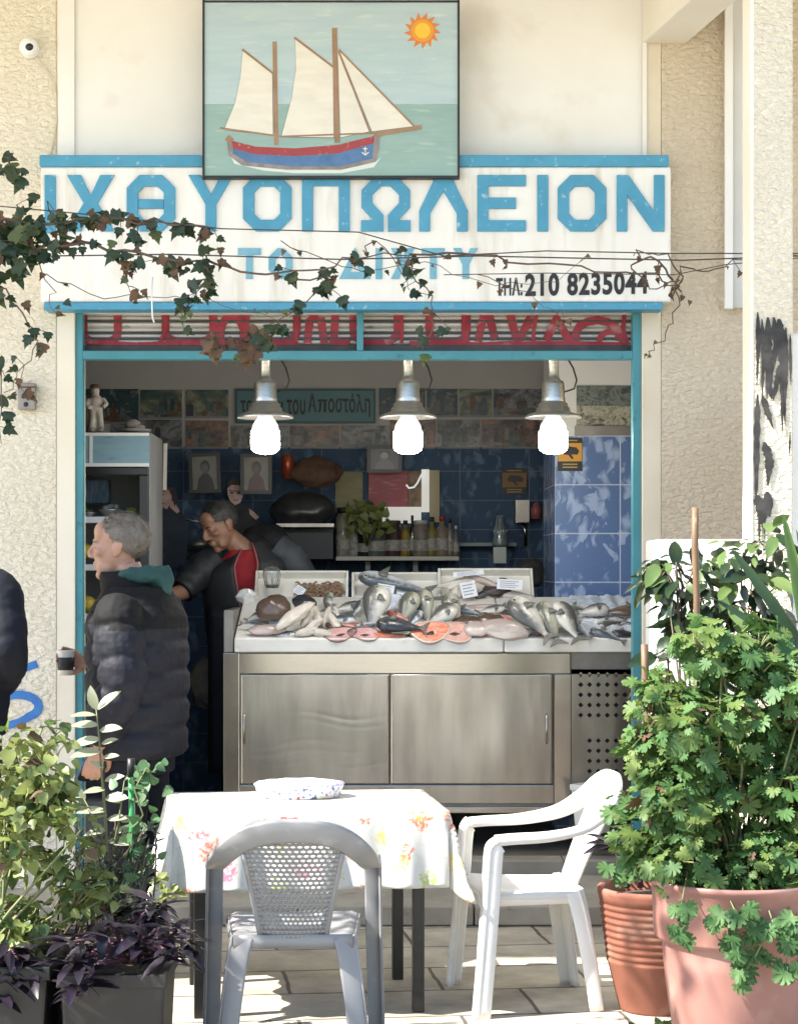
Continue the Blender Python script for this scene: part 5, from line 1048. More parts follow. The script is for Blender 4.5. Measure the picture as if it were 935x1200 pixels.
# ------------------------------------------------------------------ table, cloth, dish
TB = thing('dining_table', 'square table on black legs under the flowered cloth', 'table', (-.275,-1.94,0), R(7))
tw, td, th = .49, .345, .742
m = MB(); m.box(-tw+.004,tw-.004,-td+.004,td-.004,th-.03,th-.004); m.build('table_top', mat('board_brown',(.20,.13,.08),.6), TB)
m = MB(); m.box(-.42,.42,-.29,.29,th-.09,th-.032); m.build('apron', M['black'], TB)
for sx in (-.40,.40):
    for sy in (-.285,.285):
        m = MB(); m.box(sx-.021,sx+.021,sy-.021,sy+.021,0,th-.031); m.build('leg', mat('leg_black',(.007,.007,.007),.35,c2=(.016,.015,.014),nscale=25) if 'leg_black' not in bpy.data.materials else bpy.data.materials['leg_black'], TB, bevel=.003)
def cloth_mat():
    m = bpy.data.materials.new('flowered_cloth'); m.use_nodes = True; t = m.node_tree; P = t.nodes['Principled BSDF']; L = t.links.new
    uv = t.nodes.new('ShaderNodeUVMap'); P.inputs['Roughness'].default_value = .38; P.inputs['Specular IOR Level'].default_value = .4
    nz = t.nodes.new('ShaderNodeTexNoise'); nz.inputs['Scale'].default_value = 9; nz.inputs['Detail'].default_value = 5; L(uv.outputs[0], nz.inputs[0])
    mv = t.nodes.new('ShaderNodeMix'); mv.data_type = 'VECTOR'; mv.inputs[0].default_value = .09; L(uv.outputs[0], mv.inputs[4]); L(nz.outputs[1], mv.inputs[5])
    def node(k, **a):
        n = t.nodes.new(k)
        for q, v in a.items(): setattr(n, q, v)
        return n
    def mask(scale, lo, hi, off, keep):
        mp = node('ShaderNodeMapping'); mp.inputs['Location'].default_value = off; L(mv.outputs[1], mp.inputs[0])
        v = node('ShaderNodeTexVoronoi'); v.inputs['Scale'].default_value = scale; L(mp.outputs[0], v.inputs[0])
        # petals: ripple the cell distance
        n2 = node('ShaderNodeTexNoise'); n2.inputs['Scale'].default_value = scale*6; n2.inputs['Detail'].default_value = 3; L(mp.outputs[0], n2.inputs[0])
        ad = node('ShaderNodeMath', operation='MULTIPLY_ADD'); ad.inputs[1].default_value = .5; L(n2.outputs[0], ad.inputs[0]); L(v.outputs['Distance'], ad.inputs[2])
        r = node('ShaderNodeMapRange'); r.inputs[1].default_value = hi+.25; r.inputs[2].default_value = lo+.25; L(ad.outputs[0], r.inputs[0])
        sc = node('ShaderNodeSeparateColor'); L(v.outputs['Color'], sc.inputs[0])
        n5 = node('ShaderNodeTexNoise'); n5.inputs['Scale'].default_value = 75; n5.inputs['Detail'].default_value = 3; L(mp.outputs[0], n5.inputs[0])
        r5 = node('ShaderNodeMapRange'); r5.inputs[1].default_value = .44; r5.inputs[2].default_value = .54; r5.inputs[3].default_value = .12; L(n5.outputs[0], r5.inputs[0])
        m5 = node('ShaderNodeMath', operation='MULTIPLY'); L(r.outputs[0], m5.inputs[0]); L(r5.outputs[0], m5.inputs[1]); r = m5
        g = node('ShaderNodeMath', operation='LESS_THAN'); g.inputs[1].default_value = keep; L(sc.outputs[0], g.inputs[0])
        mu = node('ShaderNodeMath', operation='MULTIPLY'); L(r.outputs[0], mu.inputs[0]); L(g.outputs[0], mu.inputs[1])
        return mu.outputs[0], sc
    col = None; base = (.60,.575,.51)
    def mix(f, c, cur):
        x = node('ShaderNodeMix'); x.data_type = 'RGBA'; L(f, x.inputs[0])
        if cur is None: x.inputs[6].default_value = (*base,1)
        else: L(cur, x.inputs[6])
        if hasattr(c,'links'): L(c, x.inputs[7])
        else: x.inputs[7].default_value = (*c,1)
        return x.outputs[2]
    # grey leaf sketch lines
    wv = node('ShaderNodeTexVoronoi', feature='DISTANCE_TO_EDGE'); wv.inputs['Scale'].default_value = 11; L(mv.outputs[1], wv.inputs[0])
    r1 = node('ShaderNodeMapRange'); r1.inputs[1].default_value = .06; r1.inputs[2].default_value = .0; r1.inputs[4].default_value = .22; L(wv.outputs[0], r1.inputs[0])
    n3 = node('ShaderNodeTexNoise'); n3.inputs['Scale'].default_value = 5; L(uv.outputs[0], n3.inputs[0])
    g3 = node('ShaderNodeMapRange'); g3.inputs[1].default_value = .42; g3.inputs[2].default_value = .5; L(n3.outputs[0], g3.inputs[0])
    ml = node('ShaderNodeMath', operation='MULTIPLY'); L(r1.outputs[0], ml.inputs[0]); L(g3.outputs[0], ml.inputs[1])
    col = mix(ml.outputs[0], (.36,.37,.33), col)
    f, _ = mask(10, .26, .33, (3.1,1.7,0), .5); col = mix(f, (.42,.48,.16), col)
    f, _ = mask(9, .26, .33, (7.3,2.2,0), .35); col = mix(f, (.70,.52,.16), col)
    f, sc = mask(8, .30, .37, (1.3,5.2,0), .8)
    hr = node('ShaderNodeValToRGB'); e = hr.color_ramp.elements; e[0].color = (.58,.10,.10,1); e[1].color = (.60,.17,.27,1); q = e.new(.3); q.color = (.66,.22,.07,1)
    L(sc.outputs[1], hr.inputs[0]); col = mix(f, hr.outputs[0], col)
    f, _ = mask(8, .06, .12, (1.3,5.2,0), .8); col = mix(f, (.60,.38,.10), col)
    L(col, P.inputs['Base Color'])
    return m
def cloth():
    hx, hy = .255, .275; A, Bq = tw+.004, td+.004; N1, N2 = 96, 84; zt = th+.003
    vs, uvs = [], []
    for j in range(N2):
        for i in range(N1):
            X_ = -A-hx+(2*A+2*hx)*i/(N1-1); Y_ = -Bq-hy+(2*Bq+2*hy)*j/(N2-1)
            cx = max(-A,min(A,X_)); cy = max(-Bq,min(Bq,Y_)); ex, ey = X_-cx, Y_-cy; l = math.hypot(ex,ey)
            if l < 1e-6: p = (X_, Y_, zt+.0015*mnoise.noise((X_*6,Y_*6,1)))
            else:
                dx, dy = ex/l, ey/l; corner = min(abs(dx),abs(dy))*1.414
                an = math.atan2(dy,dx); side = X_*2 if abs(dy)>abs(dx) else Y_*2
                k = l/.27
                out = .014+.035*k+.020*k*math.sin(side*9+1.3)+.012*k*math.sin(side*21)
                fold = corner*(.06*k*math.cos(4*(an))+.0)
                # corner cloth swings out in a cone with a pleat on each flank
                out += corner*(.012*k)+.035*k*math.sin(min(1,corner)*math.pi*.5)*math.sin(8*an+1.0)
                drop = math.sqrt(max(l*l-out*out*.5, .0004))*(1-.10*corner)
                q = min(1, l/.02)
                p = (cx+dx*out, cy+dy*out, zt-drop*q+(1-q)*0)
            vs.append(p); uvs.append((X_,Y_))
    fs = [(j*N1+i,j*N1+i+1,(j+1)*N1+i+1,(j+1)*N1+i) for j in range(N2-1) for i in range(N1-1)]
    mb = MB(); mb.add(vs, fs, 0, True); o = mb.build('tablecloth', cloth_mat(), solid=.002)
    ul = o.data.uv_layers.new(name='UVMap')
    for lp in o.data.loops: ul.data[lp.index].uv = uvs[lp.vertex_index]
    o.location = TB.location; o.rotation_euler = TB.rotation_euler
    return tag(o, 'white oilcloth printed with red and orange flowers draped over the table', 'tablecloth')
cloth()
DS = thing('lidded_dish', 'low white oval dish speckled blue on the flowered tablecloth', 'dish', (-.295,-1.80,th+.004), R(3))
m = MB(); m.lathe([(0,0),(.130,0),(.140,.004),(.149,.03),(.153,.044),(.158,.050),(.150,.050),(.13,.012),(0,.01)], n=48, sx=1.12, sy=.8)
dm_ = mat('speckled_white', (.76,.75,.72), .3, c2=(.70,.70,.70), nscale=9, c3=(.12,.14,.30), c3scale=60, c3lo=.54, c3hi=.60)
m.build('dish_bowl', dm_, DS)
m = MB(); m.lathe([(.157,.0505),(.150,.056),(.10,.064),(0,.067)], n=48, sx=1.12, sy=.8)
for i, p in enumerate(m.v): m.v[i] = (p[0], p[1], p[2]+.006*mnoise.noise((p[0]*30,p[1]*30,0)))
m.build('dish_cover', mat('speckled_cover', (.76,.75,.73), .35, c2=(.30,.28,.55), nscale=7, nlo=.5, nhi=.56, c3=(.10,.12,.26), c3scale=70, c3lo=.55, c3hi=.60), DS)

# ------------------------------------------------------------------ pots
M['terra'] = mat('terracotta', (.235,.085,.05), .75, c2=(.19,.066,.04), nscale=4, c3=(.31,.19,.14), c3scale=6, c3lo=.54, c3hi=.8, bump=.15, bscale=60, bdist=.003)
M['terrapink'] = mat('terracotta_pink', (.30,.145,.118), .6, c2=(.255,.118,.095), nscale=3, c3=(.40,.26,.22), c3scale=5, c3lo=.55, c3hi=.8, bump=.06, bscale=80, bdist=.002)
M['soil'] = mat('soil', (.035,.025,.018), .9, c2=(.06,.045,.03), nscale=30, bump=.6, bscale=50, bdist=.01)
def pot(name, label, px, y, r, h, prof, mt, z=0):
    x = (px-VX)*(y-CAMY)/F; T_ = thing(name, label, 'plant pot', (x,y,z))
    m = MB(); m.lathe([(a*r,b*h) for a,b in prof], n=56); m.build('pot_wall', mt, T_)
    m = MB(); m.lathe([(r*.86,h*.9),(r*.5,h*.93),(0,h*.94)], n=30); m.build('soil', M['soil'], T_); return T_
ribs = [(0,0),(.62,0),(.64,.02)]
for k in range(9):
    b = .41+.056*k; q = .74+.235*(b-.02)/.86
    ribs += [(q-.012,b-.026),(q+.012,b-.008),(q+.014,b+.006),(q-.008,b+.026)]
ribs += [(.985,.89),(1.0,.93),(1.02,.96),(1.02,.985),(1.0,1.0),(.94,1.0),(.9,.97),(.88,.88),(.6,.88)]
P1 = pot('terracotta_pot', 'ribbed brown terracotta pot beside the white chair', 768, -2.13, .212, .455, ribs, M['terra'])
pf = [(0,0),(.66,0),(.68,.015),(.74,.16),(.81,.36),(.86,.55),(.875,.66),(.885,.672),(.955,.685),(.975,.70),(.99,.84),(1.0,.96),(1.03,.97),(1.04,.985),(1.035,1.0),(.98,1.0),(.95,.97),(.93,.88),(.6,.88)]
P2_ = pot('terracotta_pot', 'large smooth pinkish terracotta pot under the bushy geranium', 862, -2.95, .275, .62, pf, M['terrapink'])
M['pblack'] = mat('black_pot_plastic', (.007,.007,.0075), .5, c2=(.012,.0115,.0115), nscale=7, c3=(.03,.028,.026), c3scale=14, c3lo=.64, c3hi=.8)
def planter(label, x0, x1, y0, y1, h, z=0):
    T_ = thing('planter_box', label, 'planter', ((x0+x1)/2,(y0+y1)/2,z)); a, b = (x1-x0)/2, (y1-y0)/2
    m = MB(); t = .9
    m.add([(-a*t,-b*t,0),(a*t,-b*t,0),(a*t,b*t,0),(-a*t,b*t,0),(-a,-b,h),(a,-b,h),(a,b,h),(-a,b,h)], [(0,3,2,1),(0,1,5,4),(1,2,6,5),(2,3,7,6),(3,0,4,7)])
    m.build('planter_wall', M['pblack'], T_, bevel=.01)
    m = MB(); q = .022
    m.box(-a-.008,a+.008,-b-.008,-b+q,h-.03,h+.012); m.box(-a-.008,a+.008,b-q,b+.008,h-.03,h+.012); m.box(-a-.008,-a+q,-b+q+.001,b-q-.001,h-.03,h+.012); m.box(a-q,a+.008,-b+q+.001,b-q-.001,h-.03,h+.012)
    m.build('planter_rim', M['pblack'], T_, bevel=.004)
    m = MB(); m.box(-a+q+.001,a-q-.001,-b+q+.001,b-q-.001,h-.06,h-.02); m.build('soil', M['soil'], T_); return T_
planter('black plastic planter holding the purple leaved plant near the table', -.98, -.655, -3.30, -2.95, .36)
planter('dark planter mostly outside the picture under the light green shrub', -1.62, -1.02, -3.28, -2.92, .38)
planter('dark planter behind, holding the pale leaved twig and the green stake', -1.30, -.74, -2.86, -2.50, .36)
# ------------------------------------------------------------------ plants
rp = random.Random(11)
def leafpts(kind):
    "outline of a leaf in its own plane: x across, y along, base at the origin, length 1"
    if kind == 'ivy': half = [(0,.06),(.20,-.06),(.42,.04),(.52,.22),(.34,.36),(.40,.58),(.22,.56),(.10,.82)]; tip = (0,1.02)
    elif kind == 'ger':
        half = [(0,.10)]; L_ = [(.16,-.06),(.38,-.08),(.33,.09),(.54,.08),(.62,.24),(.40,.30),(.62,.40),(.64,.56),(.40,.50),(.50,.72),(.38,.86),(.22,.62),(.20,.94),(.07,1.02)]; half += L_; tip = (0,.9)
    elif kind == 'lance': half = [(0,0),(.06,.08),(.11,.25),(.125,.42),(.11,.60),(.07,.80)]; tip = (0,1)
    elif kind == 'oval': half = [(0,0),(.12,.10),(.21,.28),(.235,.46),(.20,.66),(.12,.84)]; tip = (0,1)
    elif kind == 'heart': half = [(0,.08),(.14,0),(.30,.08),(.38,.26),(.34,.48),(.22,.70),(.10,.88)]; tip = (0,1)
    elif kind == 'blade': half = [(.045,0),(.055,.2),(.055,.5),(.045,.75),(.025,.92)]; tip = (0,1)
    return half, tip
LP = {k: leafpts(k) for k in ('ivy','ger','lance','oval','heart','blade')}
def add_leaf(mb, p, d, nrm, size, kind, mi=0, fold=.25, curl=.25, wav=.0, wid=1.):
    d = d.normalized(); s_ = d.cross(nrm)
    if s_.length < 1e-3: s_ = d.cross(Vector((.3,.5,.8)))
    s_.normalize(); n = s_.cross(d)
    half, tip = LP[kind]; ph = rp.uniform(0,6.28)
    def pt(x, y):
        z = fold*abs(x)-curl*y*y*.6+(wav*math.sin(ph+x*14+y*9) if wav else 0)
        return p+(s_*x*wid+d*y+n*z)*size
    mid = [pt(0,y) for _,y in half]+[pt(*tip)]
    k = len(half)
    vs = mid[:]; 
    if kind == 'ger':
        vs = [pt(0,.32)]+[pt(x,y) for x,y in half[1:]]+[pt(*tip)]+[pt(-x,y) for x,y in half[:0:-1]]+[pt(0,.12)]
        n_ = len(vs)-1; mb.add(vs, [(0,1+i,1+(i+1)%n_) for i in range(n_)], mi, True); return
    rr = [pt(x,y) for x,y in half]; ll = [pt(-x,y) for x,y in half]
    o = len(vs); vs += rr; q = len(vs); vs += ll
    fs = []
    for i in range(k-1):
        fs.append((i,o+i,o+i+1,i+1)); fs.append((i,i+1,q+i+1,q+i))
    fs.append((k-1,o+k-1,k)); fs.append((k-1,k,q+k-1))
    mb.add(vs, fs, mi, True)
def rv(s_=1.): return Vector((rp.gauss(0,s_),rp.gauss(0,s_),rp.gauss(0,s_)))
LM = {'ger': leafmat('geranium_leaf', (.055,.135,.037), (.088,.18,.05), .38, .6), 'ger2': leafmat('geranium_leaf_sunlit', (.10,.18,.045), (.15,.21,.05), .45, .6), 'ficus': leafmat('dark_leaf', (.014,.030,.013), (.022,.045,.018), .25, .3), 'ficus2': leafmat('light_leaf', (.10,.17,.05), (.14,.20,.07), .35, .35),
      'shrub': leafmat('shrub_leaf', (.19,.24,.06), (.26,.29,.10), .42), 'shrub2': leafmat('shrub_leaf_deep', (.065,.11,.03), (.09,.135,.04), .35), 'pale': leafmat('pale_leaf', (.26,.29,.19), (.34,.36,.26), .3, .4), 'purple': leafmat('purple_leaf', (.013,.010,.016), (.024,.017,.028), .1, .3), 'rose': leafmat('rosemary_leaf', (.055,.075,.05), (.08,.10,.07), .2),
      'ivy': leafmat('ivy_leaf', (.014,.034,.013), (.024,.05,.017), .2, .4), 'ivydry': leafmat('dry_ivy_leaf', (.095,.05,.026), (.14,.085,.045), .2, .7), 'ivylight': leafmat('young_ivy_leaf', (.07,.10,.03), (.10,.13,.04), .3), 'yucca': leafmat('yucca_leaf', (.025,.055,.022), (.04,.08,.03), .2), 'yucca2': leafmat('bright_blade', (.09,.17,.04), (.11,.20,.05), .35), 'mint': leafmat('round_leaf', (.07,.15,.06), (.10,.19,.08), .4)}
M['stem'] = mat('green_stem', (.12,.16,.05), .6, c2=(.16,.14,.06), nscale=12); M['twig'] = mat('brown_twig', (.085,.055,.038), .8, c2=(.13,.09,.06), nscale=20); M['pstem'] = mat('purple_stem', (.09,.035,.07), .5, c2=(.12,.06,.07), nscale=9)

def bush(name, label, cat, base, blobs, nleaf, kind, mats, size, droop=.3, stems=14, pale_top=0., fold=.15, wav=.05, stemmat=None, out=.8, curl=.3, extra=None, top=None, clusters=0, csize=.09):
    "blobs: (centre, radii, weight); leaves sit on short stalks spread through the outer half of every blob"
    T_ = thing(name, label, cat, base); b = Vector(base)
    mb = MB(); sb = MB(); tot = sum(w_ for _,_,w_ in blobs)
    if clusters:
        new = []; wt = [w_ for _,_,w_ in blobs]
        for k in range(clusters):
            c, r, w_ = rp.choices(blobs, wt)[0]; d = rv().normalized(); q = rp.random()**.35*1.08; f_ = rp.uniform(.55,1.25)
            new.append((Vector(c)+Vector((d.x*r[0],d.y*r[1],d.z*r[2]))*q, (csize*f_,csize*f_*.8,csize*f_*.75), f_**2))
        blobs = new; tot = sum(w_ for _,_,w_ in blobs)
    for c, r, w_ in blobs:
        c = Vector(c)
        for k in range(int(nleaf*w_/tot)):
            d = rv().normalized(); q = rp.uniform(.35,1.)**.5*(1+.16*mnoise.noise(d*2.3+c*3))
            p = c+Vector((d.x*r[0],d.y*r[1],d.z*r[2]))*q
            n = (d*out+Vector((0,-.15,.75))+rv(.35)).normalized()
            dirn = (d+rv(.55)+Vector((0,0,-droop))).normalized(); dirn = (dirn-n*dirn.dot(n)*.8)
            sz = size*rp.uniform(.42,1.28)
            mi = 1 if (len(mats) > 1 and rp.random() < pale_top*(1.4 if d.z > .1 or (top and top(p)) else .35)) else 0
            if len(mats) > 2 and rp.random() < .035: mi = 2
            add_leaf(mb, p-b, dirn, n, sz, kind, mi, fold, curl*rp.uniform(.3,1.6), wav)
            if k % 5 == 0: st_ = c*.75+p*.25-Vector((0,0,r[2]*.25)); sb.tube([st_-b, (st_+p)/2-b+rv(.01), p-b], [.004,.003,.0018], 5)
        for k in range(int(stems*w_/tot+rp.random())):
            e = c+Vector((rp.uniform(-.6,.6)*r[0],rp.uniform(-.6,.6)*r[1],rp.uniform(-.3,.6)*r[2]))
            s0 = Vector((rp.uniform(-.04,.04),rp.uniform(-.04,.04),0)); mid = (e-b)*.5+rv(.03); sb.tube([s0, mid, e-b], [.007,.005,.003], 6)
    mb.build('foliage', mats, T_); sb.build('stems', stemmat or M['stem'], T_)
    return T_
# big geranium over the pink pot
g0 = Vector(P2_.location)+Vector((0,0,.56))
def wp(px,py,y): return tuple(W(px,py,y))
def rr(px, y): return S(px,y)
yg = -2.9
bl = [(wp(840,850,yg),(rr(95,yg),.22,rr(95,yg)),3.2),(wp(785,930,yg),(rr(55,yg),.17,rr(85,yg)),2.2),(wp(860,960,yg-.08),(rr(85,yg),.22,rr(85,yg)),3),(wp(925,880,yg),(rr(70,yg),.22,rr(120,yg)),2.6),(wp(915,1010,yg-.1),(rr(60,yg),.16,rr(70,yg)),1.5),(wp(790,840,yg),(rr(48,yg),.14,rr(40,yg)),1.2),(wp(798,1015,yg-.02),(rr(42,yg),.13,rr(50,yg)),.9),(wp(745,900,yg+.05),(rr(22,yg),.1,rr(60,yg)),.6),(wp(760,980,yg+.1),(rr(24,yg),.1,rr(40,yg)),.4),(wp(850,760,yg),(rr(60,yg),.12,rr(18,yg)),.6),(wp(845,1035,yg-.12),(rr(50,yg),.08,rr(22,yg)),.8),(wp(915,1060,yg-.14),(rr(35,yg),.08,rr(40,yg)),.8),(wp(885,790,yg),(rr(70,yg),.18,rr(45,yg)),1.3)]
GE = bush('geranium', 'bushy scented geranium with lobed green leaves spilling from the big pinkish pot', 'plant', tuple(g0), bl, 3200, 'ger', [LM['ger'],LM['ger2'],LM['ivydry']], .056, .3, 24, .42, .10, .045, top=lambda p: p.x < .95, clusters=150, csize=.088)  # paler leaf colour set mostly on top and left stands for sunlight
# trailing sprays over the pot front
mb = MB(); sb = MB(); b = g0
for pts in ([(850,1030),(862,1070),(858,1110)],[(900,1040),(905,1080),(885,1120),(872,1140)],[(895,1075),(925,1105),(920,1130)],[(815,1030),(798,1060),(795,1085)],[(880,1040),(872,1070),(876,1095)],[(925,1050),(932,1080),(935,1100)],[(850,1060),(840,1080)]):
    P = [W(a,c,-3.26) for a,c in pts]; P[0].y = -3.1; sb.tube([p-b for p in P], .003, 5)
    for p in P[1:]:
        for k in range(4): add_leaf(mb, p-b+rv(.018), Vector((rp.gauss(0,.7),-.4,-.5)), Vector((rp.gauss(0,.3),-.8,.5)), .058*rp.uniform(.6,1.15), 'ger', 0, .2, .35, .07)
mb.build('trailing_leaves', [LM['ger']], GE); sb.build('trailing_stems', M['stem'], GE)
# leafy climber behind, in front of the white block
yf_ = -2.15
bl = [(wp(800,690,yf_),(rr(45,yf_),.14,rr(45,yf_)),1.2),(wp(868,690,yf_),(rr(60,yf_),.16,rr(60,yf_)),1.8),(wp(775,668,yf_),(rr(26,yf_),.1,rr(18,yf_)),.5),(wp(840,760,yf_),(rr(70,yf_),.16,rr(50,yf_)),1.5),(wp(905,640,yf_),(rr(30,yf_),.12,rr(25,yf_)),.5),(wp(770,800,yf_),(rr(20,yf_),.1,rr(45,yf_)),.45)]
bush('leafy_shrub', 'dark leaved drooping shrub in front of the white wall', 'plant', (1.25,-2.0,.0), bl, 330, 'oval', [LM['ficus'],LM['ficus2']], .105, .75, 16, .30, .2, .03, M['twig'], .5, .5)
# yucca blades
YU = thing('yucca_plant', 'tall sword shaped leaves rising behind the geranium at the picture edge', 'plant', W(930,800,-2.4))
b = Vector(YU.location); mb = MB()
for a, c, y0, q, mi in (((945,770),(862,641),-2.45,.9,0),((950,800),(924,600),-2.5,.75,1),((960,760),(938,620),-2.4,.7,1),((930,790),(800,770),-2.45,.8,0),((960,800),(985,600),-2.4,1,0),((940,780),(870,745),-2.5,.9,0),((925,760),(840,700),-2.55,.8,0)):
    p0, p1 = W(*a,y0), W(*c,y0-.05); add_leaf(mb, p0-b, p1-p0, Vector((.3,-1,.3)), (p1-p0).length, 'blade', mi, .3, .12, 0, q)
mb.build('sword_leaves', [LM['yucca'],LM['yucca2']], YU)
m = MB(); m.lathe([(.05,0),(.055,.3),(.04,.42),(0,.44)], n=12); o = m.build('short_trunk', M['twig'], YU); o.location = (.02,0,-.5)
# stakes
def stake(pts, y, r, label):
    m = MB(); P = [W(a,c,y) for a,c in pts]; m.tube([p+Vector((mnoise.noise(p*4)*.004,0,0)) for p in P], [r*(1+.08*(i%2)) for i in range(len(P))], 10)
    o = m.build('bamboo_stake', bpy.data.materials.get('bamboo') or mat('bamboo', (.19,.11,.055), .6, c2=(.12,.07,.036), nscale=14, stretch=(3,3,.6), c3=(.26,.18,.10), c3scale=20))
    tag(o, label, 'stake', 'wooden plant stakes')
stake([(814,595),(814,640),(815,700),(816,760),(817,830),(818,920)], -2.6, .0115, 'tall brown bamboo stake rising out of the geranium')
stake([(755,755),(756,790),(757,840),(758,900)], -2.6, .0125, 'short pale wooden stake at the edge of the geranium')
# purple plant in the ribbed pot
TR = thing('purple_plant', 'purple stemmed plant in the ribbed terracotta pot', 'plant', tuple(Vector(P1.location)+Vector((-.05,-.04,.42))))
b = Vector(TR.location); mb = MB(); sb = MB()
for pts in ([(735,1040),(727,1010),(718,990)],[(750,1040),(748,1005)],[(765,1045),(775,1000)]):
    P = [W(a,c,-2.2) for a,c in pts]; sb.tube([p-b for p in P], [.012,.01,.006][:len(P)], 8)
    for k in range(4): d = Vector((rp.uniform(-1,1),-.3,rp.uniform(-.1,.5))); add_leaf(mb, P[-1]-b, d, Vector((0,-.5,.9)), rp.uniform(.09,.13), 'lance', 0, .3, .5)
for k in range(5): add_leaf(mb, W(712+k*9,1012+6*(k%3),-2.26)-b, Vector((rp.uniform(-1,1),-.6,-.6)), Vector((0,-.8,.6)), .06, 'ger', 1, .1, .3, .05)
mb.build('foliage', [LM['purple'],LM['ger']], TR); sb.build('stems', M['pstem'], TR)
m = MB()
GW = thing('small_weed', 'little green weed sprouting on the paving beside the ribbed pot', 'plant', (W(775,1170,-2.75).x,-2.75,0)); mb = MB()
for k in range(26): d = rv(); d.z = abs(d.z)+.5; add_leaf(mb, Vector((rp.gauss(0,.03),rp.gauss(0,.03),rp.uniform(.01,.09))), d, rv()+Vector((0,-.5,.6)), .035, 'heart', 0)
mb.build('foliage', [LM['shrub2']], GW); sb = MB()
for k in range(5): sb.tube([(0,0,0),(rp.gauss(0,.02),rp.gauss(0,.02),.08)], .002, 5)
sb.build('stems', M['stem'], GW)

# left side: bright shrub, pale twig, rosemary, purple trailing plant, mint on a green stake
ys_ = -3.0
bl = [(wp(30,905,ys_),(rr(48,ys_),.15,rr(55,ys_)),1.5),(wp(85,985,ys_),(rr(40,ys_),.14,rr(50,ys_)),.9),(wp(18,1010,ys_),(rr(55,ys_),.17,rr(75,ys_)),1.8),(wp(105,1070,ys_-.05),(rr(48,ys_),.14,rr(50,ys_)),1.0),(wp(40,1085,ys_-.05),(rr(50,ys_),.15,rr(42,ys_)),1.1)]
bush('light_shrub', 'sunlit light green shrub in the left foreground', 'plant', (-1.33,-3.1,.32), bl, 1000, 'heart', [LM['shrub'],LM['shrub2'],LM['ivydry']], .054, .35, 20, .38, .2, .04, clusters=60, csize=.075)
PT = thing('pale_leaf_twig', 'upright twig with long whitish leaves in front of the customer', 'plant', tuple(W(128,1090,-2.7)))
b = Vector(PT.location); mb = MB(); sb = MB()
stem = [W(a,c,-2.7) for a,c in ((128,1090),(126,1020),(124,960),(119,900),(116,860),(113,830))]; sb.tube([p-b for p in stem], [.006,.006,.005,.004,.003,.002], 6)
sb.tube([W(a,c,-2.72)-b for a,c in ((127,1030),(140,960),(146,915))], [.005,.004,.002], 6); sb.tube([W(a,c,-2.72)-b for a,c in ((126,1000),(112,960),(98,935))], [.004,.003,.002], 6)
for (a,c,dx,dz,s_) in ((113,832,-.25,1,.085),(114,832,.9,.9,.10),(113,838,-1,.12,.085),(116,850,-.9,.1,.09),(117,856,1,.25,.085),(118,866,-1,-.12,.10),(119,872,.8,.35,.06),(120,880,-1,-.05,.105),(121,888,.7,.2,.06),(122,900,-.6,.4,.05),(123,915,.8,.3,.07),(124,925,-1,.0,.075),(124,935,1,.15,.085),(125,950,-1,.1,.10),(126,960,.9,.2,.075),(126,972,-.9,-.1,.08),(127,985,1,0,.085),(127,1000,-.9,.2,.07),(146,915,.6,.7,.05),(144,925,1,.2,.05),(142,940,-.8,.3,.055),(98,935,-1,-.3,.075),(100,938,-.3,.8,.055),(106,950,-.9,.2,.06),(140,960,1,.1,.06),(136,975,.9,.3,.07),(128,1020,-1,.1,.08),(128,1030,1,.0,.07)):
    add_leaf(mb, W(a,c,-2.7)-b, Vector((dx,-.35+rp.uniform(-.2,.2),dz)), Vector((-.3,-.55,.75))+rv(.12), s_*1.05, 'oval', 0, .18, .25)
mb.build('foliage', [LM['pale']], PT); sb.build('stems', M['stem'], PT)
yr_ = -2.75
RO = thing('rosemary_bush', 'grey green needle leaved rosemary behind the purple plant', 'plant', tuple(W(110,1100,yr_)))
b = Vector(RO.location); mb = MB(); sb = MB()
for k in range(40):
    p0 = Vector((rp.uniform(-.2,.2),rp.uniform(-.1,.1),0)); tip = W(rp.uniform(62,185), rp.uniform(955,1040), yr_+rp.uniform(-.1,.1))-b; sb.tube([p0,(p0+tip)/2+rv(.01),tip], [.004,.003,.0015], 5)
    for q in range(26):
        t_ = rp.uniform(.35,1.); p = p0.lerp(tip,t_); add_leaf(mb, p, (tip-p0).normalized()*.6+rv(.6), rv(), rp.uniform(.025,.042), 'lance', 0, .1, .2)
mb.build('foliage', [LM['rose']], RO); sb.build('stems', M['twig'], RO)
# green stake with a small-leaved creeper
m = MB(); P = [W(154,893,-2.72),W(155,960,-2.72),W(156,1060,-2.72),W(157,1120,-2.72)]; 
GS = thing('green_stake', 'green plastic garden stake with a black cap', 'stake', tuple(P[-1])); b = Vector(GS.location)
m.tube([p-b for p in P[0:]], .011, 10); m.build('stake_rod', mat('green_plastic', (.03,.22,.07), .4, c2=(.05,.30,.10), nscale=9), GS)
m = MB(); m.tube([P[0]-b+Vector((0,0,-.05)),P[0]-b+Vector((0,0,.012))], .0135, 10); m.build('black_cap', M['black'], GS)
MT = thing('round_leaf_creeper', 'small round leaved creeper climbing the green stake', 'plant', tuple(W(160,1080,-2.78)))
b = Vector(MT.location); mb = MB(); sb = MB()
P = [W(a,c,-2.76) for a,c in ((160,1080),(150,1045),(166,1015),(150,985),(168,955),(158,925),(172,900),(178,905))]; sb.tube([p-b for p in P], .003, 5)
for p in P:
    for k in range(8): add_leaf(mb, p-b+rv(.026), rv()+Vector((0,-.3,.1)), Vector((-.2,-.7,.6))+rv(.25), rp.uniform(.03,.055), 'heart', 0, .1, .1)
mb.build('foliage', [LM['mint']], MT); sb.build('stems', M['stem'], MT)
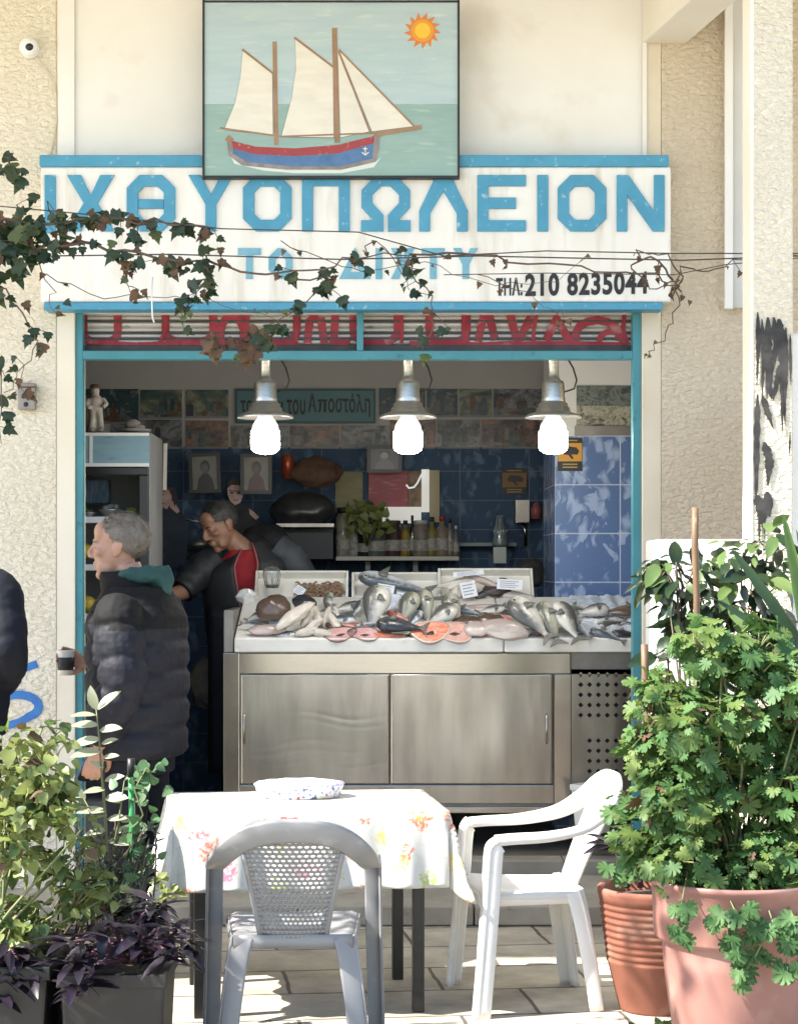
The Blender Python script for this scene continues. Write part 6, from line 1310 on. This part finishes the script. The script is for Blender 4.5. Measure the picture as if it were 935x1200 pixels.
SP2 = thing('weed_sprig', 'small green sprig poking out beside the tablecloth', 'plant', tuple(W(190,1055,-2.5))); b = Vector(SP2.location); mb = MB(); sb = MB(); sb.tube([W(178,1070,-2.5)-b,W(190,1050,-2.5)-b,W(207,1035,-2.5)-b], .002, 5)
for k in range(18): add_leaf(mb, W(rp.uniform(180,214),rp.uniform(1028,1058),-2.5)-b, rv(), Vector((0,-.6,.7)), .035, 'heart', 0)
mb.build('foliage', [LM['shrub']], SP2); sb.build('stems', M['stem'], SP2)
def trad(label, base, heads, size=.115):
    T_ = thing('purple_trailing_plant', label, 'plant', tuple(base), 0); b = Vector(base); mb = MB(); sb = MB()
    for h in heads:
        h = Vector(h); sb.tube([Vector((rp.gauss(0,.03),rp.gauss(0,.03),0)), (h-b)*.6+Vector((0,0,.04)), h-b], [.008,.007,.005], 6)
        n = rp.randint(10,14)
        for k in range(n):
            an = 2.4*k; el = rp.uniform(-.35,.55); d = Vector((math.cos(an),math.sin(an)*.9-.2,el)); add_leaf(mb, h-b+rv(.012), d, Vector((0,0,1))+rv(.2)-d*.3, size*rp.uniform(.65,1.15), 'lance', 0, .35, .55, 0, 1.25)
    mb.build('foliage', [LM['purple']], T_); sb.build('stems', M['pstem'], T_)
trad('dark purple long leaved plant hanging over the planter near the table', wp(150,1125,-3.12), [wp(a,c,-3.15+rp.uniform(-.12,.12)) for a,c in ((125,1085),(150,1075),(178,1080),(205,1090),(140,1105),(165,1105),(192,1110),(215,1105),(110,1108),(180,1062),(160,1060))]+[wp(a,c,-3.36) for a,c in ((90,1130),(95,1155),(205,1120),(84,1105))])
trad('dark purple plant trailing from the planter at the picture edge', wp(5,1130,-3.2), [wp(a,c,-3.25) for a,c in ((8,1115),(22,1125),(-5,1140),(20,1150),(5,1165),(35,1145))])
HS = thing('herb_sprig', 'green herb sprig standing in front of the lit window', 'plant', tuple(W(430,640,2.95))); b = Vector(HS.location); mb = MB(); sb = MB()
for k in range(9): t_ = W(rp.uniform(412,450),rp.uniform(594,618),2.95)-b; sb.tube([(0,0,0),t_], .004, 5)
for k in range(60): add_leaf(mb, W(rp.uniform(408,455),rp.uniform(590,625),2.95+rp.uniform(-.05,.05))-b, rv(), Vector((0,-.7,.6))+rv(.4), .07, 'heart', 0)
mb.build('foliage', [LM['shrub']], HS); sb.build('stems', M['stem'], HS)

# ------------------------------------------------------------------ ivy and wires across the front
yv = -1.1
def wire(pts, y, r, label, mt, group='thin wires strung across the shop front'):
    m = MB(); P = [W(a,c,y) for a,c in pts]; m.tube(P, r, 6); tag(m.build('wire', mt), label, 'wire', group)
wm_ = mat('wire_dark', (.05,.045,.04), .6)
wire([(-40,290),(60,300),(200,298),(400,304),(560,300),(700,303),(800,305),(960,299)], yv, .0032, 'dark wire crossing low over the phone number', wm_)
wire([(-40,238),(90,250),(260,268),(420,272),(520,300),(640,294),(790,297),(960,297)], yv+.02, .0028, 'dark wire dipping from the left wall towards the pillar', wm_)
wire([(520,322),(640,320),(790,322),(850,310),(960,300)], yv+.04, .0022, 'thinnest dark wire sagging over the phone number', wm_)
wire([(179,325),(178,345),(179,372),(181,378)], yv, .0035, 'short white string hanging from the ivy', mat('string_white',(.7,.7,.68),.7), None)
IV = thing('ivy_vine', 'straggling ivy vine with green and dried leaves hanging across the sign', 'vine', tuple(W(0,290,yv)))
b = Vector(IV.location); mb = MB(); sb = MB()
def vine(pts, r, nl, size, dry=.15, dens_end=1., spread=.03):
    P = [W(a,c,yv+rp.uniform(-.06,.06)) for a,c in pts]
    PP_ = []
    for i in range(len(P)-1):
        for q in range(4): PP_.append(P[i].lerp(P[i+1],q/4)+rv(.008))
    PP_.append(P[-1]); sb.tube([p-b for p in PP_], [r*(1-.6*i/len(PP_)) for i in range(len(PP_))], 6)
    for k in range(nl):
        i = rp.randrange(len(PP_)); p = PP_[i]+Vector((rp.gauss(0,spread),rp.gauss(0,.03),rp.gauss(-.01,spread*.8)))
        x = rp.random(); mi = 1 if x < dry else (2 if x < dry+.12 else 0)
        add_leaf(mb, p-b, Vector((rp.gauss(0,.8),-.2,rp.gauss(-.6,.4))), Vector((rp.gauss(-.1,.4),-.8,rp.gauss(.35,.35))), size*rp.uniform(.38,.92), 'ivy', mi, .15 if mi != 1 else .5, .3 if mi != 1 else .9, .03)
        if rp.random() < .5: sb.tube([PP_[i]-b, p-b], .0015, 4)
vine([(-10,258),(60,262),(120,255),(200,262),(250,268)], .008, 56, .09)
vine([(-10,300),(60,285),(110,288),(180,302),(240,305)], .009, 46, .085, .15); vine([(240,305),(300,320),(360,318),(420,300),(480,300)], .006, 12, .07, .25)
vine([(-10,330),(10,290),(30,270),(20,240)], .006, 46, .11, .05, spread=.06)
vine([(-10,205),(8,190),(20,185)], .004, 9, .10, 0, spread=.035)
vine([(240,300),(250,330),(220,355),(215,385)], .004, 20, .08, .3)
vine([(350,330),(395,325),(360,350),(320,380),(300,405)], .004, 26, .075, .1)
vine([(255,392),(258,410)], .003, 5, .10, 1.); vine([(298,390),(296,410)], .003, 6, .10, .9)
vine([(-5,330),(15,355),(35,380),(45,400),(25,440),(5,460)], .004, 16, .07, .25)
vine([(35,285),(62,340),(60,360)], .003, 7, .06, .7); vine([(60,262),(60,240),(75,270)], .003, 6, .06, .8)
vine([(480,300),(485,330),(510,350),(505,380),(495,410)], .0035, 16, .065, .1)
vine([(425,300),(440,280),(470,320),(480,340)], .003, 6, .05, .3)
vine([(140,300),(155,330),(165,350)], .003, 7, .06, .9); vine([(0,435),(2,520)], .003, 5, .09, 0)
vine([(480,300),(560,298),(640,310),(720,318),(770,325),(790,330),(793,350),(785,385),(765,410),(755,420)], .005, 12, .035, .9, spread=.012)
vine([(790,330),(765,300),(735,310),(760,335),(795,338)], .005, 8, .04, 1., spread=.02); vine([(788,334),(800,315),(830,320),(870,305),(935,300)], .004, 2, .03, 1.)
vine([(796,338),(800,325),(780,300),(750,296),(742,300)], .0045, 2, .03, 1.); vine([(560,320),(620,345),(650,365),(660,370)], .002, 7, .035, 1.); vine([(330,285),(370,300),(430,320),(500,305),(560,330),(640,335),(690,300)], .0025, 5, .03, .8)
vine([(55,320),(120,348),(180,345),(240,350),(330,378)], .0025, 4, .03, .3)
mb.build('foliage', [LM['ivy'],LM['ivydry'],LM['ivylight']], IV); sb.build('stems', M['twig'], IV)

# the street tree outside the picture whose crown dapples the pavement
ST = thing('street_tree', 'leafy street tree out of view at the left, its crown placed to dapple the paving', 'tree', (-2.8,-4.35,0))
tk = MB(); tk.tube([(0,0,0),(.05,.02,1.0),(.1,.05,2.2),(.25,.1,3.1)], [.09,.075,.06,.04], 10)
for k in range(7): an = k*.9; tk.tube([(.1,.05,2.1+.12*k),(.35*math.cos(an)+.2,.35*math.sin(an)+.1,2.8+.1*k),(.9*math.cos(an)+.4,.8*math.sin(an)+.15,3.1+.12*k)], [.03,.02,.008], 6)
tk.build('trunk', M['twig'], ST); mb = MB(); rq = random.Random(8)
for c in range(40):
    an = rq.uniform(0,6.28); q = rq.random()**.5; cc = Vector((.5+.98*q*math.cos(an), .2+.85*q*math.sin(an), 3.45+rq.gauss(0,.2)))
    for k in range(26): add_leaf(mb, cc+Vector((rq.gauss(0,.12),rq.gauss(0,.12),rq.gauss(0,.09))), rv(), rv()+Vector((0,0,1.2)), rq.uniform(.07,.12), 'oval', 0)
mb.build('crown', [LM['shrub2']], ST)
# ------------------------------------------------------------------ people
def skinmat(name, c, c2): return mat(name, c, .5, c2=c2, nscale=14, sss=.15, bump=.08, bscale=120, bdist=.002, c3=tuple(x*.8 for x in c), c3scale=45, c3lo=.6, c3hi=.75)
SKIN = skinmat('skin_weathered', (.36,.195,.13), (.42,.235,.165)); SKIN2 = skinmat('skin_in_shade', (.27,.14,.09), (.32,.17,.115))  # fishmonger's skin colour darkened to stand for the shadow indoors
def head(mb, H, s=1.0, yaw=0):
    "skull, jaw and face; the face looks along +y of the frame H"
    old = mb.M; mb.M = H @ Matrix.Scale(s, 4)
    mb.ball((0,-.018,.040),(.077,.099,.086),28); mb.ball((0,.020,-.020),(.068,.080,.098),24); mb.ball((0,.045,-.070),(.050,.050,.052),20)
    mb.ball((0,.078,-.103),(.026,.022,.020),14); mb.ball((-.042,.050,-.078),(.020,.035,.030),12); mb.ball((.042,.050,-.078),(.020,.035,.030),12)
    mb.ball((0,.082,.030),(.052,.018,.012),16); mb.ball((0,.060,.060),(.058,.036,.045),18)
    mb.tube([(0,.092,.026),(0,.107,.003),(0,.122,-.020)],[.008,.010,.0115],12); mb.ball((0,.114,-.027),(.0145,.0135,.010),12)
    for q in (-1,1):
        mb.ball((q*.012,.106,-.030),(.010,.012,.008),10); mb.ball((q*.046,.068,-.016),(.024,.024,.019),14)
        mb.ball((q*.078,-.008,-.004),(.010,.020,.033),14); mb.ball((q*.083,-.016,.006),(.008,.018,.020),12); mb.ball((q*.078,.0,-.030),(.008,.010,.012),10)
        mb.ball((q*.031,.080,.010),(.015,.012,.007),10)
    mb.ball((0,.097,-.056),(.023,.012,.007),14); mb.ball((0,.094,-.068),(.021,.013,.008),14)
    mb.M = old
def eyes(H, parent, s=1.0):
    for q in (-1,1):
        m = MB(); m.M = H @ Matrix.Scale(s,4); m.ball((q*.031,.0775,.0055),(.0115,.0115,.0062),14,0); m.ball((q*.031,.0860,.0055),(.0062,.0042,.0055),10,1)
        m.build('eye', [mat('eye_white',(.22,.18,.16),.35) if 'eye_white' not in bpy.data.materials else bpy.data.materials['eye_white'], FM['eye']], parent)
def hair(H, parent, mt, s=1.0, top=True, n=1500, ln=.028, hairline=.055, grow=.006):
    mb = MB(); mb.M = H @ Matrix.Scale(s,4); rs = random.Random(5)
    def ok(p):
        front = p[1]; z = p[2]
        lim = -.02 if front < -.03 else (.0 if front < .012 else .02+hairline*max(0,(front-.012)/.05)*1.0)
        if front < -.05: lim = -.075
        return z > lim and front < .075-(.0 if z > .1 else .02) and (top or z < .105 or front < -.03)
    vs, idx, fs = [], {}, []; N1, N2 = 64, 40
    for j in range(N2):
        th = math.pi*j/(N2-1)
        for i in range(N1):
            a = 2*math.pi*i/N1; d = Vector((math.sin(th)*math.cos(a), math.sin(th)*math.sin(a), math.cos(th)))
            p = Vector((d.x*.077, -.018+d.y*.099, .040+d.z*.086)); p2 = Vector((d.x*.070, .015+d.y*.078, -.02+d.z*.098))
            g = grow*(1+.3*mnoise.noise(d*5)); idx[i,j] = len(vs); vs.append(p+d*g)
    for j in range(N2-1):
        for i in range(N1):
            q = [idx[i,j],idx[(i+1)%N1,j],idx[(i+1)%N1,j+1],idx[i,j+1]]
            if all(ok(vs[k]) for k in q): fs.append(tuple(q))
    mb.add(vs, fs, 0, True)
    k = 0
    while k < n:
        d = Vector((rs.gauss(0,1),rs.gauss(0,1),rs.gauss(0,1))).normalized(); p = Vector((d.x*.078,-.018+d.y*.1,.040+d.z*.088))
        if not ok(p): continue
        k += 1; t = Vector((d.x*.3+rs.gauss(0,.13), -.8+rs.gauss(0,.13), -.8*(1 if d.y < 0 else .15)+rs.gauss(0,.12))); t = (t-d*t.dot(d)).normalized()
        w_ = d.cross(t)*.0008; L_ = ln*rs.uniform(.5,1.1); a = p+d*.002; b_ = p+t*L_*.5+d*(.009+rs.uniform(0,.004)); c = p+t*L_+d*.007
        mb.add([a-w_,a+w_,b_+w_,b_-w_,c], [(0,1,2,3),(3,2,4)], 0, True)
    mb.build('hair', mt, parent)
def hand(mb, wrist, d, pn, s=1.0, curl=.5, thumb=1):
    "palm along d, palm facing pn, five bent fingers"
    d = Vector(d).normalized(); pn = (Vector(pn)-d*Vector(pn).dot(d)).normalized(); ac = d.cross(pn)*thumb; w0 = Vector(wrist)
    mb.tube([w0-d*.02, w0+d*.03*s, w0+d*.085*s], [.026*s,.034*s,.036*s], 12, flat=.5) if False else None
    for q in (-.027,-.009,.009,.027): mb.tube([w0, w0+(d*.085+ac*q)*s], [.017*s,.0135*s], 10)
    for q, L_ in ((-.030,.066),(-.010,.080),(.011,.085),(.031,.076)):
        p = w0+(d*.085+ac*q)*s; an = 0; pts = [p]; 
        for k, f in enumerate((.45,.32,.23)):
            an += curl*(.9 if k else .6); p = p+(d*math.cos(an)+pn*math.sin(an))*L_*f*s; pts.append(p)
        mb.tube(pts, [.0092*s,.0088*s,.008*s,.0068*s], 10); mb.ball(pts[-1], .0072*s, 8)
    p = w0+(d*.02+ac*.026)*s; pts = [p, p+(d*.03+ac*.028+pn*.01)*s, p+(d*.062+ac*.036+pn*.026)*s, p+(d*.082+ac*.032+pn*.04)*s]; mb.tube(pts, [.015*s,.0125*s,.010*s,.008*s], 10); mb.ball(pts[-1], .0083*s, 8)
def paint_faces(o, fn):
    for p in o.data.polygons: p.material_index = fn(p.center)
def loft(mb, rings, n=40, mi=0):
    "rings: (centre, half width x, half depth y); closed at both ends"
    vs, fs = [], []
    for c, a, b in rings:
        for j in range(n):
            t = 2*math.pi*j/n; ct, st_ = math.cos(t), math.sin(t); e = .82
            vs.append((c[0]+a*math.copysign(abs(ct)**e,ct), c[1]+b*math.copysign(abs(st_)**e,st_), c[2]))
    k = len(rings)
    for i in range(k-1):
        for j in range(n): fs.append((i*n+j,i*n+(j+1)%n,(i+1)*n+(j+1)%n,(i+1)*n+j))
    fs += [tuple(range(n))[::-1], tuple((k-1)*n+j for j in range(n))]
    mb.add(vs, fs, mi, True)
def wrinkle(o, amp, sc, seed=0, aniso=(1,1,1)):
    me = o.data; ns = [v.normal.copy() for v in me.vertices]
    for v, n in zip(me.vertices, ns):
        p = Vector((v.co.x*aniso[0],v.co.y*aniso[1],v.co.z*aniso[2]))*sc+Vector((seed,seed,0))
        v.co += n*amp*(mnoise.noise(p)+.5*mnoise.noise(p*2.1))
    me.update()
def sleeve(mb, P, r, puff, amp):
    pts, rad = [], []
    P = [Vector(p) for p in P]; n = 72; L_ = [0]
    for i in range(1,len(P)): L_.append(L_[-1]+(P[i]-P[i-1]).length)
    for k in range(n+1):
        s_ = L_[-1]*k/n; i = max(j for j in range(len(P)) if L_[j] <= s_+1e-9); i = min(i,len(P)-2); t = (s_-L_[i])/(L_[i+1]-L_[i])
        a, b, c, d = P[max(i-1,0)], P[i], P[i+1], P[min(i+2,len(P)-1)]
        pts.append(.5*((2*b)+(c-a)*t+(2*a-5*b+4*c-d)*t*t+(3*b-a-3*c+d)*t**3))
        rr_ = r[i]*(1-t)+r[i+1]*t
        rad.append(rr_+(amp*(.4-abs(math.cos(math.pi*s_/puff))**7) if amp else 0))
    mb.tube(pts, rad, 20)

# --- the customer in a puffer jacket
Cx, Cy = W(163,0,-1.42).x, -1.42
CU = thing('person', 'grey haired person in a dark padded jacket with green hood lining, holding a paper cup', 'person', (Cx,Cy,0), R(72), 'people')
Hm = Matrix.Translation((0,.085,1.715)) @ Matrix.Rotation(R(12),4,'Z') @ Matrix.Rotation(R(-3),4,'X')
mb = MB(); head(mb, Hm, 1.06); mb.tube([(0,.055,1.64),(0,.02,1.54),(0,0,1.44)], [.058,.062,.075], 18)
loft(mb, [((0,0,.86),.15,.11),((0,0,1.0),.15,.11),((0,0,1.2),.16,.11),((0,0,1.38),.17,.11),((0,0,1.48),.12,.09)])
Ls, Le, Lw = (-.20,0,1.44), (-.262,-.05,1.17), (-.235,.065,.925)
Rs, Re, Rw = (.20,0,1.44), (.25,.02,1.18), (.10,.27,1.23)
for a,b_,c in ((Ls,Le,Lw),(Rs,Re,Rw)): mb.tube([a,b_,c], [.05,.045,.03], 14)
hand(mb, Lw, (.05,.30,-1), (.8,.5,.1), 1.05, .55, 1); hand(mb, Rw, (-.1,.9,.3), (-.9,-.1,.1), 1.0, .75, -1)
for q in (-1,1): mb.tube([(q*.085,0,.9),(q*.09,.01,.5),(q*.09,-.015,.09)], [.075,.055,.04], 14); mb.ball((q*.09,.05,.05),(.04,.10,.04),12)
remeshed(mb, 'body', SKIN, .0050, 9, CU); eyes(Hm, CU, 1.06)
def brows(H, parent, mt, s=1.0):
    for q in (-1,1):
        mb = MB(); mb.M = H @ Matrix.Scale(s,4); mb.tube([(q*.012,.0955,.024),(q*.03,.0945,.030),(q*.048,.083,.025)], [.0025,.0042,.002], 6); mb.build('eyebrow', mt, parent)

hair(Hm, CU, mat('grey_hair', (.125,.10,.073), .6, c2=(.25,.22,.185), nscale=25, stretch=(3,1,1)), 1.06, True, 2200, .034, .07, .004)
brows(Hm, CU, bpy.data.materials['grey_hair'], 1.06)
mb = MB(); rings = []
zs = [.868+.00725*i for i in range(96)]
for z in zs:
    t = (z-.868)/.69
    w_ = .235+.012*math.sin(t*3.1)-max(0,t-.80)*.55; dp = .165+.02*math.sin(t*3)-max(0,t-.82)*.25
    pf_ = 0.013*(.4-abs(math.cos(math.pi*(z-.868)/.118))**7) if z < 1.40 else .004
    if z < .85: pf_ -= .01
    rings.append(((0,-.005+.012*math.sin(t*2),z), w_+pf_, dp+pf_))
loft(mb, rings, 56)
sleeve(mb, [(-.165,-.005,1.475),(-.225,-.015,1.40),(-.275,-.055,1.18),(-.262,.02,1.03),(-.238,.055,.945)], [.085,.100,.092,.078,.058], .118, .013)
sleeve(mb, [(.165,-.005,1.475),(.225,0,1.40),(.265,.03,1.19),(.20,.17,1.19),(.115,.25,1.225)], [.085,.100,.092,.075,.055], .118, .013)
JK = remeshed(mb, 'puffer_jacket', [mat('jacket_slate', (.0115,.0125,.020), .65, c2=(.009,.0095,.015), spec=.25, nscale=8, bump=.3, bscale=24, bdist=.010, distort=1.2), mat('jacket_black', (.005,.005,.0055), .75, c2=(.007,.007,.0075), spec=.2, nscale=8, bump=.2, bscale=22, bdist=.01)], .0065, 1, CU)
wrinkle(JK, .0035, 12, 0, (1,1,2.2)); wrinkle(JK, .002, 30, 3)
paint_faces(JK, lambda c: 1 if (c.z > 1.405-.02*(c.y < -.02)) or (c.z > 1.36 and c.y > .1 and abs(c.x) < .12) else 0)
mb = MB()
def col(u, v):
    a = R(-62+304*u+0); r = .092+.012*v; 
    return (r*1.0*math.cos(a)*1.05, .035+.10*v*.25+r*math.sin(a)*-1*.95*-1*(-1)*-1, 1.46+.125*v+.02*math.sin(a))
def col(u, v):
    a = R(90+28+304*u); r = .098+.010*math.sin(v*3)
    return (r*math.cos(a), .022+.03*v+r*1.02*math.sin(a), 1.465+.15*v)
mb.grid(col, 44, 8); cl_ = mb.build('collar', bpy.data.materials['jacket_black'], JK, solid=.02); 
mb = MB(); pts = []; rad = []
for k in range(17):
    a = R(90+38+284*k/16); back = max(0, -math.sin(a)); pts.append((.095*math.cos(a), .022+.098*math.sin(a)-.008*back, 1.592+.012*math.cos(a*2)+.016*back)); rad.append(.022+.020*back)
mb.tube(pts, rad, 14)
mb.tube([(.02,-.085,1.625),(0,-.105,1.575),(-.01,-.115,1.52)],[.038,.044,.028],14)
HL = remeshed(mb, 'hood_lining', mat('hood_green', (.010,.062,.056), .75, c2=(.008,.045,.042), nscale=12, bump=.25, bscale=50, bdist=.006), .006, 4, JK); wrinkle(HL, .008, 22, 5)
mb = MB(); loft(mb, [((0,0,.80),.17,.13),((0,0,.95),.17,.13)])
for q in (-1,1): sleeve(mb, [(q*.09,0,.90),(q*.095,.012,.68),(q*.095,.01,.46),(q*.095,-.02,.08)], [.098,.09,.075,.068], .1, 0)
TRO = remeshed(mb, 'trousers', mat('trousers_navy', (.009,.0095,.015), .8, spec=.2, c2=(.013,.014,.02), nscale=12), .009, 3, CU); wrinkle(TRO, .006, 13, 9)
for q in (-1,1):
    mb = MB(); mb.ball((q*.095,.06,.045),(.05,.135,.05),18); mb.ball((q*.095,-.02,.06),(.045,.06,.06),14); mb.box(q*.095-.045,q*.095+.045,-.07,.17,0,.03); remeshed(mb, 'shoe', mat('shoe_black',(.02,.02,.02),.5) if 'shoe_black' not in bpy.data.materials else bpy.data.materials['shoe_black'], .006, 3, CU)
CU_M = Matrix.Translation((Cx,Cy,0)) @ Matrix.Rotation(R(72),4,'Z')
p = CU_M @ Vector((.06,.36,1.235)); cup = thing('paper_cup', 'white paper cup with a dark sleeve held by the grey haired person', 'cup', p); 
m = MB(); m.lathe([(0,-.05),(.030,-.05),(.0345,.0),(.0375,.048),(.039,.052),(.037,.055),(.034,.05),(.028,-.04),(0,-.04)], n=24); m.build('cup_wall', M['white'], cup)
m = MB(); m.lathe([(.0325,-.028),(.0365,.025)], n=24); m.build('cup_sleeve', mat('cup_dark',(.03,.03,.035),.6), cup, solid=.001)
p = CU_M @ Vector((-.205,.125,.845)); ph = thing('mobile_phone', 'dark blue phone in the hanging hand of the grey haired person', 'phone', p, R(72)); ph.rotation_euler = (R(25),R(10),R(60))
m = MB(); m.box(-.036,.036,-.005,.005,-.072,.072); m.build('phone_case', mat('phone_blue',(.02,.04,.12),.25,c2=(.10,.13,.25),nscale=30), ph, bevel=.004); m = MB(); m.box(-.033,.033,-.0062,-.0052,-.068,.068); m.build('phone_screen', FM['eye'], ph)

# --- the fishmonger bending behind the counter
WK = thing('person', 'fishmonger in black with a red shirt bending over behind the counter', 'person', (-.72,1.86,.158), R(180), 'people')
Hm = Matrix.Translation((.165,.06,1.705)) @ Matrix.Rotation(R(-52),4,'Z') @ Matrix.Rotation(R(-26),4,'X') @ Matrix.Rotation(R(8),4,'Y')
mb = MB(); head(mb, Hm, 1.08); mb.tube([(.135,.03,1.65),(.05,.02,1.58),(-.01,0,1.48)], [.06,.065,.08], 18)
loft(mb, [((0,-.05,.85),.15,.11),((0,-.04,1.1),.16,.11),((.01,-.02,1.35),.18,.11),((0,0,1.5),.15,.09)])
for a,b_,c,f in (((.24,0,1.47),(.37,.12,1.33),(.52,.30,1.28),.045),((-.20,0,1.55),(-.33,.03,1.36),(-.36,.22,1.20),.045)): mb.tube([a,b_,c],[.055,.048,.032],14)
hand(mb, (.52,.30,1.28), (.7,.6,-.3), (0,-.2,-1), 1., .5, 1); hand(mb, (-.36,.22,1.20), (-.1,.8,-.5), (.2,-.2,-1), 1., .5, -1)
for q in (-1,1): mb.tube([(q*.085,-.05,.9),(q*.09,-.03,.5),(q*.09,-.03,.09)],[.075,.055,.04],14); mb.ball((q*.09,.03,.05),(.04,.10,.04),12)
remeshed(mb, 'body', SKIN2, .006, 4, WK); eyes(Hm, WK, 1.08)
brows(Hm, WK, FM['eye'], 1.08); hair(Hm, WK, mat('dark_hair', (.022,.020,.020), .6, c2=(.07,.068,.066), nscale=20), 1.08, True, 1200, .03, .02, .007)
mb = MB(); loft(mb, [((0,-.04,.95),.175,.135),((0,-.03,1.2),.185,.135),((.01,-.015,1.4),.205,.135),((.01,0,1.5),.17,.115),((.015,.01,1.57),.10,.085)])
TS = remeshed(mb, 'red_shirt', mat('shirt_red', (.30,.012,.02), .8, c2=(.24,.01,.016), nscale=12), .009, 3, WK); wrinkle(TS, .007, 14, 3)
def vest(u, v):
    a = R(90+26*(1.15-v)*-1+0); a = R(90+(3+19*v*v)+u*(360-2*(3+19*v*v))); z = .85+.74*v; k = v
    w_ = .205+.045*math.sin(min(1,k*1.15)*2.2)-max(0,k-.84)*1.0; d_ = .155+.01*math.sin(k*3)-max(0,k-.84)*.5
    return (.012*k+w_*math.cos(a), -.04+.045*k+d_*math.sin(a), z+.05*(-math.cos(a))*k*k)
mb = MB(); mb.grid(vest, 60, 36); VS = mb.build('black_vest', mat('vest_black', (.010,.011,.013), .6, c2=(.018,.019,.022), nscale=10), WK, solid=.02)
mb = MB(); sleeve(mb, [(.19,0,1.52),(.27,.03,1.45),(.375,.125,1.335)], [.095,.092,.075], .1, 0); SL = mb.build('sleeve', bpy.data.materials['vest_black'], VS); wrinkle(SL, .012, 14, 1)
mb = MB(); sleeve(mb, [(-.15,0,1.58),(-.24,.01,1.51),(-.335,.035,1.36),(-.36,.19,1.225)], [.09,.092,.075,.055], .1, 0); wrinkle(mb.build('sleeve', mat('sleeve_grey', (.035,.04,.05), .65, c2=(.05,.056,.066), nscale=10), VS), .012, 13, 6)
for e in (0.,1.): mb = MB(); mb.tube([Vector(vest(e,v/14))+Vector((0,.012,0)) for v in range(5,15)], .006, 6); mb.build('piping', mat('piping_red',(.34,.10,.10),.6) if e == 0 else bpy.data.materials['piping_red'], VS)
mb = MB(); mb.grid(lambda u,v: ((u-.5)*.46, .145+.02*math.cos((u-.5)*3.0)-.06*abs(u-.5)**2*4, .30+.95*v), 14, 14); mb.build('apron', mat('apron_black', (.012,.014,.018), .45, c2=(.02,.023,.028), nscale=5), WK, solid=.006)
mb = MB(); loft(mb, [((0,-.05,.78),.17,.13),((0,-.05,.98),.18,.13)])
for q in (-1,1): sleeve(mb, [(q*.09,-.04,.90),(q*.095,-.03,.5),(q*.095,-.04,.06)], [.098,.08,.068], .1, 0)
remeshed(mb, 'trousers', bpy.data.materials['trousers_navy'], .012, 3, WK)

# --- the person cut by the left edge of the picture
LX = W(-52,0,-1.7).x
LP_ = thing('person', 'person in a dark navy jacket, only the bent arm showing by the blue wall graffiti', 'person', (LX,-1.7,0), R(-20), 'people')
Hm = Matrix.Translation((0,.06,1.78))
mb = MB(); head(mb, Hm, 1.05); mb.tube([(0,.03,1.70),(0,.01,1.60),(0,0,1.50)],[.058,.062,.075],18)
loft(mb, [((0,0,.90),.15,.11),((0,0,1.2),.16,.11),((0,0,1.45),.17,.11),((0,0,1.55),.12,.09)])
for q,a,b_,c in ((1,(.19,0,1.52),(.275,-.06,1.42-.0),(.12,.16,1.18)),(-1,(-.19,0,1.52),(-.26,-.03,1.24),(-.22,.1,1.0))):
    if q == 1: a, b_, c = (.19,0,1.54), (.265,-.05,1.30), (.13,.14,1.16)
    mb.tube([a,b_,c],[.05,.045,.03],14)
hand(mb, (.13,.14,1.16), (-.7,.6,0), (0,-.5,-.8), 1., .5, 1); hand(mb, (-.22,.1,1.0), (0,.3,-1), (.8,.3,0), 1., .5, 1)
for q in (-1,1): mb.tube([(q*.085,0,.94),(q*.09,.01,.5),(q*.09,-.015,.09)],[.075,.055,.04],14); mb.ball((q*.09,.05,.05),(.04,.10,.04),12)
remeshed(mb, 'body', SKIN, .007, 4, LP_); eyes(Hm, LP_, 1.05); hair(Hm, LP_, bpy.data.materials['dark_hair'], 1.05, True, 900)
mb = MB(); rings = []
for i in range(30):
    t = i/29; z = .98+.64*t; rings.append(((0,0,z), .205+.02*math.sin(t*3)-max(0,t-.78)*.55, .145+.01*math.sin(t*3)-max(0,t-.8)*.25))
loft(mb, rings, 48)
sleeve(mb, [(.15,0,1.575),(.215,-.01,1.51),(.270,-.05,1.31),(.20,.05,1.22),(.13,.14,1.165)], [.08,.085,.075,.066,.05], .1, 0); sleeve(mb, [(-.15,0,1.575),(-.215,0,1.51),(-.26,-.03,1.24),(-.225,.08,1.03)], [.08,.085,.075,.055], .1, 0)
J2 = remeshed(mb, 'navy_jacket', mat('jacket_navy', (.005,.006,.011), .75, spec=.2, c2=(.007,.0085,.014), nscale=9, bump=.2, bscale=30, bdist=.006), .008, 4, LP_); wrinkle(J2, .006, 12, 2, (1,1,1.5))
mb = MB(); loft(mb, [((0,0,.84),.175,.135),((0,0,1.04),.185,.14)])
for q in (-1,1): sleeve(mb, [(q*.09,0,.94),(q*.095,.012,.7),(q*.095,.01,.46),(q*.095,-.02,.08)], [.105,.095,.08,.07], .1, 0)
T2 = remeshed(mb, 'trousers', mat('trousers_black', (.014,.014,.016), .75, c2=(.02,.02,.023), nscale=12), .010, 3, LP_); wrinkle(T2, .006, 12, 4)
for q in (-1,1):
    mb = MB(); mb.ball((q*.095,.06,.045),(.05,.135,.05),18); mb.box(q*.095-.045,q*.095+.045,-.07,.17,0,.03); remeshed(mb, 'shoe', bpy.data.materials['shoe_black'], .008, 3, LP_)
